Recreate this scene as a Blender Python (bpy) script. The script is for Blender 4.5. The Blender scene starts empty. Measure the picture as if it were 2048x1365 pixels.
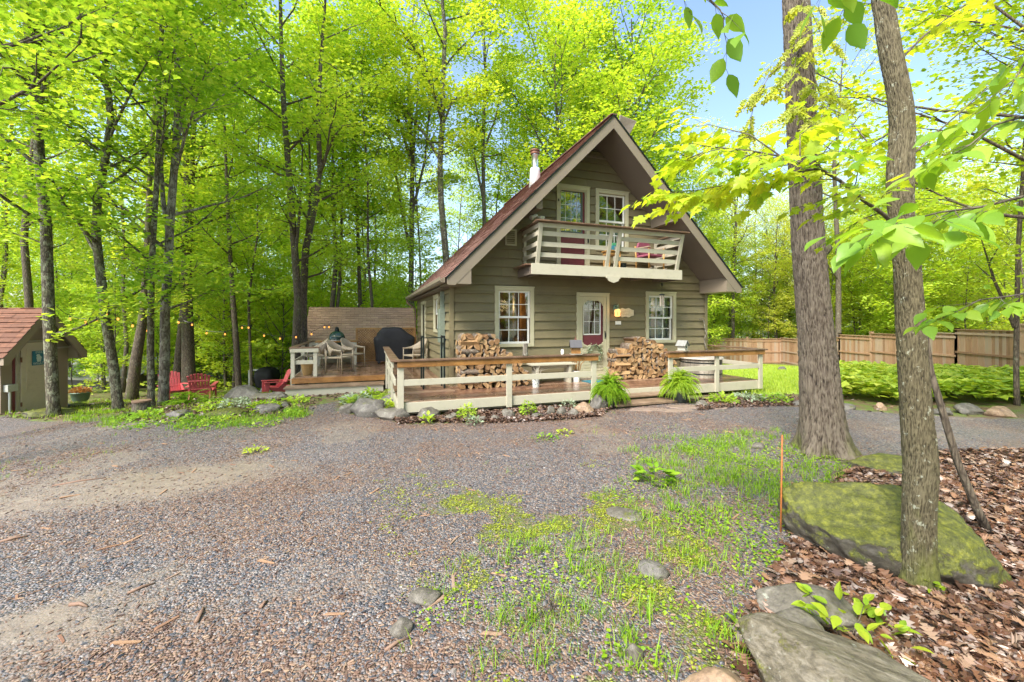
import bpy, bmesh, math, random
import numpy as np
from mathutils import Vector, Matrix

sc = bpy.context.scene
rad = math.radians
# ------------------------------------------------------------------ camera
F_PX, HZ = 829.0, 640.0          # focal length and horizon row of the 2048 px wide photograph
CZ = 1.72
cam_d = bpy.data.cameras.new('camera')
cam = bpy.data.objects.new('camera', cam_d)
sc.collection.objects.link(cam)
cam.location = (0, 0, CZ)
cam.rotation_euler = (rad(90), 0, 0)
cam_d.sensor_width = 36.0
cam_d.lens = F_PX / 2048 * 36
cam_d.shift_y = -(682.5 - HZ) / 2048
cam_d.clip_start = 0.05
cam_d.clip_end = 2000
sc.camera = cam
# ------------------------------------------------------------------ sky and sun
SUN_EL, SUN_AZ = 50.0, -145.0      # azimuth measured from +Y towards +X
world = bpy.data.worlds.new('World')
sc.world = world
world.use_nodes = True
wn = world.node_tree
wn.nodes.clear()
sky = wn.nodes.new('ShaderNodeTexSky')
sky.sky_type = 'NISHITA'
sky.sun_disc = False
sky.sun_elevation = rad(SUN_EL)
sky.sun_rotation = rad(SUN_AZ)
sky.air_density = 1.0
sky.dust_density = 1.6
sky.ozone_density = 1.0
bg = wn.nodes.new('ShaderNodeBackground')
bg.inputs['Strength'].default_value = 0.15
wo = wn.nodes.new('ShaderNodeOutputWorld')
wn.links.new(sky.outputs[0], bg.inputs['Color'])
wn.links.new(bg.outputs[0], wo.inputs['Surface'])
sun_d = bpy.data.lights.new('sun', 'SUN')
sun_d.energy = 3.0
sun_d.angle = rad(20)
sun_d.color = (1.0, 0.95, 0.86)
sun = bpy.data.objects.new('sun', sun_d)
sc.collection.objects.link(sun)
sdir = Vector((math.sin(rad(SUN_AZ)) * math.cos(rad(SUN_EL)), math.cos(rad(SUN_AZ)) * math.cos(rad(SUN_EL)), math.sin(rad(SUN_EL))))
sun.rotation_euler = sdir.to_track_quat('Z', 'Y').to_euler()
sun.location = sdir * 60
sc.view_settings.view_transform = 'Standard'
sc.view_settings.look = 'None'
sc.view_settings.exposure = 1.5
sc.view_settings.gamma = 1.0
sc.cycles.use_denoising = True
sc.cycles.max_bounces = 12
sc.cycles.diffuse_bounces = 8
sc.cycles.glossy_bounces = 3
sc.cycles.transmission_bounces = 10
sc.cycles.transparent_max_bounces = 8
sc.cycles.sample_clamp_indirect = 6.0
sc.cycles.use_adaptive_sampling = True
sc.cycles.adaptive_threshold = 0.02

R = random.Random(7)
NR = np.random.default_rng(11)

# ------------------------------------------------------------------ bookkeeping
def tag(o, label=None, cat=None, group=None, kind=None):
    if label: o['label'] = label
    if cat: o['category'] = cat
    if group: o['group'] = group
    if kind: o['kind'] = kind
    return o

def empty(name, loc=(0, 0, 0), rz=0.0, label=None, cat=None, group=None, kind=None):
    o = bpy.data.objects.new(name, None)
    o.empty_display_size = 0.2
    sc.collection.objects.link(o)
    o.location = loc
    o.rotation_euler = (0, 0, rz)
    return tag(o, label, cat, group, kind)

def copy_tree(o, parent=None):
    c = o.copy()
    sc.collection.objects.link(c)
    c.parent = parent
    for ch in o.children:
        copy_tree(ch, c)
    return c

class MB:
    """collects shapes and links them as one mesh object"""
    def __init__(self, T=None):
        self.v, self.f, self.m, self.T, self.mi = [], [], [], T, 0
    def add(self, vs, fs):
        n = len(self.v)
        for p in vs:
            self.v.append(tuple(self.T(*p)) if self.T else tuple(p))
        for f in fs:
            self.f.append(tuple(i + n for i in f)); self.m.append(self.mi)
        return n
    def hexa(self, p):      # 8 corners: bottom ring 0-3, top ring 4-7
        self.add(p, [(0, 3, 2, 1), (4, 5, 6, 7), (0, 1, 5, 4), (1, 2, 6, 5), (2, 3, 7, 6), (3, 0, 4, 7)])
    def box(self, x0, x1, y0, y1, z0, z1):
        self.hexa([(x0, y0, z0), (x1, y0, z0), (x1, y1, z0), (x0, y1, z0), (x0, y0, z1), (x1, y0, z1), (x1, y1, z1), (x0, y1, z1)])
    def beam(self, p, q, w, h, up=(0, 0, 1)):
        p, q = Vector(p), Vector(q); d = (q - p).normalized(); u = Vector(up)
        s = d.cross(u)
        if s.length < 1e-5: s = d.cross(Vector((1, 0, 0)))
        s.normalize(); u = s.cross(d).normalized()
        a, b = s * (w / 2), u * (h / 2)
        self.hexa([p - a - b, p + a - b, q + a - b, q - a - b, p - a + b, p + a + b, q + a + b, q - a + b])
    def tube(self, pts, r, n=8, cap=True):
        pts = [Vector(p) for p in pts]
        if not hasattr(r, '__len__'): r = [r] * len(pts)
        vs, fs, k = [], [], len(pts)
        ref = Vector((0.3, 1, 0.1)).normalized()
        for i, p in enumerate(pts):
            d = (pts[min(i + 1, k - 1)] - pts[max(i - 1, 0)]).normalized()
            s = d.cross(ref)
            if s.length < 0.05: s = d.cross(Vector((1, 0, 0)))
            s.normalize(); u = s.cross(d)
            for j in range(n):
                a = 2 * math.pi * j / n
                vs.append(p + (s * math.cos(a) + u * math.sin(a)) * r[i])
        for i in range(k - 1):
            for j in range(n):
                fs.append((i * n + j, i * n + (j + 1) % n, (i + 1) * n + (j + 1) % n, (i + 1) * n + j))
        if cap:
            fs.append(tuple(range(n))[::-1]); fs.append(tuple(range((k - 1) * n, k * n)))
        self.add(vs, fs)
    def prism(self, poly, d0, d1, ax='y'):   # polygon in two axes pushed out along the third
        n = len(poly)
        def P(a, b, d):
            return (a, d, b) if ax == 'y' else ((d, a, b) if ax == 'x' else (a, b, d))
        vs = [P(a, b, d0) for a, b in poly] + [P(a, b, d1) for a, b in poly]
        self.add(vs, [tuple(range(n)), tuple(range(2 * n - 1, n - 1, -1))] + [(i, i + n, (i + 1) % n + n, (i + 1) % n) for i in range(n)])
    def lathe(self, prof, c=(0, 0, 0), n=16, wob=0.0):
        vs, fs, k = [], [], len(prof)
        for (r, z) in prof:
            for j in range(n):
                a = 2 * math.pi * j / n
                rr = r * (1 + wob * math.sin(3 * a + z * 9))
                vs.append((c[0] + rr * math.cos(a), c[1] + rr * math.sin(a), c[2] + z))
        for i in range(k - 1):
            for j in range(n):
                fs.append((i * n + j, i * n + (j + 1) % n, (i + 1) * n + (j + 1) % n, (i + 1) * n + j))
        fs.append(tuple(range(n))[::-1]); fs.append(tuple(range((k - 1) * n, k * n)))
        self.add(vs, fs)
    def build(self, name, mats, parent=None, smooth=False, bevel=0.0, loc=None, fix=True):
        me = bpy.data.meshes.new(name)
        me.from_pydata(self.v, [], self.f)
        if not isinstance(mats, (list, tuple)): mats = [mats]
        for m in mats: me.materials.append(m)
        me.polygons.foreach_set('material_index', self.m)
        if fix:
            b = bmesh.new(); b.from_mesh(me); bmesh.ops.recalc_face_normals(b, faces=b.faces); b.to_mesh(me); b.free()
        if smooth: me.polygons.foreach_set('use_smooth', [True] * len(me.polygons))
        me.update()
        o = bpy.data.objects.new(name, me)
        sc.collection.objects.link(o)
        if parent: o.parent = parent
        if loc: o.location = loc
        if bevel:
            bv = o.modifiers.new('bevel', 'BEVEL'); bv.width = bevel; bv.segments = 2; bv.limit_method = 'ANGLE'; bv.angle_limit = rad(40)
        return o

def np_mesh(name, V, Fc, mats, parent=None, smooth=False, mi=None):
    """fast mesh from numpy arrays: V (n,3); Fc (m,k) equal-sized faces"""
    me = bpy.data.meshes.new(name)
    V = np.ascontiguousarray(V, dtype=np.float32); Fc = np.ascontiguousarray(Fc, dtype=np.int32)
    m, k = Fc.shape
    me.vertices.add(len(V)); me.vertices.foreach_set('co', V.ravel())
    me.loops.add(m * k); me.loops.foreach_set('vertex_index', Fc.ravel())
    me.polygons.add(m)
    me.polygons.foreach_set('loop_start', np.arange(0, m * k, k, dtype=np.int32))
    me.polygons.foreach_set('loop_total', np.full(m, k, dtype=np.int32))
    if mi is not None: me.polygons.foreach_set('material_index', np.asarray(mi, dtype=np.int32))
    me.polygons.foreach_set('use_smooth', np.full(m, smooth, dtype=bool))
    if not isinstance(mats, (list, tuple)): mats = [mats]
    for x in mats: me.materials.append(x)
    me.update(calc_edges=True)
    if name is None: return me
    o = bpy.data.objects.new(name, me)
    sc.collection.objects.link(o)
    if parent: o.parent = parent
    return o

# ------------------------------------------------------------------ ground height
def sm(t):
    t = np.clip(t, 0, 1); return t * t * (3 - 2 * t)

def G(x, y):
    x = np.asarray(x, float); y = np.asarray(y, float)
    left = sm((-3 - x) / 8)
    w = sm((-2 - x) / 4)
    back = (0.07 * (1 - w) + 0.12 * w) * np.clip(y - 9.3, 0, 24)
    far = 0.0
    bump = 0.012 * np.sin(x * 2.1 + 1.3 * np.sin(y * 1.1)) + 0.01 * np.sin(y * 2.7 + x) + 0.02 * np.sin(x * .7 + 2) * np.sin(y * .6)
    fade = 1 - 0.9 * np.exp(-(((x - 1.2) / 5) ** 2 + ((y - 10) / 3) ** 2))
    return -0.42 * left - back + bump * fade - far

def gz(x, y): return float(G(x, y))

def at(X, Y, y):      # photo pixel at a depth -> point
    return Vector(((X - 1024) / F_PX * y, y, CZ + (HZ - Y) / F_PX * y))

def onground(X, Y):   # where the line of sight through a photo pixel meets the ground
    y = 1.2
    while y < 80:
        p = at(X, Y, y)
        if p.z <= gz(p.x, p.y): return p.x, p.y
        y += 0.02
    return p.x, p.y
# ------------------------------------------------------------------ materials
class NT:
    def __init__(self, name):
        self.m = bpy.data.materials.new(name); self.m.use_nodes = True
        self.t = self.m.node_tree; self.t.nodes.clear()
        self.out = self.n('ShaderNodeOutputMaterial')
    def n(self, typ, **kw):
        nd = self.t.nodes.new(typ)
        for k, v in kw.items():
            if k.startswith('_'): nd.inputs[int(k[1:])].default_value = v
            elif k in nd.inputs and not hasattr(nd, k): nd.inputs[k].default_value = v
            else: setattr(nd, k, v)
        return nd
    def l(self, a, b): self.t.links.new(a, b)
    def coord(self, scale=(1, 1, 1), rot=(0, 0, 0), src='Object'):
        tc = self.n('ShaderNodeTexCoord'); mp = self.n('ShaderNodeMapping')
        mp.inputs['Scale'].default_value = scale; mp.inputs['Rotation'].default_value = rot
        self.l(tc.outputs[src], mp.inputs[0]); return mp.outputs[0]
    def geo(self, scale=(1, 1, 1)):
        g = self.n('ShaderNodeNewGeometry'); mp = self.n('ShaderNodeMapping'); mp.inputs['Scale'].default_value = scale
        self.l(g.outputs['Position'], mp.inputs[0]); return mp.outputs[0]
    def noise(self, vec, scale, detail=4, rough=0.6, dist=0.0):
        nd = self.n('ShaderNodeTexNoise'); nd.inputs['Scale'].default_value = scale; nd.inputs['Detail'].default_value = detail
        nd.inputs['Roughness'].default_value = rough; nd.inputs['Distortion'].default_value = dist
        if vec: self.l(vec, nd.inputs['Vector'])
        return nd.outputs['Fac']
    def voro(self, vec, scale, feat='F1', out='Distance', rnd=1.0):
        nd = self.n('ShaderNodeTexVoronoi'); nd.feature = feat; nd.inputs['Scale'].default_value = scale
        nd.inputs['Randomness'].default_value = rnd
        if vec: self.l(vec, nd.inputs['Vector'])
        return nd.outputs[out]
    def ramp(self, fac, stops, interp='LINEAR'):
        r = self.n('ShaderNodeValToRGB'); r.color_ramp.interpolation = interp
        e = r.color_ramp.elements
        e[0].position = stops[0][0]; e[0].color = (*stops[0][1], 1)
        e[1].position = stops[-1][0]; e[1].color = (*stops[-1][1], 1)
        for p, c in stops[1:-1]:
            x = e.new(p); x.color = (*c, 1)
        if fac is not None: self.l(fac, r.inputs[0])
        return r.outputs[0]
    def mix(self, fac, a, b, mode='MIX'):
        nd = self.n('ShaderNodeMix', data_type='RGBA', blend_type=mode)
        for s, v in ((0, fac), (6, a), (7, b)):
            if isinstance(v, (int, float)): nd.inputs[s].default_value = v
            elif isinstance(v, tuple): nd.inputs[s].default_value = (*v, 1)
            else: self.l(v, nd.inputs[s])
        return nd.outputs[2]
    def math(self, op, a, b=0.0, c=None):
        nd = self.n('ShaderNodeMath', operation=op)
        for i, v in enumerate((a, b) if c is None else (a, b, c)):
            if isinstance(v, (int, float)): nd.inputs[i].default_value = v
            else: self.l(v, nd.inputs[i])
        return nd.outputs[0]
    def attr(self, name, out='Fac'):
        nd = self.n('ShaderNodeAttribute'); nd.attribute_name = name; return nd.outputs[out]
    def island(self): return self.n('ShaderNodeNewGeometry').outputs['Random Per Island']
    def bsdf(self, col, rough=0.7, bump=None, bstr=0.5, bdist=0.02, metal=0.0, spec=None, **kw):
        p = self.n('ShaderNodeBsdfPrincipled')
        for k, v in (('Base Color', col), ('Roughness', rough), ('Metallic', metal)):
            if isinstance(v, tuple): p.inputs[k].default_value = (*v, 1)
            elif isinstance(v, (int, float)): p.inputs[k].default_value = v
            else: self.l(v, p.inputs[k])
        if spec is not None: p.inputs['Specular IOR Level'].default_value = spec
        for k, v in kw.items(): p.inputs[k].default_value = v
        if bump is not None:
            b = self.n('ShaderNodeBump'); b.inputs['Strength'].default_value = bstr; b.inputs['Distance'].default_value = bdist
            self.l(bump, b.inputs['Height']); self.l(b.outputs[0], p.inputs['Normal'])
        self.l(p.outputs[0], self.out.inputs[0]); return p

def painted(name, col, var=0.08, rough=0.6, grain=(2, 2, 14), dirt=(0.20, 0.17, 0.12), dirt_amt=0.25):
    """painted wood: slight tone drift, faint grain, patches of grime"""
    t = NT(name); c = t.coord()
    n1 = t.noise(c, 1.7, 5, 0.6); isl = t.island()
    v = t.math('ADD', t.math('MULTIPLY', n1, 0.6), t.math('MULTIPLY', isl, 0.4))
    a = tuple(x * (1 - var) for x in col); b = tuple(min(1, x * (1 + var)) for x in col)
    base = t.ramp(v, [(0.25, a), (0.75, b)])
    g = t.noise(t.coord(grain), 5, 6, 0.7)
    d = t.ramp(t.noise(c, 6, 8, 0.75), [(0.52, (0, 0, 0)), (0.78, (dirt_amt,) * 3)])
    base = t.mix(d, base, dirt)
    t.bsdf(base, rough, bump=g, bstr=0.25, bdist=0.006)
    return t.m

def plain(name, col, rough=0.5, metal=0.0, var=0.1, scale=20, bump=0.1, **kw):
    t = NT(name); n = t.noise(t.coord(), scale, 5, 0.6)
    base = t.ramp(n, [(0.3, tuple(x * (1 - var) for x in col)), (0.7, tuple(min(1, x * (1 + var)) for x in col))])
    t.bsdf(base, rough, bump=n, bstr=bump, bdist=0.004, metal=metal, **kw)
    return t.m

def wood(name, c1, c2, c3, grain=(1.5, 22, 22), rough=0.6, scale=2.0, island=0.5, coat=0.0):
    t = NT(name); n = t.noise(t.coord(grain), scale, 8, 0.65, 0.4); isl = t.island()
    v = t.math('ADD', t.math('MULTIPLY', n, 1 - island), t.math('MULTIPLY', isl, island))
    base = t.ramp(v, [(0.2, c1), (0.5, c2), (0.8, c3)])
    blot = t.ramp(t.noise(t.coord(), 3.1, 6, 0.7), [(0.42, (0.55, 0.52, 0.5)), (0.62, (1, 1, 1))])
    base = t.mix(0.8, base, blot, 'MULTIPLY')
    rr = t.ramp(t.noise(t.coord(), 2.3, 4, 0.6), [(0.35, (rough * 0.55,) * 3), (0.65, (min(1, rough * 1.15),) * 3)])
    p = t.bsdf(base, rr, bump=n, bstr=0.35, bdist=0.006)
    if coat: p.inputs['Coat Weight'].default_value = coat; p.inputs['Coat Roughness'].default_value = 0.15
    return t.m

M = {}
M['siding'] = painted('olive_siding_paint', (0.18, 0.15, 0.082), 0.16, 0.55, (1.2, 1.2, 22), (0.09, 0.07, 0.045), 0.35)
M['trim'] = painted('cream_trim_paint', (0.46, 0.43, 0.29), 0.06, 0.5, dirt_amt=0.22)
M['rail_paint'] = painted('off_white_rail_paint', (0.45, 0.42, 0.325), 0.08, 0.5, dirt=(0.22, 0.20, 0.13), dirt_amt=0.4)
M['fascia'] = painted('taupe_fascia_paint', (0.20, 0.165, 0.12), 0.08, 0.55, dirt_amt=0.2)
M['soffit'] = painted('brown_soffit_paint', (0.15, 0.12, 0.095), 0.06, 0.7, dirt_amt=0.15)
M['interior'] = plain('interior_panelling', (0.22, 0.12, 0.055), 0.6, var=0.3, scale=3)
M['maroon'] = plain('maroon_door_paint', (0.16, 0.035, 0.045), 0.4, var=0.15)
M['white'] = plain('white_vinyl', (0.78, 0.78, 0.74), 0.4, var=0.04)
M['metal_dark'] = plain('dark_metal', (0.02, 0.028, 0.028), 0.35, 0.6)
M['steel'] = plain('galvanised_steel', (0.62, 0.62, 0.62), 0.28, 0.95, var=0.15, scale=6)
M['steel_white'] = plain('pale_flashing', (0.72, 0.72, 0.75), 0.4, 0.3, var=0.06)
M['rust'] = plain('rusty_cap', (0.22, 0.10, 0.07), 0.6, 0.5, var=0.3)
M['grey_box'] = plain('grey_meter_box', (0.20, 0.24, 0.19), 0.5, 0.2)
M['brown_metal'] = plain('brown_gutter', (0.16, 0.10, 0.065), 0.45, 0.2)
M['black_plastic'] = plain('black_plastic', (0.012, 0.014, 0.016), 0.35, var=0.3)
M['deck'] = wood('wet_deck_boards', (0.13, 0.065, 0.04), (0.25, 0.135, 0.085), (0.38, 0.26, 0.18), (1.2, 20, 20), 0.42, 2.0, 0.45, coat=0.35)
M['deck_y'] = wood('wet_deck_boards_lengthwise', (0.14, 0.075, 0.045), (0.27, 0.16, 0.10), (0.38, 0.26, 0.17), (20, 1.2, 20), 0.42, 2.0, 0.45, coat=0.35)
M['cap'] = wood('weathered_rail_cap', (0.10, 0.055, 0.035), (0.20, 0.12, 0.075), (0.30, 0.20, 0.13), (1.5, 24, 24), 0.5, 2, 0.3)
M['amber'] = wood('amber_stained_board', (0.20, 0.085, 0.02), (0.36, 0.175, 0.05), (0.46, 0.26, 0.08), (1.5, 20, 20), 0.5, 2, 0.3)
M['grey_wood'] = wood('grey_weathered_wood', (0.17, 0.15, 0.12), (0.30, 0.27, 0.215), (0.44, 0.40, 0.33), (3, 3, 3), 0.75, 6, 0.5)
M['tread'] = wood('mossy_step_tread', (0.17, 0.12, 0.08), (0.30, 0.21, 0.14), (0.40, 0.31, 0.21), (1.5, 18, 18), 0.55, 2, 0.4)
M['pine'] = wood('golden_pine', (0.42, 0.22, 0.06), (0.58, 0.33, 0.10), (0.68, 0.42, 0.16), (3, 3, 3), 0.5, 5, 0.4)

# glass: mostly clear with a strong reflection
def glass_mat(name, tint=(0.75, 0.8, 0.78), refl=0.10):
    t = NT(name)
    tr = t.n('ShaderNodeBsdfTransparent'); tr.inputs[0].default_value = (*tint, 1)
    gl = t.n('ShaderNodeBsdfGlossy'); gl.inputs['Roughness'].default_value = 0.02; gl.inputs[0].default_value = (0.95, 0.97, 1, 1)
    nz = t.noise(t.coord(), 2.5, 2, 0.5)
    b = t.n('ShaderNodeBump'); b.inputs['Strength'].default_value = 0.06; b.inputs['Distance'].default_value = 0.02
    t.l(nz, b.inputs['Height']); t.l(b.outputs[0], gl.inputs['Normal'])
    fr = t.n('ShaderNodeFresnel'); fr.inputs[0].default_value = 1.5
    f = t.math('ADD', fr.outputs[0], refl)
    mx = t.n('ShaderNodeMixShader'); t.l(f, mx.inputs[0]); t.l(tr.outputs[0], mx.inputs[1]); t.l(gl.outputs[0], mx.inputs[2])
    t.l(mx.outputs[0], t.out.inputs[0]); return t.m
M['glass'] = glass_mat('window_glass')

def emit_mat(name, col, s):
    t = NT(name); e = t.n('ShaderNodeEmission'); e.inputs[0].default_value = (*col, 1); e.inputs[1].default_value = s
    t.l(e.outputs[0], t.out.inputs[0]); return t.m
M['bulb'] = emit_mat('warm_bulb_glow', (1.0, 0.36, 0.07), 0.9)
M['lamp_glow'] = emit_mat('amber_lamp_glow', (1.0, 0.42, 0.12), 1.0)

def shingles(name, c1, c2, c3, sx=3.3, sy=7.0, plane='slope'):
    t = NT(name)
    br = t.n('ShaderNodeTexBrick'); br.offset = 0.5; br.squash = 1.0
    br.inputs['Color1'].default_value = (*c1, 1); br.inputs['Color2'].default_value = (*c2, 1); br.inputs['Mortar'].default_value = (*(x * 0.35 for x in c1), 1)
    br.inputs['Scale'].default_value = 1.0; br.inputs['Mortar Size'].default_value = 0.008
    br.inputs['Brick Width'].default_value = 0.30; br.inputs['Row Height'].default_value = 0.14
    uv = t.n('ShaderNodeUVMap'); t.l(uv.outputs[0], br.inputs['Vector'])
    sp = t.noise(t.coord(), 90, 4, 0.7)
    base = t.mix(0.55, br.outputs['Color'], t.ramp(sp, [(0.35, tuple(x * 0.5 for x in c3)), (0.65, tuple(min(1, x * 1.6) for x in c3))]), 'MIX')
    big = t.ramp(t.noise(t.coord(), 1.3, 5, 0.6), [(0.35, (0.75,) * 3), (0.65, (1.1,) * 3)])
    base = t.mix(0.7, base, big, 'MULTIPLY')
    t.bsdf(base, 0.85, bump=t.math('ADD', t.math('MULTIPLY', sp, 0.4), br.outputs['Fac'] if False else t.math('MULTIPLY', br.outputs['Fac'], -1.0)), bstr=0.7, bdist=0.012)
    return t.m
M['shingle_red'] = shingles('reddish_asphalt_shingles', (0.19, 0.085, 0.065), (0.27, 0.14, 0.11), (0.22, 0.12, 0.10))
M['shingle_shed'] = shingles('rust_red_shingles', (0.11, 0.045, 0.028), (0.23, 0.095, 0.05), (0.17, 0.075, 0.045))
M['shingle_tan'] = shingles('tan_brown_shingles', (0.26, 0.15, 0.095), (0.52, 0.34, 0.22), (0.42, 0.27, 0.18))
M['shingle_grey'] = shingles('grey_shingles', (0.30, 0.30, 0.31), (0.42, 0.42, 0.43), (0.38, 0.38, 0.40))

def bark(name, c_dark, c_mid, c_light, lichen, lichen_amt, scale=1.0, moss=0.0, ridge=0.02, ridged=True):
    t = NT(name)
    v = t.coord((9 * scale, 9 * scale, 2.2 * scale))
    w = t.voro(v, 3.0, 'DISTANCE_TO_EDGE')
    n = t.noise(t.coord((6, 6, 1.6)), 4 * scale, 8, 0.7, 0.6)
    h = t.math('ADD', t.math('MINIMUM', w, 0.25), t.math('MULTIPLY', n, 0.35))
    base = t.ramp(h, [(0.12, c_dark), (0.28, c_mid), (0.5, c_light)])
    ln = t.noise(t.coord((1, 1, 0.7)), 9 * scale, 6, 0.75)
    lm = t.ramp(ln, [(0.62 - lichen_amt, (0, 0, 0)), (0.66 - lichen_amt, (1, 1, 1))])
    lc = t.ramp(t.noise(t.coord(), 30, 3, 0.6), [(0.35, tuple(x * 0.75 for x in lichen)), (0.65, lichen)])
    base = t.mix(t.math('MULTIPLY', lm, 0.75), base, lc)
    if moss:
        mm = t.ramp(t.noise(t.coord((1, 1, 0.35)), 2.5, 6, 0.7), [(0.60 - moss, (0, 0, 0)), (0.72 - moss, (0.85, 0.85, 0.85))])
        base = t.mix(mm, base, (0.075, 0.10, 0.018))
    t.bsdf(base, 0.9, bump=h, bstr=1.0, bdist=ridge)
    return t.m
M['bark_lichen'] = bark('lichened_maple_bark', (0.02, 0.016, 0.010), (0.075, 0.062, 0.040), (0.15, 0.13, 0.09), (0.30, 0.31, 0.21), 0.10, 1.0, 0.04, 0.02)
M['bark_dark'] = bark('dark_maple_bark', (0.03, 0.022, 0.015), (0.085, 0.065, 0.045), (0.15, 0.12, 0.085), (0.24, 0.25, 0.18), 0.03, 1.0, 0.06, 0.02)
M['bark_far'] = bark('forest_bark', (0.04, 0.032, 0.024), (0.10, 0.08, 0.058), (0.17, 0.14, 0.105), (0.24, 0.24, 0.19), 0.05, 0.8, 0.02, 0.02)
M['bark_pale'] = bark('pale_grey_bark', (0.04, 0.033, 0.025), (0.13, 0.11, 0.085), (0.24, 0.215, 0.17), (0.36, 0.35, 0.28), 0.10, 0.7, 0.02, 0.01)

def leafmat(name, stops, trans=0.5, rough=0.5, spec=0.25, tboost=1.4):
    t = NT(name)
    isl = t.island()
    big = t.noise(t.geo(), 0.45, 3, 0.5)
    ob = t.n('ShaderNodeObjectInfo').outputs['Random']
    v = t.math('ADD', t.math('MULTIPLY', isl, 0.42), t.math('ADD', t.math('MULTIPLY', big, 0.36), t.math('MULTIPLY', ob, 0.22)))
    col = t.ramp(v, stops)
    p = t.n('ShaderNodeBsdfPrincipled'); t.l(col, p.inputs['Base Color']); p.inputs['Roughness'].default_value = rough
    p.inputs['Specular IOR Level'].default_value = spec
    tl = t.n('ShaderNodeBsdfTranslucent')
    tc = t.mix(1.0, col, (tboost * 1.1, tboost, 0.55), 'MULTIPLY'); t.l(tc, tl.inputs[0])
    mx = t.n('ShaderNodeMixShader'); mx.inputs[0].default_value = trans
    t.l(p.outputs[0], mx.inputs[1]); t.l(tl.outputs[0], mx.inputs[2]); t.l(mx.outputs[0], t.out.inputs[0])
    return t.m
g1, g2, g3, g4 = (0.16, 0.33, 0.03), (0.28, 0.46, 0.05), (0.40, 0.55, 0.07), (0.51, 0.60, 0.095)
M['leaf_mid'] = leafmat('maple_leaf_green', [(0.2, g1), (0.42, g2), (0.62, g3), (0.85, g4)])
M['leaf_light'] = leafmat('spring_leaf_yellow_green', [(0.2, g2), (0.45, g3), (0.8, (0.57, 0.64, 0.09))])
M['leaf_dark'] = leafmat('maple_leaf_deep_green', [(0.2, (0.10, 0.25, 0.03)), (0.5, g1), (0.8, g3)])
M['leaf_pale'] = leafmat('young_oak_leaf', [(0.2, (0.36, 0.48, 0.06)), (0.5, (0.50, 0.58, 0.10)), (0.8, (0.60, 0.60, 0.16))])
M['leaf_near'] = leafmat('near_maple_leaf', [(0.2, (0.20, 0.38, 0.03)), (0.45, (0.40, 0.53, 0.04)), (0.8, (0.56, 0.60, 0.06))], trans=0.55, rough=0.4, spec=0.4)
M['leaf_gloss'] = leafmat('broad_glossy_leaf', [(0.2, (0.14, 0.30, 0.03)), (0.5, (0.26, 0.44, 0.04)), (0.8, (0.40, 0.52, 0.06))], trans=0.5, rough=0.38, spec=0.5)
M['fern'] = leafmat('fern_green', [(0.2, (0.12, 0.26, 0.015)), (0.5, (0.24, 0.40, 0.02)), (0.85, (0.42, 0.54, 0.05))], trans=0.4)
M['cover'] = leafmat('ground_cover_green', [(0.2, (0.16, 0.29, 0.03)), (0.45, (0.33, 0.46, 0.05)), (0.75, (0.55, 0.60, 0.10))], trans=0.4)
M['grass'] = leafmat('grass_blade_green', [(0.2, (0.10, 0.24, 0.015)), (0.5, (0.22, 0.38, 0.02)), (0.85, (0.40, 0.50, 0.05))], trans=0.35)
M['silver_leaf'] = leafmat('silver_green_leaf', [(0.2, (0.20, 0.28, 0.16)), (0.8, (0.45, 0.52, 0.38))], trans=0.3, tboost=1.0)
# ------------------------------------------------------------------ the cabin
HX, HY, TH = 2.01, 10.36, rad(19.2)
cT, sT = math.cos(TH), math.sin(TH)
def W(s, t, z=0.0):             # cabin coordinates -> world
    return Vector((HX + s * cT - t * sT, HY + s * sT + t * cT, z))
HWD, DEP, RIDGE = 3.55, 6.6, 6.39
FLOOR = 0.26
def roof_z(s): return RIDGE - abs(s)

cabin = empty('cabin', (HX, HY, 0), TH, 'olive clapboard cabin with a steep gable roof, cream windows and a front balcony', 'cabin')

def siding(mb, z0, z1, dz, lo, hi, ops, thick=0.10, side=1):
    """lap boards in (a, depth, z); negative depth is outside"""
    z = z0
    while z < z1 - 1e-4:
        zt = min(z + dz, z1)
        cuts = sorted({z, zt} | {o[k] for o in ops for k in (2, 3) if z < o[k] < zt})
        for za, zb in zip(cuts, cuts[1:]):
            a0, a1, b0, b1 = lo(za), hi(za), lo(zb), hi(zb)
            segs = [(a0, a1, b0, b1)]
            for o in ops:
                if o[2] <= za + 1e-4 and o[3] >= zb - 1e-4:
                    ns = []
                    for (p0, p1, q0, q1) in segs:
                        if o[0] > p0 and o[1] < p1: ns += [(p0, o[0], q0, o[0]), (o[1], p1, o[1], q1)]
                        else: ns.append((p0, p1, q0, q1))
                    segs = ns
            d = lambda zz: -0.042 + (zz - z) / dz * 0.038
            cut_ = []
            for (p0, p1, q0, q1) in segs:       # butt joints between board lengths
                j = p0 + (0.7 + ((round(z * 37) * 7919) % 100) / 60.0)
                if p1 - p0 > 1.6 and q0 < j < q1: cut_ += [(p0, j - 0.0015, q0, j - 0.0015), (j + 0.0015, p1, j + 0.0015, q1)]
                else: cut_.append((p0, p1, q0, q1))
            for (p0, p1, q0, q1) in cut_:
                if p1 - p0 < 1e-3: continue
                q1 = max(q1, q0 + 1e-3)
                mb.hexa([(p0, d(za), za), (p1, d(za), za), (p1, thick, za), (p0, thick, za), (q0, d(zb), zb), (q1, d(zb), zb), (q1, thick, zb), (q0, thick, zb)])
        z = zt

def cab(x, y, z): return (x, y, z)
def leftwall(a, d, z): return (-HWD + d, a, z)
def rightwall(a, d, z): return (HWD - d, a, z)
def backwall(a, d, z): return (a, DEP - d, z)

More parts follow.
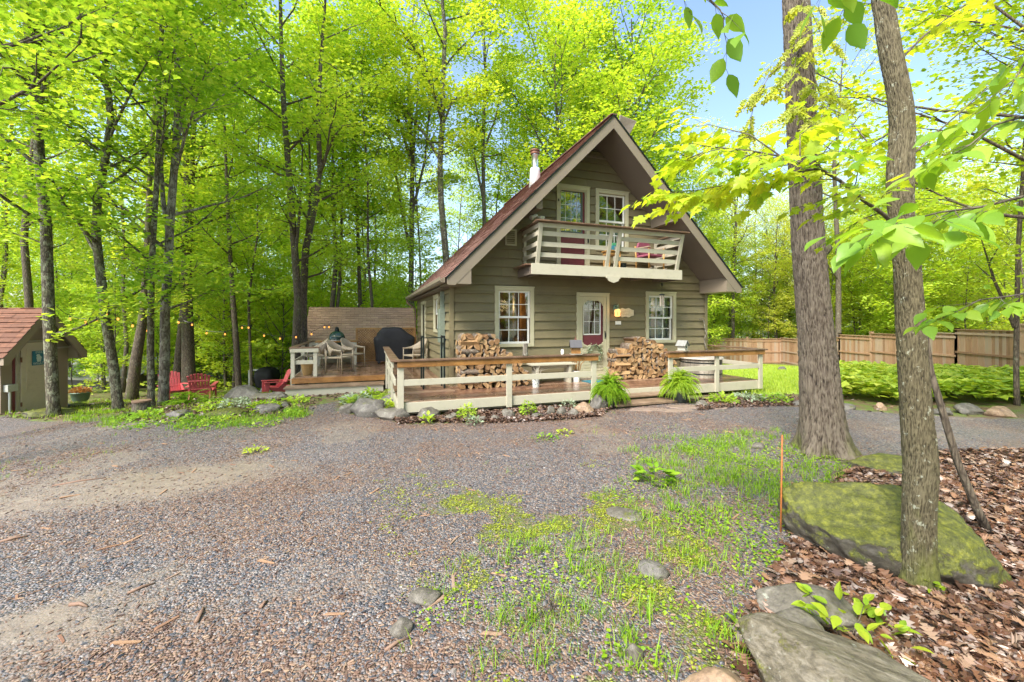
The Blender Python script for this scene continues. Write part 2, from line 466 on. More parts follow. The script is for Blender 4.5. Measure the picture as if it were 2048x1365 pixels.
win_front = [(-2.555, -1.589, 1.09, 2.49), (1.567, 2.534, 1.11, 2.45)]
win_up = (0.07, 1.03, 3.45, 4.99)
door_lo = (-0.46, 0.46, FLOOR, 2.38)
door_up = (-1.0, -0.10, 2.93, 5.0)
def inset(o, k=0.06): return (o[0] + k, o[1] - k, o[2] + (k if o[2] > 1 and o[2] != 2.93 else 0), o[3] - k)
ops = [inset(o) for o in win_front + [win_up, door_lo, door_up]]
mb = MB()
glo = lambda z: max(-HWD, -(RIDGE - 0.26 - z)) if z > 2.5 else -HWD
siding(mb, FLOOR - 0.22, 5.92, 0.207, glo, lambda z: -glo(z), ops)
mb.build('front_wall', M['siding'], cabin)
mb = MB(leftwall)
lw_win, lw_door = (1.54, 2.38, 1.39, 2.38), (4.13, 5.14, FLOOR, 2.32)
siding(mb, FLOOR - 0.22, 2.44, 0.207, lambda z: 0.101, lambda z: DEP - 0.101, [inset(lw_win), inset(lw_door)])
mb.build('side_wall', M['siding'], cabin)
mb = MB(rightwall)
rw_win = (1.0, 2.9, 1.0, 2.3)
siding(mb, FLOOR - 0.22, 2.44, 0.207, lambda z: 0.101, lambda z: DEP - 0.101, [rw_win])
mb.build('side_wall', M['siding'], cabin)
mb = MB(backwall)
siding(mb, FLOOR - 0.22, 5.92, 0.207, glo, lambda z: -glo(z), [])
mb.build('back_wall', M['siding'], cabin)
# attic triangle louvre at the peak
mb = MB()
mb.prism([(-0.34, 5.79), (0.34, 5.79), (0, 6.10)], 0.02, 0.08)
mb.build('peak_vent', M['metal_dark'], cabin)
mb = MB(); mb.box(-0.42, 0.42, -0.045, 0.0, 5.755, 5.79)
for i in range(5): mb.box(-0.30 + i * 0.05, 0.30 - i * 0.05, -0.01, 0.015, 5.82 + i * 0.045, 5.84 + i * 0.045)
mb.build('peak_vent_trim', M['fascia'], cabin)
# corner trim
mb = MB()
mb.box(-HWD - 0.044, -HWD + 0.045, -0.048, -0.043, FLOOR - 0.22, 2.47); mb.box(-HWD - 0.050, -HWD - 0.0445, -0.048, 0.05, FLOOR - 0.22, 2.47)
mb.box(HWD - 0.045, HWD + 0.05, -0.048, -0.043, FLOOR - 0.22, 2.47)
mb.build('corner_trim', M['siding'], cabin)
# inside: floors, inner back lining, a partition and posts
mb = MB()
mb.box(-3.44, 3.44, 0.12, 6.48, 0.14, FLOOR); mb.box(-3.44, 3.44, 0.12, 6.48, 2.6, 2.78)
mb.box(-2.4, 2.4, 2.9, 2.98, FLOOR + .001, 2.6); mb.box(-2.6, 2.6, 3.2, 3.28, 2.781, 3.4)
mb.box(-1.05, -0.95, 0.12, 2.6, FLOOR + .001, 2.6)
mb.build('interior_floor', M['interior'], cabin)
mb = MB()
for s, t in ((-1.75, 0.9), (-1.3, 1.6), (2.25, 0.5), (0.3, 1.7)): mb.box(s, s + 0.13, t, t + 0.13, FLOOR + 0.001, 2.6)
for k in range(4): mb.box(-2.1, -1.2, 2.2, 2.5, 0.7 + k * 0.35, 0.73 + k * 0.35)
mb.build('interior_post', M['pine'], cabin)
mb = MB()
for s in (1.66, 2.30):
    for k in range(5): mb.tube([(s + k * 0.035, 0.2 + 0.02 * (k % 2), 1.0), (s + k * 0.03, 0.2 + 0.02 * (k % 2), 2.4)], 0.022, 6)
mb.build('curtain', M['white'], cabin)
for (s, t, z, r) in ((-0.12, 0.9, 1.92, 0.035), (-0.72, 1.0, 4.32, 0.11)):
    mb = MB(); mb.lathe([(0.01, r), (r * 0.8, r * 0.6), (r, 0), (r * 0.8, -r * 0.5), (0.01, -r * 0.8)], (s, t, z), 12); mb.build('interior_lamp', M['lamp_glow'], cabin, True)

def lamp(name, loc, power, col, r=0.08, parent=None):
    l = bpy.data.lights.new(name, 'POINT'); l.energy = power; l.color = col; l.shadow_soft_size = r
    o = bpy.data.objects.new(name, l); sc.collection.objects.link(o); o.location = loc
    if parent: o.parent = parent
    return o
lamp('lamp_light', (-1.9, 1.4, 2.1), 9, (1, 0.62, 0.3), 0.15, cabin)
lamp('lamp_light', (1.9, 1.2, 2.2), 6, (1, 0.75, 0.5), 0.15, cabin)
lamp('lamp_light', (-0.1, 1.3, 4.3), 5, (1, 0.6, 0.3), 0.15, cabin)

def window(T, o, cols=3, rows=2, label=None, hung=True, tr=0.09):
    a0, a1, z0, z1 = o
    mb = MB(T)     # outer casing
    mb.box(a0, a0 + tr, -0.05, 0.0, z0, z1); mb.box(a1 - tr, a1, -0.05, 0.0, z0, z1)
    mb.box(a0 + tr, a1 - tr, -0.05, 0.0, z1 - tr, z1); mb.box(a0 + tr, a1 - tr, -0.065, 0.0, z0, z0 + tr * 0.8)
    mb.box(a0 - 0.01, a1 + 0.01, -0.062, -0.0505, z1 - 0.02, z1 + 0.012)
    w = mb.build('window', M['trim'], cabin, bevel=0.004)
    if label: w['label'] = label
    A0, A1, Z0, Z1 = a0 + tr, a1 - tr, z0 + tr * 0.8, z1 - tr
    zm = (Z0 + Z1) / 2
    sashes = [(Z0, zm + 0.02, 0.045), (zm - 0.02, Z1, 0.012)] if hung else [(Z0, Z1, 0.02)]
    for (s0, s1, dd) in sashes:
        mb = MB(T); k = 0.045
        mb.box(A0, A0 + k, dd, dd + 0.03, s0, s1); mb.box(A1 - k, A1, dd, dd + 0.03, s0, s1)
        mb.box(A0 + k, A1 - k, dd, dd + 0.03, s1 - k, s1); mb.box(A0 + k, A1 - k, dd, dd + 0.03, s0, s0 + k)
        for i in range(1, cols):
            x = A0 + k + (A1 - A0 - 2 * k) * i / cols; mb.box(x - 0.008, x + 0.008, dd + 0.008, dd + 0.022, s0 + k, s1 - k)
        for i in range(1, rows):
            z = s0 + k + (s1 - s0 - 2 * k) * i / rows; mb.box(A0 + k, A1 - k, dd + 0.009, dd + 0.021, z - 0.008, z + 0.008)
        mb.build('sash', M['white'], w)
        mb = MB(T); mb.box(A0 + k * 0.5, A1 - k * 0.5, dd + 0.013, dd + 0.017, s0 + k * 0.5, s1 - k * 0.5)
        mb.build('pane', M['glass'], w)
    return w
window(cab, win_front[0]); window(cab, win_front[1]); window(cab, win_up)
window(leftwall, lw_win, 1, 1, tr=0.1)
window(rightwall, rw_win, 2, 1, hung=False)

# front door: cream screen door with cut scrollwork over a maroon door
mb = MB(); a0, a1, z0, z1 = door_lo
mb.box(a0, a0 + 0.075, -0.05, 0, z0, z1); mb.box(a1 - 0.075, a1, -0.05, 0, z0, z1); mb.box(a0 + 0.075, a1 - 0.075, -0.05, 0, z1 - 0.085, z1)
mb.box(a0 - 0.012, a1 + 0.012, -0.06, -0.0505, z1 - 0.015, z1 + 0.015)
d = mb.build('front_door', M['trim'], cabin, bevel=0.004)
mb = MB(); b0, b1 = a0 + 0.08, a1 - 0.08
oz0, oz1, os0, os1 = 1.13, z1 - 0.185, b0 + 0.085, b1 - 0.085
mb.box(b0, os0, -0.035, -0.005, z0 + 0.01, z1 - 0.09); mb.box(os1, b1, -0.035, -0.005, z0 + 0.01, z1 - 0.09)
mb.box(os0, os1, -0.035, -0.005, oz1, z1 - 0.09); mb.box(os0, os1, -0.035, -0.005, z0 + 0.01, oz0 - 0.12)
for k in range(7): mb.box(os0 + 0.02, os1 - 0.02, -0.043, -0.036, 0.45 + k * 0.075, 0.50 + k * 0.075)
def scroll(cx, cz, sx, sz, r):
    pts = [(0, 0), (0, r), (0.18 * r, 1.0 * r), (0.22 * r, 0.72 * r), (0.42 * r, 0.70 * r), (0.40 * r, 0.48 * r), (0.66 * r, 0.46 * r), (0.70 * r, 0.22 * r), (1.0 * r, 0.20 * r), (r, 0)]
    mb.prism([(cx + sx * a, cz + sz * b) for a, b in pts], -0.034, -0.008)
for (cx, sx) in ((os0, 1), (os1, -1)):
    scroll(cx, oz1, sx, -1, 0.125); scroll(cx, oz0 - 0.12, sx, 1, 0.15)
# wavy rail across the lower edge of the opening
mb.prism([(os0, oz0 - 0.12)] + [(os0 + (os1 - os0) * i / 16, oz0 - 0.06 + 0.035 * abs(math.sin(i * math.pi / 4))) for i in range(17)] + [(os1, oz0 - 0.12)], -0.034, -0.008)
mb.build('screen_door', M['trim'], d, bevel=0.003)
mb = MB(); mb.box(b0 - 0.02, b1 + 0.02, 0.03, 0.07, z0, 1.34)
for q in ((b0 - 0.02, b0 + 0.13), (b1 - 0.13, b1 + 0.02)): mb.box(q[0], q[1], 0.03, 0.07, 1.34, z1 - 0.06)
mb.build('inner_door', M['maroon'], d)
mb = MB(); mb.box(b0 + 0.13, b0 + 0.15, 0.02, 0.05, 1.34, 2.28); mb.box(b1 - 0.15, b1 - 0.13, 0.02, 0.05, 1.34, 2.28); mb.box(b0 + 0.13, b1 - 0.13, 0.02, 0.05, 1.34, 1.37)
for i in (1, 2): mb.box(b0 + 0.15 + i * 0.153, b0 + 0.157 + i * 0.153, 0.03, 0.04, 1.37, 2.28)
for i in (1, 2): mb.box(b0 + 0.15, b1 - 0.15, 0.031, 0.039, 1.37 + i * 0.30, 1.378 + i * 0.30)
mb.build('door_muntins', M['white'], d)
mb = MB(); mb.box(b0 + 0.14, b1 - 0.14, 0.042, 0.046, 1.36, 2.29); mb.build('pane', M['glass'], d)
mb = MB(); mb.tube([(b1 - 0.04, -0.06, 1.28), (b1 - 0.04, -0.075, 1.34), (b1 - 0.04, -0.06, 1.40)], 0.009, 8); mb.box(b1 - 0.052, b1 - 0.028, -0.04, -0.0355, 1.24, 1.44)
mb.build('door_handle', M['metal_dark'], d)
mb = MB(); mb.box(a0, a1, -0.10, 0.0, FLOOR + 0.001, FLOOR + 0.03); mb.build('door_sill', M['grey_wood'], cabin)

# upper balcony door
mb = MB(); a0, a1, z0, z1 = door_up
mb.box(a0, a0 + 0.085, -0.05, 0, z0, z1); mb.box(a1 - 0.085, a1, -0.05, 0, z0, z1); mb.box(a0 + 0.085, a1 - 0.085, -0.05, 0, z1 - 0.09, z1)
mb.box(a0 - 0.012, a1 + 0.012, -0.06, -0.0505, z1 - 0.015, z1 + 0.015)
mb.box(a0 + 0.085, a0 + 0.115, -0.03, 0.02, z0, z1 - 0.09); mb.box(a1 - 0.115, a1 - 0.085, -0.03, 0.02, z0, z1 - 0.09); mb.box(a0 + .115, a1 - .115, -0.03, 0.02, z1 - 0.12, z1 - 0.09)
d = mb.build('balcony_door', M['trim'], cabin, bevel=0.004)
mb = MB(); mb.box(a0 + 0.11, a1 - 0.11, 0.03, 0.07, z0, 3.86); mb.box(a1 - 0.17, a1 - 0.11, 0.03, 0.07, 3.86, z1 - 0.1)
mb.build('inner_door', M['maroon'], d)
mb = MB(); c0, c1 = a0 + 0.115, a1 - 0.17
fr = plain('green_grey_frame', (0.08, 0.11, 0.10), 0.5)
mb.box(c0, c0 + 0.02, 0.015, 0.05, 3.86, 4.89); mb.box(c1 - 0.03, c1, 0.015, 0.05, 3.86, 4.89); mb.box(c0 + .02, c1 - .03, 0.015, 0.05, 4.86, 4.89); mb.box(c0 + .02, c1 - .03, 0.015, 0.05, 3.86, 3.89)
mb.build('glass_frame', fr, d)
mb = MB()
for i in (1, 2, 3): x = c0 + (c1 - c0) * i / 4; mb.box(x - 0.004, x + 0.004, 0.03, 0.036, 3.89, 4.86)
for i in (1, 2): z = 3.89 + 0.97 * i / 3; mb.box(c0 + .02, c1 - .03, 0.031, 0.0355, z - 0.004, z + 0.004)
mb.build('door_muntins', M['white'], d)
mb = MB(); mb.box(c0 + 0.01, c1 - 0.01, 0.038, 0.042, 3.87, 4.88); mb.build('pane', M['glass'], d)
mb = MB(); mb.box(a0 + 0.03, a0 + 0.06, -0.06, -0.0505, 4.58, 4.64); mb.box(a1 - 0.07, a1 - 0.05, -0.09, -0.0505, 3.62, 3.72); mb.build('door_handle', M['metal_dark'], d)
# side door
mb = MB(leftwall); a0, a1, z0, z1 = lw_door
mb.box(a0, a0 + 0.1, -0.05, 0, z0, z1); mb.box(a1 - 0.1, a1, -0.05, 0, z0, z1); mb.box(a0 + .1, a1 - .1, -0.05, 0, z1 - 0.1, z1); mb.box(a0 + .1, a1 - .1, -0.02, 0.02, z0, z0 + 0.3)
d = mb.build('side_door', M['trim'], cabin)
mb = MB(leftwall)
mb.prism([(4.63 + 0.27 * math.cos(i * math.pi / 10), 1.55 + 0.62 * math.sin(i * math.pi / 10)) for i in range(20)], -0.012, -0.02 + 0.03) if False else mb.box(a0 + .1, a1 - .1, 0.02, 0.03, z0 + 0.3, z1 - 0.1)
mb.build('pane', M['glass'], d)

# square louvre on the gable
mb = MB(); s0, s1, z0, z1 = -2.31, -2.03, 3.44, 3.82
mb.box(s0, s0 + 0.04, -0.055, -0.01, z0, z1); mb.box(s1 - 0.04, s1, -0.055, -0.01, z0, z1); mb.box(s0 + .04, s1 - .04, -0.055, -0.01, z1 - 0.04, z1); mb.box(s0 + .04, s1 - .04, -0.055, -0.01, z0, z0 + 0.04)
v = mb.build('gable_vent', M['trim'], cabin)
mb = MB()
for i in range(6):
    z = z0 + 0.06 + i * 0.048; mb.hexa([(s0 + .04, -0.05, z), (s1 - .04, -0.05, z), (s1 - .04, -0.044, z - 0.002), (s0 + .04, -0.044, z - 0.002), (s0 + .04, -0.03, z + 0.03), (s1 - .04, -0.03, z + 0.03), (s1 - .04, -0.024, z + 0.028), (s0 + .04, -0.024, z + 0.028)])
mb.build('louvre_slats', M['trim'], v)

# ---- roof
def shingle_roof(name, mat, O, U, V, lu, lv, parent, course=0.14, lift=0.012):
    O, U, V = Vector(O), Vector(U).normalized(), Vector(V).normalized(); N = U.cross(V).normalized()
    if N.z < 0: N = -N
    vs, fs, uv = [], [], []
    nu = max(2, int(lu / 0.30))
    k = int(math.ceil(lv / course)); rr = random.Random(len(name))
    for i in range(k):
        v0, v1 = i * course, min(lv, (i + 1) * course + 0.02)
        off = 0.15 * (i % 2)
        for j in range(nu + 1):
            u0, u1 = max(0, j * 0.30 - off), min(lu, (j + 1) * 0.30 - off)
            if u1 - u0 < 0.01: continue
            l = lift * (0.8 + 0.9 * rr.random()); dv = rr.uniform(-0.006, 0.006)
            b = len(vs)
            P = lambda u, v, h: O + U * u + V * v + N * h
            vs += [P(u0, v0 + dv, l), P(u1, v0 + dv, l), P(u1, v1, 0.001), P(u0, v1, 0.001), P(u0, v0 + dv, -0.004), P(u1, v0 + dv, -0.004)]
            fs += [(b, b + 1, b + 2, b + 3), (b + 4, b + 5, b + 1, b)]
            ru = rr.random() * 40
            uv += [(u0 + 0, v0), (u1, v0), (u1, v1 - .02), (u0, v1 - .02)] + [(u0, v0 + 0.02), (u1, v0 + .02), (u1, v0 + .03), (u0, v0 + .03)]
    me = bpy.data.meshes.new(name); me.from_pydata(vs, [], fs); me.materials.append(mat)
    ul = me.uv_layers.new(name='uv'); ul.data.foreach_set('uv', [c for p in uv for c in p])
    o = bpy.data.objects.new(name, me); sc.collection.objects.link(o); o.parent = parent
    return o
T0, T1, ES = -0.96, 6.95, 3.82
mb = MB()
for sg in (-1, 1):
    poly = [(0, RIDGE - 0.02), (sg * ES, RIDGE - ES - 0.02), (sg * ES, RIDGE - ES - 0.09), (sg * (ES - 0.16), RIDGE - ES - 0.09 + 0.0), (0, RIDGE - 0.25)]
    if sg > 0: poly = [(0.0005, p[1]) if p[0] == 0 else p for p in poly]
    mb.prism(poly, T0 + 0.03, T1)
roof = mb.build('roof', M['soffit'], cabin)
for sg in (-1, 1):
    shingle_roof('shingles', M['shingle_red'], (sg * (ES + 0.03), T0 - 0.02, RIDGE - ES - 0.03 + 0.012), (0, 1, 0), (-sg, 0, 1), T1 - T0 + 0.04, (ES + 0.03) * math.sqrt(2), roof)
mb = MB(); mb.beam((0, T0 - 0.02, RIDGE + 0.015), (0, T1, RIDGE + 0.015), 0.16, 0.02); mb.build('ridge_cap', M['shingle_red'], roof)
mb = MB()
for sg in (-1, 1):
    mb.prism([(sg * 0.0015, RIDGE - 0.012), (sg * ES, RIDGE - ES - 0.012), (sg * ES, RIDGE - ES - 0.13), (sg * (ES - 0.02), RIDGE - ES - 0.16), (sg * (ES - 0.02), RIDGE - ES - 0.155), (sg * (ES - 0.16), RIDGE - ES - 0.16), (sg * 0.0015, RIDGE - 0.30)], T0, T0 + 0.028)
fa = mb.build('gable_fascia', M['fascia'], roof, bevel=0.003)
for sg in (-1, 1):
    mb = MB(); s1 = ES - 0.05
    for (za, zb, sa) in ((RIDGE - ES - 0.13, RIDGE - ES - 0.02, s1),):
        mb.prism([(sg * 3.33, 2.44), (sg * (ES - 0.01), 2.44), (sg * (ES - 0.01), 2.48), (sg * (ES - 0.12), 2.46 + 0.10), (sg * 3.33, RIDGE - 3.33 - 0.27)], T0 + 0.006, -0.034)
    mb.build('eave_box', M['fascia'], roof)
mb = MB()   # dark metal drip edge along the rake
for sg in (-1, 1): mb.beam((sg * 0.0, T0 - 0.012, RIDGE + 0.0), (sg * (ES + 0.02), T0 - 0.012, RIDGE - ES - 0.02), 0.02, 0.03)
mb.build('drip_edge', M['metal_dark'], roof)
for sg in (-1, 1):      # eave soffits along both sides
    mb = MB()
    mb.box(sg * 3.56 if sg > 0 else -ES + 0.02, ES - 0.02 if sg > 0 else -3.585, 0.0, T1 - 0.05, 2.42, 2.45)
    mb.build('eave_soffit', M['soffit'], roof)
mb = MB()   # left gutter and its downspout
gs = -ES - 0.04
prof = [(gs - 0.10, 2.57), (gs - 0.10, 2.50), (gs - 0.07, 2.46), (gs, 2.46), (gs, 2.57), (gs - 0.01, 2.57), (gs - 0.01, 2.47), (gs - 0.07, 2.47), (gs - 0.09, 2.50), (gs - 0.09, 2.57)]
mb.prism(prof, T0 + 0.02, T1 - 0.02)
mb.build('gutter', M['fascia'], roof)
mb = MB(); mb.tube([(gs - 0.05, T1 - 0.15, 2.46), (gs - 0.05, T1 - 0.15, 2.36), (-HWD - 0.09, DEP - 0.1, 2.12), (-HWD - 0.09, DEP - 0.1, 0.1)], 0.035, 8); mb.build('downspout', M['brown_metal'], roof)
# purlin ends carrying the overhang
for sg in (-1, 1):
    mb = MB(); mb.box(sg * 1.80 - 0.075, sg * 1.80 + 0.075, -0.86, -0.02, 4.12, 4.40)
    o = mb.build('purlin', M['fascia'], roof, bevel=0.004)
# chimney pipe
mb = MB(); mb.lathe([(0.20, 5.55), (0.15, 6.25), (0.14, 6.30)], (-0.52, 2.5, 0), 20)
ch = mb.build('chimney_pipe', M['steel_white'], cabin, True)
mb = MB(); mb.lathe([(0.105, 6.28), (0.105, 6.30), (0.10, 6.31), (0.10, 6.68), (0.115, 6.69), (0.115, 6.72)], (-0.52, 2.5, 0), 20); mb.build('pipe_section', M['steel'], ch, True)
mb = MB(); mb.lathe([(0.11, 6.72), (0.145, 6.73), (0.145, 6.77), (0.12, 6.78), (0.12, 6.81), (0.15, 6.82), (0.15, 6.85), (0.04, 6.90)], (-0.52, 2.5, 0), 20); mb.build('pipe_cap', M['rust'], ch)

# ---- balcony
BS = 1.99
mb = MB()
mb.box(-BS + 0.02, BS - 0.02, -0.84, -0.032, 2.86, 2.90)
for s in (-1.75, -0.3, 1.1, 1.8): mb.box(s - 0.03, s + 0.03, -0.84, -0.032, 2.72, 2.858)
bal = mb.build('balcony', M['soffit'], cabin)
mb = MB()
for i in range(7): mb.box(-BS - 0.12, BS - 0.01, -0.84 + i * 0.115, -0.84 + i * 0.115 + 0.108, 2.902, 2.93)
mb.build('balcony_floor', M['deck'], bal)
mb = MB(); mb.box(-BS, BS, -0.885, -0.843, 2.70, 2.935); mb.build('balcony_fascia', M['rail_paint'], bal, bevel=0.004)
mb = MB(); mb.box(-BS - 0.01, -BS + 0.02, -0.83, -0.033, 2.70, 2.858); mb.build('balcony_side_board', M['soffit'], bal)
mb = MB(); mb.box(BS - 0.018, BS + 0.015, -0.83, -0.033, 2.70, 2.858); mb.build('balcony_side_board', M['soffit'], bal)
def fr_pt(s, h): return (s, -0.83 - 0.23 * h / 0.88, 2.935 + h)     # leaning front rail plane
for s in (-1.84, -0.115, 0.115, 1.86):
    mb = MB(); mb.beam(fr_pt(s, 0.0), fr_pt(s, 0.84), 0.085, 0.045, (0, 1, 0)); mb.build('rail_post', M['rail_paint'], bal, bevel=0.003)
mb = MB()
for h in (0.20, 0.42, 0.64):
    for a, b in ((-1.90, -0.06), (0.06, 1.90)):
        p, q = Vector(fr_pt(a, h)), Vector(fr_pt(b, h)); p.y += 0.04; q.y += 0.04
        mb.beam(p, q, 0.022, 0.10)
p, q = Vector(fr_pt(-1.9, 0.80)), Vector(fr_pt(1.9, 0.80)); p.y += 0.005; q.y += 0.005
mb.beam(p, q, 0.024, 0.09)
for sg, s in ((-1, -1.87), (1, 1.89)):
    for h in (0.20, 0.42, 0.64, 0.80):
        p = fr_pt(s, h); mb.beam((s, p[1] + 0.06, p[2]), (s, -0.034, p[2]), 0.022, 0.09)
mb.build('rail_slats', M['rail_paint'], bal, bevel=0.002)
mb = MB()
for s in (-1.83, 1.85): mb.box(s - 0.03, s + 0.03, -0.09, -0.034, 2.93, 3.735)
mb.build('rail_post', M['rail_paint'], bal, bevel=0.003)
mb = MB(); mb.box(-1.98, 1.98, -1.16, -1.00, 3.792, 3.82); mb.box(-1.96, -1.82, -0.998, -0.034, 3.792, 3.82); mb.box(1.82, 1.96, -0.998, -0.034, 3.792, 3.82)
mb.build('rail_cap', M['cap'], bal, bevel=0.003)

# ---- electric meter on the side wall
mb = MB(leftwall); mb.box(0.62, 0.92, -0.16, -0.031, 1.18, 1.98); mt = mb.build('meter_box', M['grey_box'], cabin, bevel=0.006)
mb = MB(leftwall); mb.box(0.73, 0.80, -0.12, -0.031, 1.981, 2.40); mb.box(0.73, 0.80, -0.12, -0.031, 0.3, 1.179); mb.build('conduit', M['grey_box'], mt)
mb = MB(); mb.lathe([(0.085, 0), (0.085, 0.05), (0.07, 0.11), (0.01, 0.12)], (0, 0, 0), 16); o = mb.build('meter_dial', M['steel'], mt, True); o.rotation_euler = (0, rad(-90), 0); o.location = (-HWD - 0.03, 1.12, 1.52)
# ------------------------------------------------------------------ decks, rails and steps (cabin directions s, t)
def thing(name, s, t, z, rz, label, cat, group=None):
    w = W(s, t, z); return empty(name, w, TH + rz, label, cat, group)
RT = 1.02
M['mossy_board'] = wood('dark_mossy_board', (0.035, 0.03, 0.015), (0.07, 0.07, 0.03), (0.12, 0.12, 0.05), (1.5, 18, 18), 0.8, 2, 0.3)
DF = -1.55
deck = thing('front_deck', 0, 0, 0, 0, 'wet brown board deck with off-white rails wrapping the front of the cabin', 'deck')
mb = MB()
n = 11; bw = (-0.04 - DF) / n
for i in range(n):
    t0 = DF + i * bw; cut = -1.2 + 0.9 * ((i * 7) % 5) / 5
    mb.box(-3.60, cut - 0.002, t0 + 0.003, t0 + bw - 0.003, FLOOR - 0.035, FLOOR + R.uniform(-.001, .001)); mb.box(cut + 0.002, 3.72, t0 + 0.003, t0 + bw - 0.003, FLOOR - 0.035, FLOOR + R.uniform(-.001, .001))
    mb.box(-4.78, -3.604, t0 + 0.003, t0 + bw - 0.003, FLOOR - 0.035, FLOOR + R.uniform(-.001, .001))
mb.build('deck_floor', M['deck'], deck)
mb = MB()
for i in range(8):
    s0 = -4.78 + i * 0.148; mb.box(s0 + 0.003, s0 + 0.145, -0.032, 6.6, FLOOR - 0.035, FLOOR + R.uniform(-.001, .001))
mb.build('side_deck_floor', M['deck_y'], deck)
mb = MB(); mb.box(3.60, 3.72, -0.03, 0.6, FLOOR - .035, FLOOR); mb.build('side_deck_floor', M['deck_y'], deck)
mb = MB(); mb.box(-4.74, 3.70, DF + 0.06, DF + 0.10, 0.02, FLOOR - 0.036); mb.box(-4.74, -4.70, DF + 0.101, 6.5, -0.04, FLOOR - 0.036); mb.box(3.64, 3.68, DF + 0.101, 0.5, 0.0, FLOOR - 0.036)
mb.build('deck_skirt', M['grey_wood'], deck)
def seg(name, mat, s0, s1, t0, t1, z0, z1, bev=0.004):
    mb = MB(); mb.box(s0, s1, t0, t1, z0, z1); return mb.build(name, mat, deck, bevel=bev)
seg('rim_board', M['rail_paint'], -4.78, -0.86, DF - 0.045, DF - 0.004, 0.075, 0.248)
seg('rim_board', M['rail_paint'], -0.858, 0.96, DF - 0.043, DF - 0.006, 0.12, 0.246)
seg('rim_board', M['rail_paint'], 0.962, 3.74, DF - 0.045, DF - 0.004, 0.05, 0.248)
seg('rim_board', M['rail_paint'], -4.822, -4.782, DF - 0.043, 2.5, 0.075, 0.247)
seg('rim_board', M['rail_paint'], 3.722, 3.76, DF - 0.003, 0.6, 0.05, 0.247)
for s in (-4.76, -2.75, -0.91, 1.02, 2.33, 3.68):
    mb = MB(); mb.box(s - 0.055, s + 0.055, DF - 0.09, DF - 0.047, 0.02 if s < -4 else 0.05, RT - 0.14); mb.build('rail_post', M['rail_paint'], deck, bevel=0.005)
for t in (-0.45, 0.75, 2.05):
    mb = MB(); mb.box(-4.868, -4.824, t - 0.045, t + 0.045, -0.05, RT - 0.04); mb.build('rail_post', M['rail_paint'], deck, bevel=0.005)
for (a, b) in ((-4.70, -2.81), (-2.69, -0.97), (1.08, 2.27), (2.39, 3.62)):
    seg('mid_rail', M['rail_paint'], a - 0.01, b + 0.01, DF - 0.085, DF - 0.052, 0.555, 0.665)
seg('mid_rail', M['rail_paint'], -4.862, -4.83, DF + 0.02, 2.0, 0.555, 0.665)
seg('mid_rail', M['rail_paint'], 3.70, 3.73, DF - 0.03, 0.5, 0.555, 0.66)
seg('cap_board', M['amber'], -4.82, -0.83, DF - 0.128, DF - 0.092, RT - 0.135, RT - 0.0335)
seg('cap_board', M['amber'], 0.93, 3.76, DF - 0.128, DF - 0.092, RT - 0.135, RT - 0.0335)
seg('cap_board', M['rail_paint'], -4.90, -4.872, DF - 0.09, 2.10, RT - 0.135, RT - 0.0335)
seg('rail_cap', M['cap'], -4.93, -0.80, DF - 0.15, DF + 0.0, RT - 0.033, RT, 0.006)
seg('rail_cap', M['cap'], 0.90, 3.83, DF - 0.15, DF + 0.0, RT - 0.033, RT, 0.006)
seg('rail_cap', M['cap'], -4.93, -4.78, DF + 0.003, 2.15, RT - 0.033, RT, 0.006)
seg('rail_cap', M['cap'], 3.68, 3.83, DF + 0.003, 0.55, RT - 0.033, RT, 0.006)
seg('rail_post', M['rail_paint'], 3.70, 3.76, 0.44, 0.52, 0.0, RT - 0.034)
for s in (1.9, 3.2): seg('deck_foot', M['grey_wood'], s - 0.06, s + 0.06, DF + 0.12, DF + 0.24, gz(*W(s, DF).xy) - 0.1, 0.02)
seg('step', M['tread'], -0.82, 1.02, DF - 0.36, DF - 0.05, 0.122, 0.155)
seg('step', M['tread'], -0.78, 1.12, DF - 0.70, DF - 0.325, 0.035, 0.078)
seg('step_riser', M['mossy_board'], -0.80, 1.0, DF - 0.315, DF - 0.285, -0.02, 0.121)
seg('step_riser', M['mossy_board'], -0.74, 1.08, DF - 0.66, DF - 0.63, -0.05, 0.034)

# stone landing in front of the steps
mb = MB()
rs = random.Random(3)
for (sx, tx, a, b) in ((-0.2, -2.52, .42, .18), (0.6, -2.60, .40, .20), (1.25, -2.50, .30, .18), (0.15, -2.78, .36, .14), (0.95, -2.84, .38, .13)):
    c = W(sx, tx); k = 9
    poly = [(c.x + a * rs.uniform(.8, 1.1) * math.cos(i * 2 * math.pi / k), c.y + b * rs.uniform(.8, 1.1) * math.sin(i * 2 * math.pi / k)) for i in range(k)]
    mb = MB(); mb.prism(poly, -0.05, gz(c.x, c.y) + 0.010, 'z')
    tag(mb.build('paving_stone', M['tread'] if False else plain('flagstone', (0.23, 0.17, 0.135), 0.6, var=0.3, scale=8), bevel=0.006), 'flat flagstone set in the gravel before the front steps', 'paving stone', 'flagstones before the front steps')

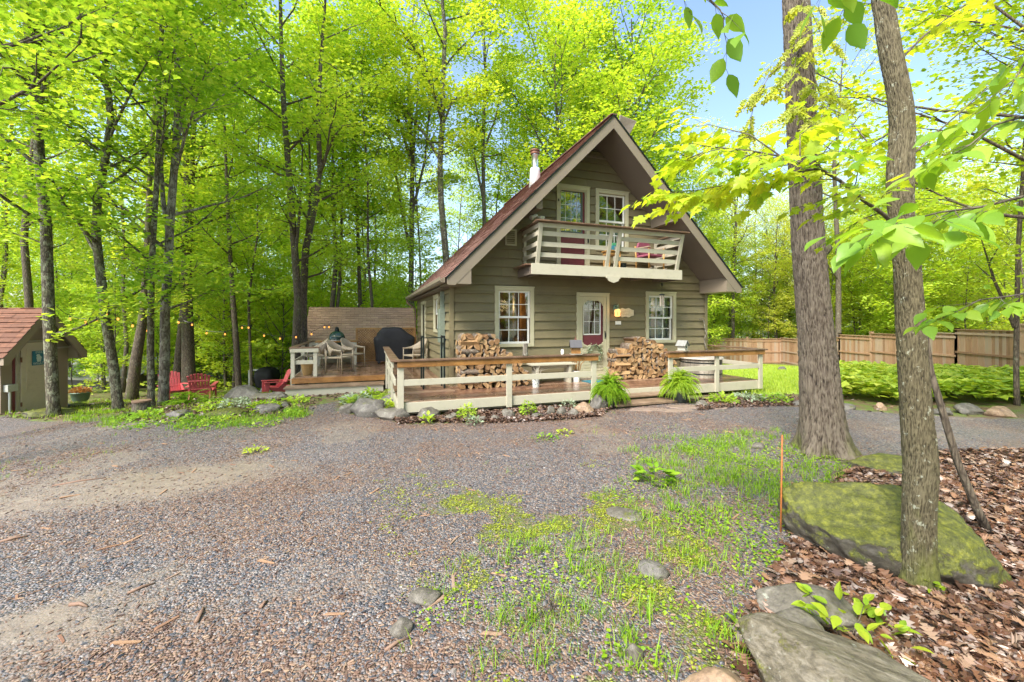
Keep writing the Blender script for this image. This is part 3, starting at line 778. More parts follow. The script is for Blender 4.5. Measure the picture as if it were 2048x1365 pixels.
# ---- left deck
ld = thing('side_deck', 0, 0, 0, 0, 'raised wet board terrace left of the cabin with one long low step', 'deck')
mb = MB()
for i in range(16):
    s0 = -7.1 + i * 0.1445; mb.box(s0 + 0.003, s0 + 0.1415, 2.60, 6.3, FLOOR - 0.035, FLOOR + R.uniform(-.001, .001))
mb.build('deck_floor', M['deck_y'], ld)
def seg2(name, mat, s0, s1, t0, t1, z0, z1, bev=0.004):
    mb = MB(); mb.box(s0, s1, t0, t1, z0, z1); return mb.build(name, mat, ld, bevel=bev)
seg2('rim_board', M['amber'], -7.12, -4.86, 2.555, 2.597, 0.10, 0.235)
seg2('rim_board', M['rail_paint'], -7.145, -7.105, 2.60, 6.3, -0.2, 0.235)
seg2('step', M['tread'], -7.22, -4.90, 2.10, 2.54, 0.03, 0.075)
seg2('step_riser', M['rail_paint'], -7.18, -4.92, 2.13, 2.16, -0.20, 0.029)
seg2('side_step', M['grey_wood'], -7.95, -7.25, 2.15, 2.75, -0.17, -0.12)
for (s, t) in ((-7.10, 2.66), (-6.58, 2.66), (-7.10, 4.4), (-7.10, 6.2), (-5.72, 6.2)):
    seg2('rail_post', M['rail_paint'], s - 0.045, s + 0.045, t - 0.045, t + 0.045, -0.1 if s < -7 else FLOOR, RT - 0.034)
seg2('rail_cap', M['cap'], -7.18, -6.48, 2.58, 2.74, RT - 0.033, RT)
seg2('rail_cap', M['cap'], -7.18, -7.03, 2.743, 6.28, RT - 0.033, RT)
seg2('rail_cap', M['cap'], -7.027, -5.66, 6.13, 6.28, RT - 0.033, RT)
seg2('cap_board', M['rail_paint'], -7.16, -6.50, 2.585, 2.613, RT - 0.13, RT - 0.034)
seg2('cap_board', M['rail_paint'], -7.05, -5.76, 6.15, 6.18, RT - 0.16, RT - 0.034)
seg2('mid_rail', M['rail_paint'], -7.05, -6.63, 2.65, 2.68, 0.58, 0.68)
seg2('mid_rail', M['rail_paint'], -7.12, -7.09, 2.71, 6.15, 0.58, 0.68)
seg2('mid_rail', M['rail_paint'], -7.05, -5.77, 6.19, 6.22, 0.58, 0.68)

# ---- lattice screen behind the grill
lt = thing('lattice_screen', -4.65, 6.15, FLOOR, 0, 'brown framed diagonal lattice screen behind the covered grill', 'screen')
mb = MB()
for s in (-1.0, -0.02, 0.93): mb.box(s - 0.045, s + 0.045, -0.04, 0.04, 0, 1.12)
mb.box(-1.045, 0.975, -0.05, 0.05, 1.121, 1.18); mb.box(-0.955, -0.065, -0.035, 0.035, 0, 0.07); mb.box(0.025, 0.885, -0.035, 0.035, 0, 0.07)
mb.build('frame', M['amber'], lt)
mb = MB()
for (a, b) in ((-0.955, -0.065), (0.025, 0.885)):
    z0, z1 = 0.071, 1.12; w = b - a
    for sg in (1, -1):
        off = -(z1 - z0)
        while off < w:
            # line x = off + u, z = z0 + u (or mirrored)
            u0, u1 = max(0, -off), min(z1 - z0, w - off)
            if u1 > u0 + 0.02:
                x0, x1 = off + u0, off + u1
                if sg < 0: x0, x1 = w - x0, w - x1
                mb.beam((a + x0, 0.008 * sg, z0 + u0), (a + x1, 0.008 * sg, z0 + u1), 0.012, 0.035)
            off += 0.085
mb.build('lattice', M['amber'], lt)

# ---- low shed behind with a tan roof
sh = thing('low_shed', -5.6, 8.7, 0, 0, 'low outbuilding with a tan brown shingle roof behind the terrace', 'shed')
mb = MB(); mb.box(-1.7, 1.9, -1.3, 1.3, -1.2, 1.0); mb.prism([(-1.3, 1.0), (1.3, 1.0), (0, 2.05)], -1.7, 1.9, 'x')
mb.build('wall', M['siding'], sh)
for sg in (-1, 1):
    shingle_roof('roof', M['shingle_tan'], (-1.85, sg * 1.65, 0.84 + 0.02), (1, 0, 0), (0, -sg * 1.65, 1.36), 3.95, math.hypot(1.65, 1.36), sh)
mb = MB(); mb.box(-1.85, 2.1, -1.66, -1.63, 0.74, 0.85); mb.prism([(-1.64, 0.84), (1.64, 0.84), (0, 2.19), ], -1.84, -1.80, 'x'); mb.build('fascia', M['cap'], sh)

# ------------------------------------------------------------------ left garden shed
SHX, SHY = -11.75, 10.25
gz0 = gz(SHX, SHY)
gs_ = empty('garden_shed', (SHX, SHY, gz0), rad(96), 'small brown shed with a rust red shingle roof at the left edge', 'shed')
# local: x along the gable (towards the back), y into the shed
mb = MB()
op = [(-0.42, 0.30, 0.02, 1.72)]
mb.prism([(-0.80, -0.1), (0.80, -0.1), (0.80, 1.62), (0, 2.52), (-0.80, 1.62)], 0.0, 2.6)
shed_m = painted('brown_shed_paint', (0.29, 0.23, 0.165), 0.08, 0.6, dirt_amt=0.35)
mb.build('wall', shed_m, gs_)
mb = MB(); mb.box(-0.50, -0.42, -0.03, -0.002, -0.02, 1.76); mb.box(-0.42, 0.34, -0.03, -0.002, 1.72, 1.76); mb.box(-0.86, -0.505, -0.04, -0.002, 1.52, 1.56); mb.box(0.37, 0.86, -0.04, -0.002, 1.52, 1.56); mb.box(-0.33, 0.33, -0.04, -0.002, 2.06, 2.10)
mb.build('trim', plain('pale_trim', (0.42, 0.37, 0.30), 0.6), gs_)
mb = MB(); mb.box(-0.41, 0.33, -0.045, -0.004, 0.02, 1.71)
dm = painted('tan_door_paint', (0.60, 0.50, 0.40), 0.06, 0.6, dirt_amt=0.3)
dr = mb.build('door', dm, gs_, bevel=0.004)
mb = MB(); mb.box(-0.30, 0.22, -0.052, -0.0455, 0.55, 0.57); mb.box(-0.30, 0.22, -0.052, -0.0455, 1.55, 1.57); mb.box(-0.30, -0.285, -0.052, -0.0455, 0.571, 1.549)
for k in range(9): mb.box(-0.26, 0.20, -0.050, -0.0455, 0.62 + k * 0.055, 0.635 + k * 0.055)
mb.build('door_panel', dm, dr)
mb = MB(); mb.box(-0.425, -0.395, -0.06, -0.0455, 1.25, 1.37); mb.box(-0.425, -0.395, -0.06, -0.0455, 0.2, 0.3); mb.build('hinge', M['rust'], dr)
mb = MB(); mb.box(-0.56, -0.505, -0.012, -0.002, 0.0, 1.52); mb.build('door_post', M['maroon'], gs_)
for sg in (-1, 1):
    shingle_roof('roof', M['shingle_shed'], (sg * 1.02, -0.28, 1.40), (0, 1, 0), (-sg * 1.02, 0, 1.16), 3.1, math.hypot(1.02, 1.16), gs_, course=0.15, lift=0.02)
mb = MB()
for sg in (-1, 1):
    mb.prism([(sg * 0.001, 2.555), (sg * 1.02, 1.395), (sg * 1.02, 1.24), (sg * 0.92, 1.24), (sg * 0.001, 2.36)], -0.28, -0.24)
    mb.prism([(sg * 0.81, 1.24), (sg * 1.0, 1.24), (sg * 1.0, 1.40), (sg * 0.81, 1.60)], -0.235, 2.7)
mb.build('fascia', shed_m, gs_)
# deep undersides of the roof
mb = MB()
for sg in (-1, 1): mb.beam((sg * 0.02, 1.2, 2.50), (sg * 1.0, 1.2, 1.38), 2.9, 0.03)
mb.build('roof_deck', M['soffit'], gs_)
# poster on the shed door
po = MB(); po.box(-0.17, 0.13, -0.064, -0.0535, 1.15, 1.50)
wpt = empty('poster', gs_.matrix_basis @ Vector((0, 0, 0)), 0, 'blue poster with a pale round head on the shed door', 'poster')
gs_m = Matrix.Translation(gs_.location) @ Matrix.Rotation(rad(96), 4, 'Z')
wpt.location = gs_m @ Vector((-0.02, -0.06, 1.325)); wpt.rotation_euler = (0, 0, rad(96))
mb = MB(); mb.box(-0.15, 0.15, -0.006, 0.006, -0.175, 0.175); mb.build('sheet', plain('blue_poster', (0.03, 0.17, 0.26), 0.5, var=0.15), wpt)
mb = MB()
mb.prism([(0.0 + 0.062 * math.cos(i * math.pi / 8), 0.0 + 0.055 * math.sin(i * math.pi / 8)) for i in range(16)], -0.010, -0.0065)
mb.prism([(-0.02 + 0.045 * math.cos(i * math.pi / 6), 0.06 + 0.035 * math.sin(i * math.pi / 6)) for i in range(12)], -0.0098, -0.0066)
mb.prism([(-0.04, -0.095), (0.04, -0.095), (0.055, -0.04), (-0.055, -0.04)], -0.0096, -0.0067)
mb.build('printed_figure', plain('pale_print', (0.55, 0.62, 0.62), 0.5), wpt)

def text_obj(body, size, mat, parent, loc, rot, name='lettering', ext=0.002):
    cu = bpy.data.curves.new(name, 'FONT'); cu.body = body; cu.size = size; cu.extrude = ext; cu.align_x = 'CENTER'; cu.align_y = 'CENTER'
    tmp = bpy.data.objects.new(name, cu); sc.collection.objects.link(tmp)
    dg = bpy.context.evaluated_depsgraph_get(); me = bpy.data.meshes.new_from_object(tmp.evaluated_get(dg))
    bpy.data.objects.remove(tmp); me.materials.clear(); me.materials.append(mat)
    o = bpy.data.objects.new(name, me); sc.collection.objects.link(o); o.parent = parent; o.location = loc; o.rotation_euler = rot
    return o
M['print'] = bpy.data.materials['pale_print']
text_obj('EVER', 0.075, M['print'], wpt, (0.0, -0.0075, 0.135), (rad(90), 0, 0))
text_obj('WHAT?', 0.085, M['print'], wpt, (0.0, -0.0075, -0.135), (rad(90), 0, 0))
# utility box and conduit on the shed
ub = empty('utility_box', gs_m @ Vector((-0.66, -0.002, 0)), rad(96), 'grey electrical box on a white conduit by the shed door', 'electrical box')
mb = MB(); mb.box(-0.09, 0.13, -0.10, 0, 0.60, 0.76); mb.build('box', plain('pale_grey_box', (0.45, 0.45, 0.40), 0.5), ub, bevel=0.006)
mb = MB(); mb.tube([(-0.01, -0.05, -0.1), (-0.01, -0.05, 0.60)], 0.02, 8); mb.build('conduit', M['white'], ub)

# far garage with a grey roof, below on the slope
gx, gy = -22.5, 24.5; g0 = gz(gx, gy)
ga = empty('garage', (gx, gy, g0), rad(-12), 'low grey roofed outbuilding far down the slope behind the brown shed', 'outbuilding')
mb = MB(); mb.box(-3, 3, -2, 2, -0.3, 1.0); mb.build('wall', plain('grey_brown_wall', (0.16, 0.14, 0.11), 0.7), ga)
for sg in (-1, 1): shingle_roof('roof', M['shingle_grey'], (-3.3, sg * 2.4, 0.88), (1, 0, 0), (0, -sg * 2.4, 1.0), 6.6, 2.6, ga)
mb = MB(); mb.box(-3.3, 3.3, -2.43, -2.40, 0.76, 0.90); mb.build('fascia', M['rail_paint'], ga)

# ------------------------------------------------------------------ wooden fence
def fence_board_mat():
    t = NT('cedar_fence_boards'); isl = t.island()
    n = t.noise(t.coord((14, 14, 1.0)), 2.2, 7, 0.7)
    v = t.math('ADD', t.math('MULTIPLY', n, 0.55), t.math('MULTIPLY', isl, 0.45))
    base = t.ramp(v, [(0.2, (0.20, 0.115, 0.065)), (0.45, (0.37, 0.22, 0.125)), (0.6, (0.40, 0.28, 0.19)), (0.8, (0.33, 0.28, 0.22))])
    t.bsdf(base, 0.8, bump=n, bstr=0.4, bdist=0.01); return t.m
M['fence'] = fence_board_mat()
def fence(pts, label, H=1.78, stepy=False):
    (x0, y0) = pts[0]; root = empty('wooden_fence', (x0, y0, gz(x0, y0)), 0, label, 'fence')
    o0 = root.location.copy(); bm_, rl = MB(), MB(); posts = []
    for (xa, ya), (xb, yb) in zip(pts, pts[1:]):
        A, B = Vector((xa, ya, 0)), Vector((xb, yb, 0)); L = (B - A).length; d = (B - A) / L; nrm = Vector((-d.y, d.x, 0))
        if nrm.y > 0 or (abs(d.y) > abs(d.x) and nrm.x > 0): nrm = -nrm     # towards the lawn
        npan = max(1, round(L / 2.4)); pl = L / npan
        for k in range(npan):
            p, q = A + d * (k * pl), A + d * ((k + 1) * pl); mid = (p + q) / 2
            gl = gz(mid.x, mid.y)
            slope = (gz(q.x, q.y) - gz(p.x, p.y)) * (0.0 if stepy else 1.0)
            za = gl - slope / 2; zb = gl + slope / 2
            nb = int(pl / 0.143)
            for j in range(nb):
                u0, u1 = j / nb, (j + 1) / nb
                P0, P1 = p + d * (pl * u0 + 0.003), p + d * (pl * u1 - 0.003)
                zz = za + (zb - za) * (u0 + u1) / 2
                off = nrm * (0.02 if j % 2 else 0.026)
                a, b = P0 + off, P1 + off; c, e = P1 + off + nrm * 0.018, P0 + off + nrm * 0.018
                bm_.hexa([(v - o0) for v in [Vector((a.x, a.y, zz - 0.25)), Vector((b.x, b.y, zz - 0.25)), Vector((c.x, c.y, zz - 0.25)), Vector((e.x, e.y, zz - 0.25)), Vector((a.x, a.y, zz + H)), Vector((b.x, b.y, zz + H)), Vector((c.x, c.y, zz + H)), Vector((e.x, e.y, zz + H))]])
            for h, w, th_ in ((H + 0.02, 0.09, 0.035), (H - 0.14, 0.09, 0.03), (0.85, 0.08, 0.04), (0.12, 0.09, 0.03)):
                P = Vector((p.x, p.y, za + h)) + nrm * (0.062 if h < H else 0.035) - o0; Q = Vector((q.x, q.y, zb + h)) + nrm * (0.062 if h < H else 0.035) - o0
                if h > H: rl.beam(P, Q, 0.11, 0.035)
                else: rl.beam(P, Q, th_, w)
            posts.append((p, gl, slope))
        posts.append((B, gz(B.x, B.y), 0))
    bm_.build('boards', M['fence'], root, fix=False)
    rl.build('rail', M['fence'], root, fix=False)
    for p, gl, slp in posts:
        mb = MB(); c = p - o0; g = gz(p.x, p.y) - o0.z
        mb.box(c.x - 0.06, c.x + 0.06, c.y - 0.06, c.y + 0.06, g - 0.3, g + H + 0.14); mb.box(c.x - 0.075, c.x + 0.075, c.y - 0.075, c.y + 0.075, g + H + 0.141, g + H + 0.17)
        mb.build('post', M['fence'], root)
    return root
fence([(9.0, 29.0), (19.5, 30.0)], 'far stretch of cedar board fence closing the lawn behind the cabin')
fence([(19.5, 30.0), (19.0, 24.0), (18.8, 17.5), (17.6, 12.0), (17.4, 8.0)], 'near stretch of cedar board fence stepping along the right side behind the ground cover', stepy=True)
# ------------------------------------------------------------------ firewood
def log_mat():
    t = NT('split_wood'); isl = t.n('ShaderNodeObjectInfo').outputs['Random']
    n = t.noise(t.coord((30, 3, 30)), 2, 6, 0.7); r = t.noise(t.coord(), 26, 4, 0.6)
    v = t.math('ADD', t.math('MULTIPLY', isl, 0.5), t.math('ADD', t.math('MULTIPLY', n, 0.3), t.math('MULTIPLY', r, 0.2)))
    base = t.ramp(v, [(0.15, (0.13, 0.065, 0.03)), (0.40, (0.28, 0.155, 0.065)), (0.62, (0.38, 0.24, 0.115)), (0.85, (0.21, 0.14, 0.08))])
    t.bsdf(base, 0.75, bump=n, bstr=0.5, bdist=0.008); return t.m
M['split'] = log_mat()
M['logbark'] = bark('firewood_bark', (0.05, 0.035, 0.025), (0.14, 0.10, 0.07), (0.26, 0.20, 0.15), (0.36, 0.34, 0.28), 0.06, 2.0, 0.0, 0.01)
def log_mesh(k, rng):
    kind = k % 4; w = rng.uniform(0.06, 0.08); L = 0.20
    if kind == 0: sec = [(w * math.cos(a), w * math.sin(a)) for a in [i * math.pi / 5 for i in range(10)]]; flat = set()
    elif kind == 1: sec = [(-w * 1.1, -w * .35)] + [(w * 1.15 * math.cos(a), -w * .35 + w * 1.2 * math.sin(a)) for a in [math.pi * i / 6 for i in range(0, 6)]]; flat = {0, len(sec) - 1}
    else:
        sec = [(0, -w * 0.95)] + [(w * 1.5 * math.cos(a), -w * .95 + w * 1.65 * math.sin(a)) for a in [rad(38 + 104 * i / 5) for i in range(6)]]; flat = {0, len(sec) - 1}
    sec = [(x + rng.uniform(-.006, .006), z + rng.uniform(-.006, .006)) for x, z in sec]
    n = len(sec); mb = MB(); rings = 3
    vs = []
    for r in range(rings):
        y = -L + 2 * L * r / (rings - 1); sc2 = rng.uniform(0.94, 1.06)
        for x, z in sec: vs.append((x * sc2, y + rng.uniform(-.012, .012) * (r != 1), z * sc2))
    fs = [tuple(range(n)), tuple(range(n * rings - 1, n * (rings - 1) - 1, -1))]
    mi = [0, 0]
    for r in range(rings - 1):
        for i in range(n):
            fs.append((r * n + i, r * n + (i + 1) % n, (r + 1) * n + (i + 1) % n, (r + 1) * n + i)); mi.append(0 if i in flat else 1)
    mb.add(vs, fs); mb.m = mi
    o = mb.build('firewood_log', [M['split'], M['logbark']]); return o
lrng = random.Random(21)
log_protos = [log_mesh(k, lrng) for k in range(12)]
log_used = set()
def put_log(s, t, z, yaw, roll, sc_, label, group):
    k = lrng.randrange(12); src = log_protos[k]
    o = src if k not in log_used else src.copy()
    if k in log_used: sc.collection.objects.link(o)
    log_used.add(k)
    o.location = W(s, t, z); o.rotation_euler = (lrng.uniform(-.03, .03), roll, TH + yaw); o.scale = (sc_, 1, sc_)
    return tag(o, label, 'firewood', group)
def stack(s0, s1, tf, prof, cross, label0, group):
    row, z = 0, FLOOR + 0.06
    top = max(p[1] for p in prof)
    hs, ss = [p[1] for p in prof], [p[0] for p in prof]
    while z < FLOOR + max(hs):
        hp = 'low' if z < FLOOR + top * .33 else ('halfway up' if z < FLOOR + top * .68 else 'high')
        s = s0 + cross + lrng.uniform(0, 0.05)
        while s < s1:
            if FLOOR + np.interp(s, ss, hs) > z - 0.02:
                label = '%s %s, %s' % (label0, hp, 'towards its left half' if s < (s0 + s1) / 2 else 'towards its right half')
                put_log(s, tf + 0.2 + lrng.uniform(-.035, .03), z + lrng.uniform(-.02, .02), lrng.uniform(-.10, .10), lrng.uniform(-3, 3), lrng.uniform(0.78, 1.15), label, group)
            s += lrng.uniform(0.115, 0.145)
        label = '%s %s, at its left end' % (label0, hp)
        if FLOOR + np.interp(s0 + 0.1, ss, hs) > z - 0.02:
            if row % 2 == 0:
                for q in (0.08, 0.24, 0.38)[:3 if cross > 0.35 else 2]:
                    put_log(s0 + q, tf + 0.2 + lrng.uniform(-.03, .03), z, lrng.uniform(-.06, .06), lrng.uniform(-3, 3), lrng.uniform(.9, 1.1), label, group)
            else:
                for q in (0.05, 0.19, 0.34): put_log(s0 + 0.21 + lrng.uniform(-.02, .02), tf + q, z, math.pi / 2 + lrng.uniform(-.06, .06), lrng.uniform(-3, 3), lrng.uniform(.9, 1.1), label, group)
        z += 0.103; row += 1
stack(-3.50, -1.92, -0.62, [(-3.5, 1.12), (-3.05, 1.18), (-2.8, 1.12), (-2.62, 0.92), (-2.5, 0.82), (-2.3, 0.60), (-2.1, 0.42), (-1.9, 0.22)], 0.42,
      'firewood log in the stack left of the door,', 'firewood logs stacked left of the door')
stack(0.36, 2.14, -0.50, [(0.36, 0.66), (0.75, 0.80), (0.95, 1.06), (1.15, 1.04), (1.35, 0.92), (1.55, 0.84), (1.8, 0.74), (2.0, 0.5), (2.15, 0.3)], 0.42,
      'firewood log in the stack right of the door,', 'firewood logs stacked right of the door')

# ------------------------------------------------------------------ furniture on the decks
def rnd_chair(s, t, rz, label):
    c = thing('wicker_chair', s, t, FLOOR, rz, label, 'chair', 'wicker chairs on the terrace')
    tan = M['wicker']
    mb = MB()   # seat
    mb.prism([(-0.25, -0.25), (0.25, -0.25), (0.24, 0.20), (-0.24, 0.20)], 0.40, 0.44, 'z'); mb.build('seat', tan, c, bevel=0.01)
    # wrap-round back and arms: a band that drops from the back to the front
    k = 22; vs = []; 
    for i in range(k + 1):
        a = math.pi * (-0.02 + 1.04 * i / k); x = 0.30 * math.cos(a); y = -0.24 + 0.52 * max(0, math.sin(a)) ** 0.8
        h = 0.64 + 0.27 * max(0, math.sin(a)) ** 2.2; lo = 0.60 if abs(math.cos(a)) > .85 else 0.46
        f = 1 + 0.10 * max(0, math.sin(a))
        vs += [(x, y, lo), (x * f, y + 0.07 * math.sin(a), h), (x * 0.93, y - 0.015, lo), (x * f * 0.93, y + 0.07 * math.sin(a) - 0.015, h)]
    fs = []
    for i in range(k):
        b = 4 * i; fs += [(b, b + 4, b + 5, b + 1), (b + 2, b + 3, b + 7, b + 6), (b + 1, b + 5, b + 7, b + 3), (b, b + 2, b + 6, b + 4)]
    fs += [(0, 1, 3, 2), (4 * k, 4 * k + 2, 4 * k + 3, 4 * k + 1)]
    mb = MB(); mb.add(vs, fs); mb.build('backrest', tan, c, True)
    for sx in (-1, 1):
        for (y, ytop, z1) in ((-0.24, -0.24, 0.60), (0.19, 0.22, 0.62)):
            mb = MB(); mb.tube([(sx * 0.27, y - (0.02 if y < 0 else -0.05), 0), (sx * 0.265, ytop, 0.42), (sx * 0.27, ytop, z1)], 0.016, 6); mb.build('leg', tan, c, True)
    return c
def wicker_mat(name, c1, c2):
    t = NT(name); w = t.n('ShaderNodeTexWave'); w.inputs['Scale'].default_value = 28; t.l(t.coord(), w.inputs[0])
    w2 = t.n('ShaderNodeTexWave'); w2.bands_direction = 'Z'; w2.inputs['Scale'].default_value = 28; t.l(t.coord(), w2.inputs[0])
    h = t.math('MULTIPLY', w.outputs['Fac'], w2.outputs['Fac'])
    t.bsdf(t.ramp(h, [(0.0, c1), (0.6, c2)]), 0.6, bump=h, bstr=0.6, bdist=0.006); return t.m
M['wicker'] = wicker_mat('tan_wicker', (0.28, 0.22, 0.15), (0.50, 0.42, 0.31))
rnd_chair(-6.05, 3.35, rad(60), 'tan wicker armchair nearest the open front edge of the terrace')
rnd_chair(-5.75, 4.35, rad(55), 'tan wicker armchair in the middle of the terrace before the grill table')
rnd_chair(-6.75, 4.2, rad(-75), 'tan wicker armchair against the left rail of the terrace')
rnd_chair(-3.98, 3.3, rad(-65), 'tan wicker armchair on the narrow deck beside the cabin side wall')

# covered gas grill
gr = thing('covered_grill', -4.45, 5.35, FLOOR, 0, 'gas grill under a wrinkled black cover before the lattice screen', 'grill')
import mathutils.noise as mn
def drape(prof_x, depth, name, parent, mat, seed=1, res=40):
    """a cover hanging over a box-like body: superellipse rings lofted upward, wrinkled"""
    vs, fs = [], []; rings = len(prof_x); n = res
    for (z, hx, hy, cx) in prof_x:
        for j in range(n):
            a = 2 * math.pi * j / n; c_, s_ = math.cos(a), math.sin(a); p = 0.45
            x = cx + hx * math.copysign(abs(c_) ** p, c_); y = hy * math.copysign(abs(s_) ** p, s_)
            w = 0.035 * mn.noise(Vector((x * 5 + seed, y * 5, z * 2.2))) + 0.012 * math.sin(a * 11 + z * 3)
            k = 1 + w / max(hx, .1) * (1.2 if z < 0.8 else 0.8)
            vs.append((x * k, y * k, z + 0.015 * mn.noise(Vector((x * 6, y * 6, z + 9)))))
    for i in range(rings - 1):
        for j in range(n): fs.append((i * n + j, i * n + (j + 1) % n, (i + 1) * n + (j + 1) % n, (i + 1) * n + j))
    fs.append(tuple(range((rings - 1) * n, rings * n)))
    mb = MB(); mb.add(vs, fs); return mb.build(name, mat, parent, True)
M['tarp'] = plain('black_cover_fabric', (0.010, 0.010, 0.012), 0.75, var=0.4, scale=5, bump=0.4)
drape([(0.10, .60, .30, 0), (0.3, .60, .30, 0), (0.55, .62, .31, 0), (0.78, .66, .32, 0.0), (0.86, .66, .31, 0.0), (0.92, .58, .30, 0), (1.00, .50, .29, -.05), (1.12, .36, .26, -.08), (1.19, .30, .22, -.08), (1.21, .20, .14, -.08)], .3, 'cover', gr, M['tarp'])
mb = MB()
for sx in (-.5, .5): mb.tube([(sx, 0.0, 0.05), (sx, 0.04, 0.05)], 0.05, 12); mb.box(sx - .02, sx + .02, -.2, .2, 0.05, 0.15)
mb.build('wheel', M['black_plastic'], gr)
# green ceramic egg grill on a table
tb = thing('grill_table', -6.25, 5.55, FLOOR, 0, 'pale wooden table with an orange brown top carrying the green ceramic grill', 'table')
mb = MB(); mb.box(-0.62, -0.27, -0.33, 0.33, 0.74, 0.78); mb.box(0.27, 0.62, -0.33, 0.33, 0.74, 0.78); mb.box(-0.269, 0.269, -0.33, -0.26, 0.742, 0.778); mb.box(-0.269, 0.269, 0.26, 0.33, 0.742, 0.778); mb.build('table_top', M['amber'], tb)
for sx in (-.56, .56):
    for sy in (-.28, .28): mb = MB(); mb.box(sx - .04, sx + .04, sy - .04, sy + .04, 0, 0.739); mb.build('leg', M['rail_paint'], tb)
mb = MB(); mb.box(-0.5, 0.5, -0.3, 0.3, 0.22, 0.25); mb.build('shelf', M['rail_paint'], tb)
eg = thing('egg_grill', -6.25, 5.55, FLOOR, 0, 'dark green ceramic egg shaped grill set in the terrace table', 'grill')
M['egg'] = plain('dark_green_glaze', (0.015, 0.045, 0.035), 0.25, var=0.3)
mb = MB(); mb.lathe([(0.10, 0.26), (0.17, 0.30), (0.235, 0.45), (0.25, 0.62), (0.255, 0.80)], n=20); mb.build('base', M['egg'], eg, True)
mb = MB(); mb.lathe([(0.258, 0.81), (0.258, 0.85), (0.24, 0.93), (0.18, 1.03), (0.09, 1.09)], n=20); mb.build('lid', M['egg'], eg, True)
mb = MB(); mb.lathe([(0.07, 1.091), (0.075, 1.14), (0.05, 1.17), (0.06, 1.18), (0.06, 1.20), (0.01, 1.23)], n=14); mb.build('chimney_cap', M['metal_dark'], eg, True)
mb = MB(); mb.lathe([(0.263, 0.795), (0.263, 0.812)], n=20); mb.tube([(-0.13, -0.26, 0.93), (-0.12, -0.33, 0.93), (0.12, -0.33, 0.93), (0.13, -0.26, 0.93)], 0.014, 6); mb.build('band_and_handle', M['steel'], eg)
# straw basket pot behind the short rail
bp = thing('basket_planter', -6.82, 3.05, FLOOR, 0, 'straw basket planter behind the short white rail at the terrace corner', 'planter')
mb = MB(); mb.lathe([(0.10, 0), (0.13, 0.12), (0.15, 0.26), (0.155, 0.28)], n=16); mb.build('basket', wicker_mat('straw', (0.32, 0.18, 0.06), (0.58, 0.38, 0.16)), bp)

# black steel firewood rack, empty
rk = thing('firewood_rack', -3.98, -0.12, FLOOR, 0, 'empty black steel tube firewood rack at the cabin corner', 'rack')
mb = MB()
for x in (-0.22, 0.22):
    for (a, b) in (((x, -.18, 0.0), (x, -.18, 1.10)), ((x, .18, 0.0), (x, .18, 1.10)), ((x, -.18, 1.10), (x, .18, 1.10)), ((x, -.18, 0.10), (x, .18, 0.10))): mb.beam(a, b, 0.035, 0.035)
mb.build('side_frame', M['metal_dark'], rk)
mb = MB()
for y in (-.14, .14): mb.beam((-.24, y, 0.12), (.24, y, 0.12), 0.03, 0.03)
mb.beam((-.2, -.18, 1.08), (.2, -.18, 1.08), 0.02, 0.02)
mb.build('base_rail', M['metal_dark'], rk)

# white bench
be = thing('bench', -1.28, -0.36, FLOOR, 0, 'weathered white painted bench between the firewood and the front door', 'bench')
mb = MB(); mb.box(-0.56, 0.56, -0.17, -0.005, 0.42, 0.455); mb.box(-0.56, 0.56, 0.005, 0.17, 0.42, 0.455); mb.build('seat', M['rail_paint'], be, bevel=0.005)
for x in (-0.44, 0.38): mb = MB(); mb.box(x, x + 0.06, -0.14, 0.14, 0.0, 0.419); mb.build('leg', M['rail_paint'], be, bevel=0.004)
mb = MB(); mb.box(-0.38, 0.38, -0.02, 0.02, 0.33, 0.418); mb.build('apron', M['rail_paint'], be)
# patterned pail with sticks, white bucket of twigs
def bucket(name, s, t, r, h, mat, label, nst, seed, hgt):
    b = thing(name, s, t, FLOOR, 0, label, 'bucket')
    mb = MB(); mb.lathe([(r * .82, 0), (r, h), (r * .95, h), (r * .8, 0.02)], n=18); mb.build('pail', mat, b, False)
    mb = MB(); q = random.Random(seed)
    for i in range(nst):
        a = q.uniform(0, 6.28); e = q.uniform(.05, .22)
        mb.tube([(r * .4 * math.cos(a), r * .4 * math.sin(a), 0.03), (r * .6 * math.cos(a) + e * .4 * math.cos(a), r * .6 * math.sin(a), h + .15), (e * 1.6 * math.cos(a), e * math.sin(a), h + hgt * q.uniform(.6, 1))], [0.010, 0.008, 0.005], 5)
    mb.build('twigs', M['grey_wood'] if nst < 7 else M['amber'], b)
t_ = NT('speckled_enamel'); t_.bsdf(t_.ramp(t_.voro(t_.coord(), 28), [(0.2, (0.12, 0.14, 0.15)), (0.45, (0.55, 0.58, 0.55))]), 0.4); M['speckle'] = t_.m
bucket('twig_pail', -1.86, -0.80, 0.085, 0.20, M['speckle'], 'speckled grey pail of sticks standing on the deck at the left end of the bench', 6, 3, .25)
bucket('twig_pail', -0.66, -0.38, 0.10, 0.26, M['white'], 'white bucket of brown branches between the bench and the front door', 10, 4, .34)
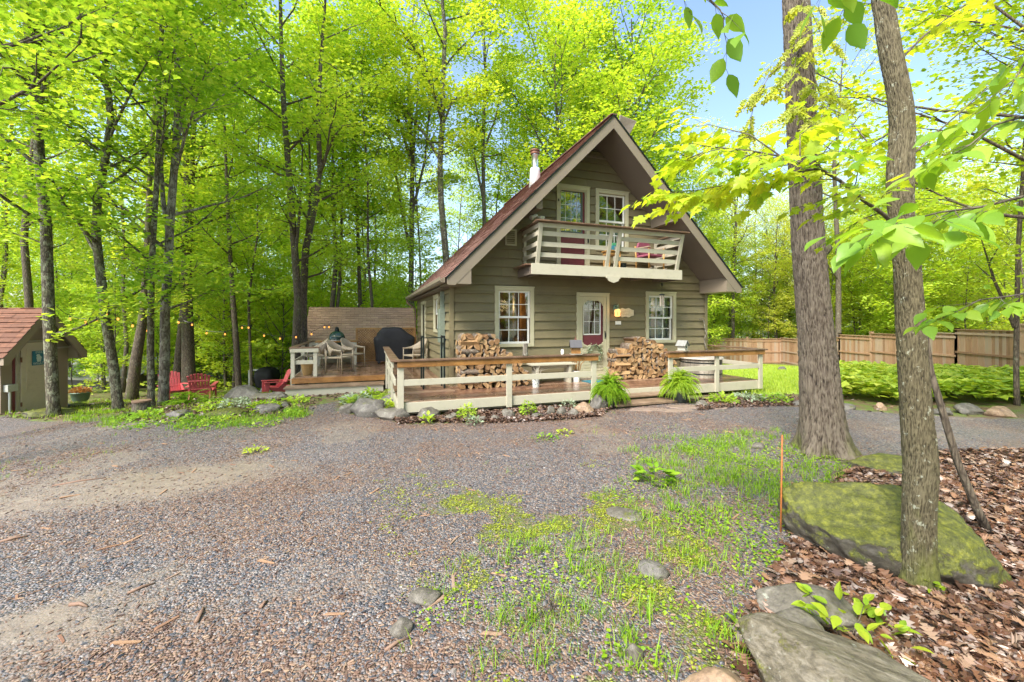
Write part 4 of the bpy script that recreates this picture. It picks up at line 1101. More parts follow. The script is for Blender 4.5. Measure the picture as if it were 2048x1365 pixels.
# things on the rail caps
lp = thing('birch_log', -2.42, DF - 0.07, RT, 0, 'short pale birch log standing on end on the rail cap', 'log')
mb = MB(); mb.lathe([(0.052, 0), (0.055, 0.02), (0.05, 0.12), (0.052, 0.235), (0.046, 0.24)], n=14, wob=0.04); mb.build('log_section', M['bark_pale'], lp, True)
def birdhouse(s, t, rz, mats, label, w=0.15, h=0.15, scl=1.0, chim=False):
    b = thing('birdhouse', s, t, RT, rz, label, 'birdhouse'); b.scale = (scl,) * 3
    mb = MB(); mb.prism([(-w / 2, 0.02), (w / 2, 0.02), (w / 2, h), (0, h + w * 0.62), (-w / 2, h)], -0.09, 0.09); mb.build('wall', mats[0], b)
    for sg in (-1, 1):
        mb = MB(); mb.beam((sg * 0.002, 0, h + w * .62 + 0.012), (sg * (w / 2 + 0.045), 0, h - 0.03), 0.24, 0.012); mb.build('roof', mats[1], b)
    mb = MB(); mb.box(-w / 2 - .03, w / 2 + .03, -.12, .12, 0, 0.018); mb.build('base_board', mats[2], b)
    mb = MB(); mb.tube([(0, -0.091, h * .62), (0, -0.094, h * .62)], 0.024, 14); mb.build('entrance_hole', M['metal_dark'], b)
    mb = MB()
    if chim: mb.box(0.02, 0.06, -.02, .02, h + w * .4, h + w * .62 + .05); mb.tube([(0.04, 0, h + w * .62 + .05), (0.045, 0.01, h + w * .62 + .10)], 0.006, 5); mb.build('chimney', M['rust'], b)
    else:
        mb.tube([(0, -0.09, h * .35), (0, -0.13, h * .35)], 0.006, 6); mb.build('perch', M['grey_wood'], b)
birdhouse(-1.32, DF - 0.06, rad(68), (M['amber'], M['shingle_grey'] if False else plain('tin_roof', (0.07, 0.068, 0.075), 0.8, 0), M['grey_wood']), 'brown birdhouse with a grey roof and twig trim on the rail left of the steps', 0.17, 0.17, 1.0, True)
birdhouse(1.36, DF - 0.06, rad(20), (plain('faded_white', (0.42, 0.40, 0.33), .6, var=.15), plain('faded_grey_white', (0.22, 0.22, 0.205), .7, var=.2), M['grey_wood']), 'small white birdhouse with a dark round hole on the rail right of the steps', 0.14, 0.15, 0.95)
wc = thing('candle_jar', -1.62, DF - 0.06, RT, 0, 'small white jar beside the brown birdhouse on the rail', 'jar')
mb = MB(); mb.lathe([(0.028, 0), (0.032, 0.02), (0.032, 0.075), (0.024, 0.09), (0.026, 0.105)], n=14); mb.build('glass_jar', M['white'], wc, True)

# round slatted tub
tu = thing('wooden_tub', 2.88, -0.56, FLOOR, 0, 'weathered grey round stave tub with a lid on the right end of the deck', 'tub')
mb = MB()
for i in range(30):
    a = 2 * math.pi * i / 30; r = 0.50; da = math.pi / 30 * .94
    p = [(r * math.cos(a - da), r * math.sin(a - da)), (r * math.cos(a + da), r * math.sin(a + da)), ((r - .025) * math.cos(a + da), (r - .025) * math.sin(a + da)), ((r - .025) * math.cos(a - da), (r - .025) * math.sin(a - da))]
    mb.prism(p, 0.0, 0.46, 'z')
mb.build('staves', M['grey_wood'], tu)
mb = MB(); mb.lathe([(0.53, 0.461), (0.545, 0.47), (0.53, 0.50), (0.40, 0.515), (0.01, 0.52)], n=30); mb.build('lid', plain('tub_cover', (0.34, 0.31, 0.27), .6, var=.25, scale=4), tu)
mb = MB()
for z in (0.08, 0.36): mb.lathe([(0.503, z), (0.503, z + .03)], n=30)
mb.build('hoop', M['metal_dark'], tu)
# twisted walking stick
ws = thing('walking_stick', 3.30, -0.10, FLOOR, 0, 'tall twisted driftwood stick leaning at the right front corner of the cabin', 'stick')
mb = MB(); mb.tube([(0.14 + 0.03 * math.sin(i * 1.9), -0.06 + 0.03 * math.cos(i * 2.3) + .005 * i, i * 0.155) for i in range(10)] + [(0.04, 0.0, 1.50), (-0.03, 0, 1.47)], [0.026 - 0.0012 * i for i in range(12)], 7); mb.build('stick', M['bark_pale'], ws, True)
# floor mat
fm = thing('door_mat', -0.20, -0.52, FLOOR + 0.002, rad(8), 'teal blue door mat before the front door', 'mat')
mb = MB(); mb.box(-0.30, 0.30, -0.20, 0.20, 0, 0.012); mb.build('mat', plain('teal_mat', (0.02, 0.13, 0.17), .9, var=.3), fm)

# ------------------------------------------------------------------ on the cabin front
si = thing('wall_sign', 0.93, -0.04, 1.90, 0, 'cream scalloped wooden name sign beside the front door lamp', 'sign')
half = [(-0.25, 0.06), (-0.17, 0.085), (-0.13, 0.11), (-0.09, 0.122), (-0.05, 0.108), (0.0, 0.098), (0.05, 0.108), (0.09, 0.122), (0.13, 0.11), (0.17, 0.085), (0.25, 0.07)]
pts = half + [(x, -z) for x, z in half[::-1]]
mb = MB(); mb.prism(pts, -0.02, 0.0); mb.build('plaque', plain('antique_cream', (0.62, 0.54, 0.38), .6, var=.12), si, bevel=0.004)
mb = MB()
for z, x0, x1 in ((0.035, -.13, .13), (-0.005, -.17, .17), (-0.045, -.10, .10)):
    mb.tube([(x0 + (x1 - x0) * i / 24, -0.0215, z + 0.008 * math.sin(i * 1.7)) for i in range(25)], 0.0025, 4)
mb.build('carved_lettering', plain('faded_brown_paint', (0.36, 0.26, 0.17), .7), si)
wl = thing('wall_lantern', 0.62, -0.05, 1.92, 0, 'lit amber glass wall lantern with a green bracket right of the front door', 'wall lamp')
mb = MB(); mb.lathe([(0.045, -0.12), (0.075, -0.09), (0.08, 0.0), (0.06, 0.05), (0.04, 0.06)], (0, -0.11, 0), 14)
mb.build('amber_glass', M['lamp_glow'], wl, True)
mb = MB(); mb.box(-0.04, 0.04, -0.02, 0.01, -0.05, 0.16); mb.tube([(0, -0.02, 0.12), (0.0, -0.06, 0.17), (0, -0.10, 0.15), (0, -0.11, 0.065)], 0.012, 7); mb.lathe([(0.065, 0.06), (0.05, 0.085), (0.01, 0.10)], (0, -0.11, 0), 14); mb.tube([(0.02, -0.09, 0.09), (0.05, -0.09, 0.15), (0.03, -0.09, 0.2)], 0.01, 6)
mb.build('bracket', plain('verdigris', (0.20, 0.30, 0.20), .5, .2), wl, True)
for k in range(6):
    mb = MB(); a = k * math.pi / 3; mb.tube([(0.078 * math.cos(a), -0.11 + 0.078 * math.sin(a), -0.09), (0.083 * math.cos(a), -0.11 + 0.083 * math.sin(a), 0.0)], 0.005, 4)
    mb.build('lantern_rib', M['rust'], wl)
lamp('lamp_light', tuple(W(0.62, -0.24, 1.93)), 2.2, (1, 0.55, 0.22), 0.05)
np_ = thing('house_number_plate', 0.72, -0.035, 1.64, 0, 'small white house number plate under the wall lantern', 'number plate')
mb = MB(); mb.box(-0.085, 0.085, -0.012, 0.0, -0.045, 0.045); mb.build('plate', M['white'], np_, bevel=0.006)
wr = thing('wreath', 0.02, -0.075, 0.90, 0, 'pale green leafy wreath hanging on the cream screen door', 'wreath')
# dish antenna by the ridge
da = thing('satellite_dish', 0.42, -0.72, 6.02, 0, 'flat rectangular white dish antenna mounted by the roof peak', 'antenna')
mb = MB(); mb.tube([(0, 0.05, -0.06), (0, 0.02, 0.18), (0.02, -0.02, 0.28)], 0.018, 8); mb.build('mast', M['metal_dark'], da)
mb = MB(); mb.hexa([Vector(p) for p in [(-0.12, 0.02, 0.20), (0.17, 0.02, 0.10), (0.17, 0.05, 0.10), (-0.12, 0.05, 0.20), (-0.20, -0.16, 0.45), (0.26, -0.16, 0.37), (0.26, -0.13, 0.37), (-0.20, -0.13, 0.45)]]); o = mb.build('panel', plain('dish_white_pink', (0.60, 0.50, 0.46), .5), da, bevel=0.01)
# security light
sl = thing('security_light', -1.66, -0.30, 4.13, 0, 'white twin headed security light under the left roof beam', 'floodlight')
mb = MB(); mb.lathe([(0.055, 0), (0.05, -0.03), (0.02, -0.05)], n=14); mb.build('mount', M['white'], sl, True)
for sx in (-1, 1):
    mb = MB(); mb.tube([(sx * 0.03, -0.02, -0.045), (sx * 0.10, -0.08, -0.07), (sx * 0.15, -0.12, -0.10)], [0.018, 0.04, 0.058], 12); mb.build('lamp_head', M['white'], sl, True)
# carved plaque below the balcony board
cp = thing('scalloped_plaque', 0.02, -0.905, 2.64, 0, 'cream scalloped ornament hanging below the balcony board', 'ornament')
mb = MB(); mb.prism([(-0.19, 0.08), (-0.19, 0.04), (-0.15, 0.01), (-0.13, -0.03), (-0.09, -0.045), (-0.05, -0.06), (0, -0.075), (0.05, -0.06), (0.09, -0.045), (0.13, -0.03), (0.15, 0.01), (0.19, 0.04), (0.19, 0.08)], -0.012, 0.0188); mb.build('plaque', M['rail_paint'], cp, bevel=0.003)
# wind chime
wc = thing('wind_chime', 1.52, -0.72, 2.72, 0, 'bell wind chime with a dark hook hanging under the balcony', 'wind chime')
mb = MB(); mb.tube([(0, 0, 0.0), (0, 0, -0.10)], 0.004, 5); mb.lathe([(0.012, -0.10), (0.03, -0.15), (0.012, -0.19)], n=10); mb.tube([(0, 0, -0.19), (0, 0, -0.36)], 0.003, 5); mb.build('hook', M['metal_dark'], wc)
mb = MB()
for k in range(6): a = k * math.pi / 3; mb.tube([(0.045 * math.cos(a), 0.045 * math.sin(a), -0.40), (0.045 * math.cos(a), 0.045 * math.sin(a), -0.64 - .01 * k)], 0.011, 8)
mb.build('tubes', M['grey_wood'], wc)
mb = MB(); mb.lathe([(0.065, -0.395), (0.065, -0.375), (0.01, -0.36)], n=14); mb.build('top_disc', M['metal_dark'], wc)

# balcony furniture
bc = thing('rocking_chair', 1.42, -0.36, 2.93, rad(8), 'wicker rocking chair with a maroon woven cushion on the balcony', 'chair')
mb = MB(); mb.box(-0.23, 0.23, -0.22, 0.20, 0.36, 0.42); mb.build('seat', wicker_mat('maroon_weave', (0.16, 0.03, 0.06), (0.42, 0.12, 0.19)), bc, bevel=0.02)
mb = MB(); mb.prism([(-0.22, 0.42), (0.22, 0.42), (0.24, 0.62), (0.20, 0.74), (0.10, 0.79), (-0.10, 0.79), (-0.20, 0.74), (-0.24, 0.62)], 0.16, 0.22); mb.build('backrest', bpy.data.materials['maroon_weave'], bc, bevel=0.02)
for sx in (-1, 1):
    mb = MB(); mb.tube([(sx * 0.25, -0.24, 0.05), (sx * 0.25, -0.24, 0.56)], 0.022, 8); mb.build('leg', M['pine'], bc, True)
    mb = MB(); mb.tube([(sx * 0.24, 0.2, 0.05), (sx * 0.25, 0.2, 0.40), (sx * 0.24, 0.24, 0.66)], 0.02, 8); mb.build('leg', M['pine'], bc, True)
    mb = MB(); mb.beam((sx * 0.26, -0.28, 0.58), (sx * 0.26, 0.22, 0.60), 0.06, 0.025); mb.build('armrest', M['wicker'], bc)
    mb = MB(); mb.tube([(sx * 0.25, -0.34, 0.06), (sx * 0.25, -0.15, 0.025), (sx * 0.25, 0.1, 0.02), (sx * 0.25, 0.38, 0.07)], 0.018, 6); mb.build('rocker', M['wicker'], bc, True)
mb = MB(); mb.box(-0.21, 0.21, -0.245, -0.225, 0.13, 0.30)
mb.build('apron', M['wicker'], bc)
st = thing('side_table', 0.33, -0.36, 2.93, 0, 'small orange pine side table on the balcony below the window', 'table')
mb = MB(); mb.box(-0.20, 0.20, -0.17, 0.17, 0.44, 0.47); mb.box(-0.17, 0.17, -0.14, 0.14, 0.36, 0.439); mb.build('table_top', M['pine'], st, bevel=0.005)
for sx in (-1, 1):
    for sy in (-1, 1): mb = MB(); mb.lathe([(0.018, 0), (0.026, 0.05), (0.016, 0.09), (0.028, 0.15), (0.020, 0.25), (0.024, 0.359)], (sx * 0.145, sy * 0.115, 0), 10); mb.build('leg', M['pine'], st, True)
bo = thing('book_stack', 0.36, -0.38, 3.40, 0, 'blue and teal patterned tin standing on the balcony table', 'tin')
mb = MB(); mb.box(-0.07, 0.07, -0.06, 0.06, 0, 0.12); mb.build('tin_body', plain('teal_blue_tin', (0.03, 0.16, 0.22), .4, var=.3), bo, bevel=0.01)
mb = MB(); mb.box(-0.055, 0.065, -0.05, 0.05, 0.121, 0.19); mb.build('tin_lid', plain('green_tin', (0.06, 0.25, 0.12), .4, var=.3), bo, bevel=0.01)
bo.name = 'storage_tin'
bk = thing('small_bucket', 0.63, -0.40, 2.93, 0, 'small dark bucket on the balcony floor beside the pine table', 'bucket')
mb = MB(); mb.lathe([(0.06, 0), (0.08, 0.17), (0.085, 0.175), (0.075, 0.17)], n=16); mb.build('pail', M['metal_dark'], bk)

# ------------------------------------------------------------------ red plastic garden armchairs
M['red'] = plain('faded_red_resin', (0.47, 0.085, 0.095), 0.45, var=0.12, scale=4)
def adirondack(x, y, rz, label, sc_=1.0):
    c = empty('adirondack_chair', (x, y, gz(x, y)), rz, label, 'chair', 'red garden armchairs round the fire pit'); c.scale = (sc_,) * 3
    mb = MB()    # seat slats slope down to the back (+y)
    for i in range(5):
        y0 = -0.28 + i * 0.11; z = 0.36 - i * 0.028; mb.hexa([(-.25, y0, z - .02), (.25, y0, z - .02), (.25, y0 + .1, z - .045), (-.25, y0 + .1, z - .045), (-.25, y0, z), (.25, y0, z), (.25, y0 + .1, z - .025), (-.25, y0 + .1, z - .025)])
    mb.build('seat', M['red'], c, bevel=0.006)
    mb = MB()    # fan back
    for i in range(7):
        u = (i - 3) / 3; x0 = u * 0.19; x1 = u * 0.27; h = 0.72 * (1 - 0.10 * u * u)
        p, q = Vector((x0, 0.24, 0.20)), Vector((x1, 0.24 + 0.30 * h / .72, 0.20 + h)); mb.beam(p, q, 0.066, 0.022, (0, 1, 0))
    mb.beam((-.27, .335, .42), (.27, .335, .42), .025, .05); mb.beam((-.27, .45, .68), (.27, .45, .68), .025, .05)
    mb.build('backrest', M['red'], c, bevel=0.006)
    for sx in (-1, 1):
        mb = MB(); mb.prism([(-0.36, 0.54), (0.38, 0.50), (0.38, 0.475), (-0.36, 0.515)], sx * 0.26, sx * 0.38, 'x'); mb.build('armrest', M['red'], c, bevel=0.006)
        mb = MB(); mb.prism([(-0.34, 0.0), (-0.26, 0.0), (-0.20, 0.30), (-0.18, 0.52), (-0.34, 0.52)], sx * 0.285, sx * 0.32, 'x'); mb.build('leg', M['red'], c, bevel=0.004)
        mb = MB(); mb.prism([(0.50, 0.0), (0.42, 0.0), (-0.27, 0.28), (-0.27, 0.35), (0.10, 0.30), (0.30, 0.48), (0.36, 0.48), (0.36, 0.22)], sx * 0.25, sx * 0.284, 'x'); mb.build('leg', M['red'], c, bevel=0.004)
    return c
adirondack(at(405, 790, 13.4).x, 13.4, rad(205), 'red resin garden armchair right of the fern, angled to the pit')
adirondack(at(352, 785, 13.6).x, 13.6, rad(60), 'red resin garden armchair half hidden behind the fern and trunks')
adirondack(at(548, 775, 15.4).x, 15.4, rad(-50), 'red resin garden armchair beside the small white frame')
adirondack(at(576, 765, 16.2).x, 16.2, rad(-75), 'red resin garden armchair closest to the terrace corner post')
wf = at(519, 760, 18.6); fx = empty('white_frame', (wf.x, wf.y, gz(wf.x, wf.y)), rad(20), 'small white pipe frame with netting behind the red armchairs', 'frame')
mb = MB()
for a, b in (((-.4, 0, .02), (.4, 0, .02)), ((.4, 0, .02), (.4, 0, 1.0)), ((.4, 0, 1.0), (-.4, 0, 1.0)), ((-.4, 0, 1.0), (-.4, 0, .02))): mb.beam(a, b, .06, .06)
mb.build('pipe_frame', M['white'], fx)
mb = MB()
for i in range(9): mb.beam((-.37 + i * .09, 0, .05), (-.37 + i * .09, 0, .97), .008, .008); mb.beam((-.37, 0.006, .08 + i * .11), (.37, 0.006, .08 + i * .11), .008, .008)
mb.build('netting', M['metal_dark'], fx)
wf = at(534, 758, 18.8); cg = empty('covered_kettle_grill', (wf.x, wf.y, gz(wf.x, wf.y)), 0, 'round kettle grill under a black cover behind the red armchairs', 'grill')
drape([(0.25, .34, .34, 0), (0.5, .40, .40, 0), (0.75, .44, .44, 0), (0.95, .40, .40, 0), (1.1, .25, .25, 0), (1.15, .08, .08, 0)], .3, 'cover', cg, M['tarp'], 5, 28)
mb = MB()
for k in range(3): a = k * 2.1; mb.tube([(0.15 * math.cos(a), 0.15 * math.sin(a), .4), (0.32 * math.cos(a), 0.32 * math.sin(a), -0.02)], .015, 6)
mb.build('leg_frame', M['steel'], cg)

# string lights
def string_light(pts, label, ybul=0.9):
    P = [at(X, Y, y) for X, Y, y in pts]; o = empty('string_light', P[0], 0, label, 'string lights')
    cord, b0 = [], P[0]
    for a, b in zip(P, P[1:]):
        n = 6
        for i in range(n): u = i / n; q = a.lerp(b, u); q.z += -0.02 * math.sin(math.pi * u); cord.append(q - b0)
    cord.append(P[-1] - b0)
    mb = MB(); mb.tube(cord, 0.006, 4); mb.build('cord', M['black_plastic'], o)
    for p in P[1:-1]:
        p = p - b0
        mb = MB(); mb.lathe([(0.012, 0.0), (0.014, -0.05)], p, 8); c = mb.build('socket', M['black_plastic'], o)
        mb = MB(); mb.lathe([(0.012, -0.05), (0.026, -0.08), (0.023, -0.10), (0.006, -0.115)], p, 10); mb.build('bulb', M['bulb'], o, True)
string_light([(112, 612, 9.6), (140, 632, 9.8), (171, 638, 9.9), (193, 634, 10), (206, 620, 10)], 'string of lit warm bulbs between the shed trunk and the crooked maple')
string_light([(206, 618, 10), (213, 622, 10), (236, 632, 10.4), (265, 646, 10.8), (295, 656, 11.2), (330, 650, 11.6), (357, 640, 12.6), (372, 640, 13.6)], 'string of lit warm bulbs between the crooked maple and the massive dark trunk')
string_light([(368, 642, 13.7), (384, 645, 13.7), (413, 662, 13.8), (450, 664, 13.9), (484, 651, 14.0), (497, 651, 14.0), (528, 667, 14.1), (560, 673, 14.1), (592, 670, 14.0), (600, 664, 14.0)], 'string of lit warm bulbs reaching from the massive trunk to the twin stemmed maple')
string_light([(606, 655, 14.2), (623, 664, 14.2), (649, 650, 14.3), (658, 650, 14.3), (664, 640, 14.4)], 'short string of lit warm bulbs above the green egg grill')
# ------------------------------------------------------------------ rocks
def rock_mat(name, c1, c2, c3, moss=0.0, mossz=0.35, streak=(1, 1, 1), wetr=0.6):
    t = NT(name)
    n = t.noise(t.coord(streak), 4, 9, 0.68, 0.5); f = t.noise(t.coord(), 38, 5, 0.7)
    base = t.ramp(n, [(0.28, c1), (0.48, c2), (0.72, c3)])
    base = t.mix(t.ramp(f, [(0.35, (0.45,) * 3), (0.55, (0, 0, 0))]), base, tuple(x * .35 for x in c1))
    lich = t.ramp(t.noise(t.coord(), 12, 4, .6), [(0.66, (0, 0, 0)), (0.70, (.6,) * 3)])
    base = t.mix(lich, base, (0.34, 0.36, 0.30))
    if moss:
        g = t.n('ShaderNodeNewGeometry'); sx = t.n('ShaderNodeSeparateXYZ'); t.l(g.outputs['Normal'], sx.inputs[0])
        mn_ = t.noise(t.coord((1, 1, 1)), 5.5, 9, 0.75)
        v = t.math('ADD', t.math('MULTIPLY', sx.outputs[2], mossz), mn_)
        mk = t.ramp(v, [(0.86 - moss, (0, 0, 0)), (0.96 - moss, (1, 1, 1))])
        mc = t.ramp(t.noise(t.coord(), 22, 6, .75), [(0.3, (0.025, 0.028, 0.005)), (0.5, (0.085, 0.095, 0.008)), (0.7, (0.21, 0.215, 0.016))])
        base = t.mix(t.math('MULTIPLY', mk, 0.92), base, mc)
        h = t.math('ADD', n, t.math('MULTIPLY', t.math('MULTIPLY', mk, t.noise(t.coord(), 60, 3, .7)), 0.6))
    else: h = n
    t.bsdf(base, wetr, bump=t.math('ADD', h, t.math('MULTIPLY', f, 0.3)), bstr=0.8, bdist=0.02)
    return t.m
M['rock_moss'] = rock_mat('mossy_boulder', (0.03, 0.026, 0.018), (0.07, 0.06, 0.042), (0.17, 0.155, 0.13), 0.36, 0.28)
M['rock_grey'] = rock_mat('grey_fieldstone', (0.055, 0.048, 0.036), (0.13, 0.115, 0.092), (0.25, 0.23, 0.195), 0.12, 0.2)
M['rock_brown'] = rock_mat('brown_fieldstone', (0.14, 0.085, 0.05), (0.30, 0.20, 0.125), (0.46, 0.34, 0.23), 0.0)
M['rock_slab'] = rock_mat('layered_grey_slab', (0.042, 0.035, 0.018), (0.125, 0.105, 0.068), (0.24, 0.215, 0.165), 0.30, 0.0, (1.2, 7, 7), 0.5)
M['rock_dark'] = rock_mat('dark_mossy_stone', (0.05, 0.045, 0.04), (0.12, 0.11, 0.095), (0.22, 0.20, 0.17), 0.06, 0.3)

def rock(cx, cy, rx, ry, rz_, mat, label, group=None, yaw=0.0, seed=1, sub=4, rough=0.22, flat=None, sink=0.3, pts=None, name='rock', tilt=(0, 0), planes=9):
    """a stone: a sphere cut by random planes, pushed by noise, stretched"""
    g0 = gz(cx, cy)
    o = empty('tmp') if False else None
    bm_ = bmesh.new(); bmesh.ops.create_icosphere(bm_, subdivisions=sub, radius=1.0)
    q = random.Random(seed)
    pl = []
    for i in range(planes):
        d = Vector((q.uniform(-1, 1), q.uniform(-1, 1), q.uniform(-.5, 1))).normalized(); pl.append((d, q.uniform(0.62, 0.85)))
    if flat: pl.append((Vector((0.05, 0.05, 1)).normalized(), flat))
    off = Vector((seed * 3.1, seed * 1.7, 0))
    for v in bm_.verts:
        p = v.co.copy()
        for d, k in pl:
            e = p.dot(d) - k
            if e > 0: p -= d * e * 0.88
        n_ = mn.fractal(p * 1.3 + off, 1.0, 2.0, 5)
        p *= 1 + rough * 0.55 * n_ + 0.02 * mn.noise(p * 9 + off)
        v.co = Vector((p.x * rx, p.y * ry, p.z * rz_))
    me = bpy.data.meshes.new(name); bm_.to_mesh(me); bm_.free(); me.materials.append(mat)
    me.polygons.foreach_set('use_smooth', [True] * len(me.polygons))
    ob = bpy.data.objects.new(name, me); sc.collection.objects.link(ob)
    ob.location = (cx, cy, g0 + rz_ * (1 - 2 * sink) * 0.75); ob.rotation_euler = (tilt[0], tilt[1], yaw)
    return tag(ob, label, 'rock', group)

def rock_px(X, Y, w, h, mat, label, group=None, seed=1, name='rock', **kw):
    """bottom centre and size as seen in the photograph, standing on the ground there"""
    x, y = onground(X, Y); k = y / F_PX
    rx = w * k / 2; rz_ = h * k / 2 / 0.72
    return rock(x, y + rx * 0.5, rx, rx * kw.pop('dep', 0.75), rz_, mat, label, group, seed=seed, name=name, yaw=random.Random(seed).uniform(-.4, .4), sink=0.26, **kw)

# the big mossy boulder behind the slim trunk, and its neighbours
rock(2.80, 3.14, 0.64, 0.42, 0.38, M['rock_moss'], 'huge moss covered boulder behind the slim trunk at the right', seed=14, sub=6, rough=0.24, yaw=rad(-30), flat=0.88, sink=0.27, name='boulder', tilt=(rad(4), rad(14)), planes=6)
rock(1.47, 1.74, 0.50, 0.28, 0.27, M['rock_slab'], 'long pale layered slab of stone at the bottom right corner', seed=23, sub=6, rough=0.14, yaw=rad(-24), flat=0.66, sink=0.18, name='boulder', tilt=(rad(6), rad(8)))
rock(0.94, 1.78, 0.21, 0.17, 0.13, M['rock_brown'], 'rounded tan stone at the bottom edge left of the layered slab', seed=5, sub=5, rough=0.15, sink=0.22, name='boulder')
rock(1.72, 2.42, 0.33, 0.17, 0.10, M['rock_grey'], 'flat grey stone behind the young leafy plant', seed=8, sub=5, rough=0.2, yaw=rad(-10), sink=0.2)
rock(1.47, 2.18, 0.18, 0.16, 0.13, M['rock_grey'], 'grey stone with a rounded end just above the layered slab', seed=11, sub=5, rough=0.25, yaw=rad(20), sink=0.22)
rock(1.30, 2.08, 0.12, 0.12, 0.10, M['rock_slab'], 'small smooth pale stone wedged at the end of the layered slab', seed=12, sub=4, sink=0.2)
rock(4.30, 4.80, 0.40, 0.24, 0.12, M['rock_moss'], 'low mossy stone at the foot of the big oak', seed=31, sub=5, yaw=rad(-20), sink=0.3)
rock(0.95, 2.78, 0.11, 0.09, 0.07, M['rock_dark'], 'small dark stone half sunk in the gravel and grass', seed=33, sub=4, sink=0.35)
for i, (X, Y, w, h) in enumerate([(800, 1275, 52, 26), (368 + 480, 1215, 70, 20), (1160, 985 + 120, 40, 14), (1255, 1040, 90, 10), (1520, 900, 26, 14), (1270, 1330, 40, 30)]):
    rock_px(X, Y, w, h, M['rock_grey'], 'small flat stone embedded in the gravel drive', 'flat stones embedded in the drive', seed=40 + i, sub=3)
BED = 'stones edging the bed before the front deck'
for i, (X, Y, w, h, m, lab) in enumerate([
    (729, 834, 78, 40, 'rock_dark', 'large dark stone at the left end of the front bed'), (782, 842, 74, 28, 'rock_grey', 'broad pale grey stone under the corner post of the deck'),
    (855, 838, 56, 22, 'rock_grey', 'grey stone behind a green sprout in the front bed'), (903, 842, 30, 15, 'rock_grey', 'small grey edging stone in the front bed'),
    (935, 844, 36, 12, 'rock_grey', 'small grey edging stone in the front bed'), (963, 845, 22, 12, 'rock_grey', 'small grey edging stone in the front bed'),
    (1018, 838, 36, 20, 'rock_grey', 'pale grey stone in the middle of the front bed'), (990, 842, 22, 11, 'rock_grey', 'small grey edging stone in the front bed'),
    (1075, 838, 34, 12, 'rock_dark', 'low dark edging stone in the front bed'), (1101, 833, 20, 21, 'rock_grey', 'upright small grey stone right of the second shrub'),
    (1125, 834, 26, 20, 'rock_grey', 'small grey stone next to the brown round rock'), (1148, 834, 24, 16, 'rock_grey', 'small grey stone touching the brown round rock'),
    (1169, 830, 42, 28, 'rock_brown', 'orange brown round rock left of the fern pot'), (1200, 822, 44, 34, 'rock_dark', 'dark rough rock between the brown rock and the fern pot'),
    (690, 828, 32, 24, 'rock_grey', 'grey stone among leaves at the path corner'), (1408, 815, 30, 13, 'rock_grey', 'small grey stone by the right deck foot'),
    (770, 812, 46, 20, 'rock_dark', 'low dark stone beside the deck corner post')]):
    rock_px(X, Y, w, h, M[m], lab, BED, seed=60 + i, sub=4)
LB = 'stones in the left planting bed'
for i, (X, Y, w, h, m, lab) in enumerate([
    (478, 803, 82, 34, 'rock_grey', 'big flat topped grey rock between the red armchairs'), (545, 800, 60, 16, 'rock_grey', 'low flat stone right of the big flat rock'),
    (530, 828, 56, 20, 'rock_dark', 'mossy stone at the right end of the left bed'), (348, 838, 54, 18, 'rock_dark', 'lumpy mossy stone in the front of the left bed'),
    (440, 834, 80, 14, 'rock_moss', 'long low mossy stone in the left bed'), (64, 836, 96, 16, 'rock_moss', 'flat mossy rock at the foot of the shed door'),
    (145, 815, 40, 10, 'rock_moss', 'low mossy stone under the green planter'), (560, 816, 40, 12, 'rock_grey', 'small grey stone by the side step')]):
    rock_px(X, Y, w, h, M[m], lab, LB, seed=90 + i, sub=4)
RB = 'stones along the far edge of the drive by the ground cover'
for i, (X, Y, w, h) in enumerate([(2018, 835, 60, 22), (1955, 830, 56, 22), (1896, 832, 40, 16), (1765, 822, 24, 16), (1700, 820, 30, 12), (1600, 812, 22, 10), (1568, 742, 18, 10)]):
    rock_px(X, Y, w, h, M['rock_brown' if i in (0, 3) else 'rock_dark'], ['rounded stone at the right edge beside the ground cover', 'mossy stone left of the rounded stone at the right edge', 'low dark stone under the ground cover', 'small brown stone right of the slim trunk', 'dark stone right of the big oak', 'small stone left of the big oak', 'pale stone at the foot of the far fence'][i], RB, seed=110 + i, sub=4)
# ------------------------------------------------------------------ ground
def poly_mask(px, py, poly):
    """point-in-polygon for arrays"""
    inside = np.zeros(px.shape, bool); n = len(poly)
    for i in range(n):
        x0, y0 = poly[i]; x1, y1 = poly[(i + 1) % n]
        c = ((y0 > py) != (y1 > py)) & (px < (x1 - x0) * (py - y0) / (y1 - y0 + 1e-12) + x0)
        inside ^= c
    return inside

def vnoise(x, y, s, seed=0):
    """smooth value noise on arrays"""
    r = np.random.default_rng(seed).random((64, 64))
    u, v = x * s + 1000, y * s + 1000
    i, j = np.floor(u).astype(int), np.floor(v).astype(int)
    fu, fv = sm(u - i), sm(v - j)
    a, b, c, d = r[i % 64, j % 64], r[(i + 1) % 64, j % 64], r[i % 64, (j + 1) % 64], r[(i + 1) % 64, (j + 1) % 64]
    return (a * (1 - fu) + b * fu) * (1 - fv) + (c * (1 - fu) + d * fu) * fv
def fnoise(x, y, s, seed=0): return (vnoise(x, y, s, seed) + 0.5 * vnoise(x, y, s * 2.1, seed + 1) + 0.25 * vnoise(x, y, s * 4.3, seed + 2)) / 1.75

GP = lambda pts: [onground(a, b) for a, b in pts]
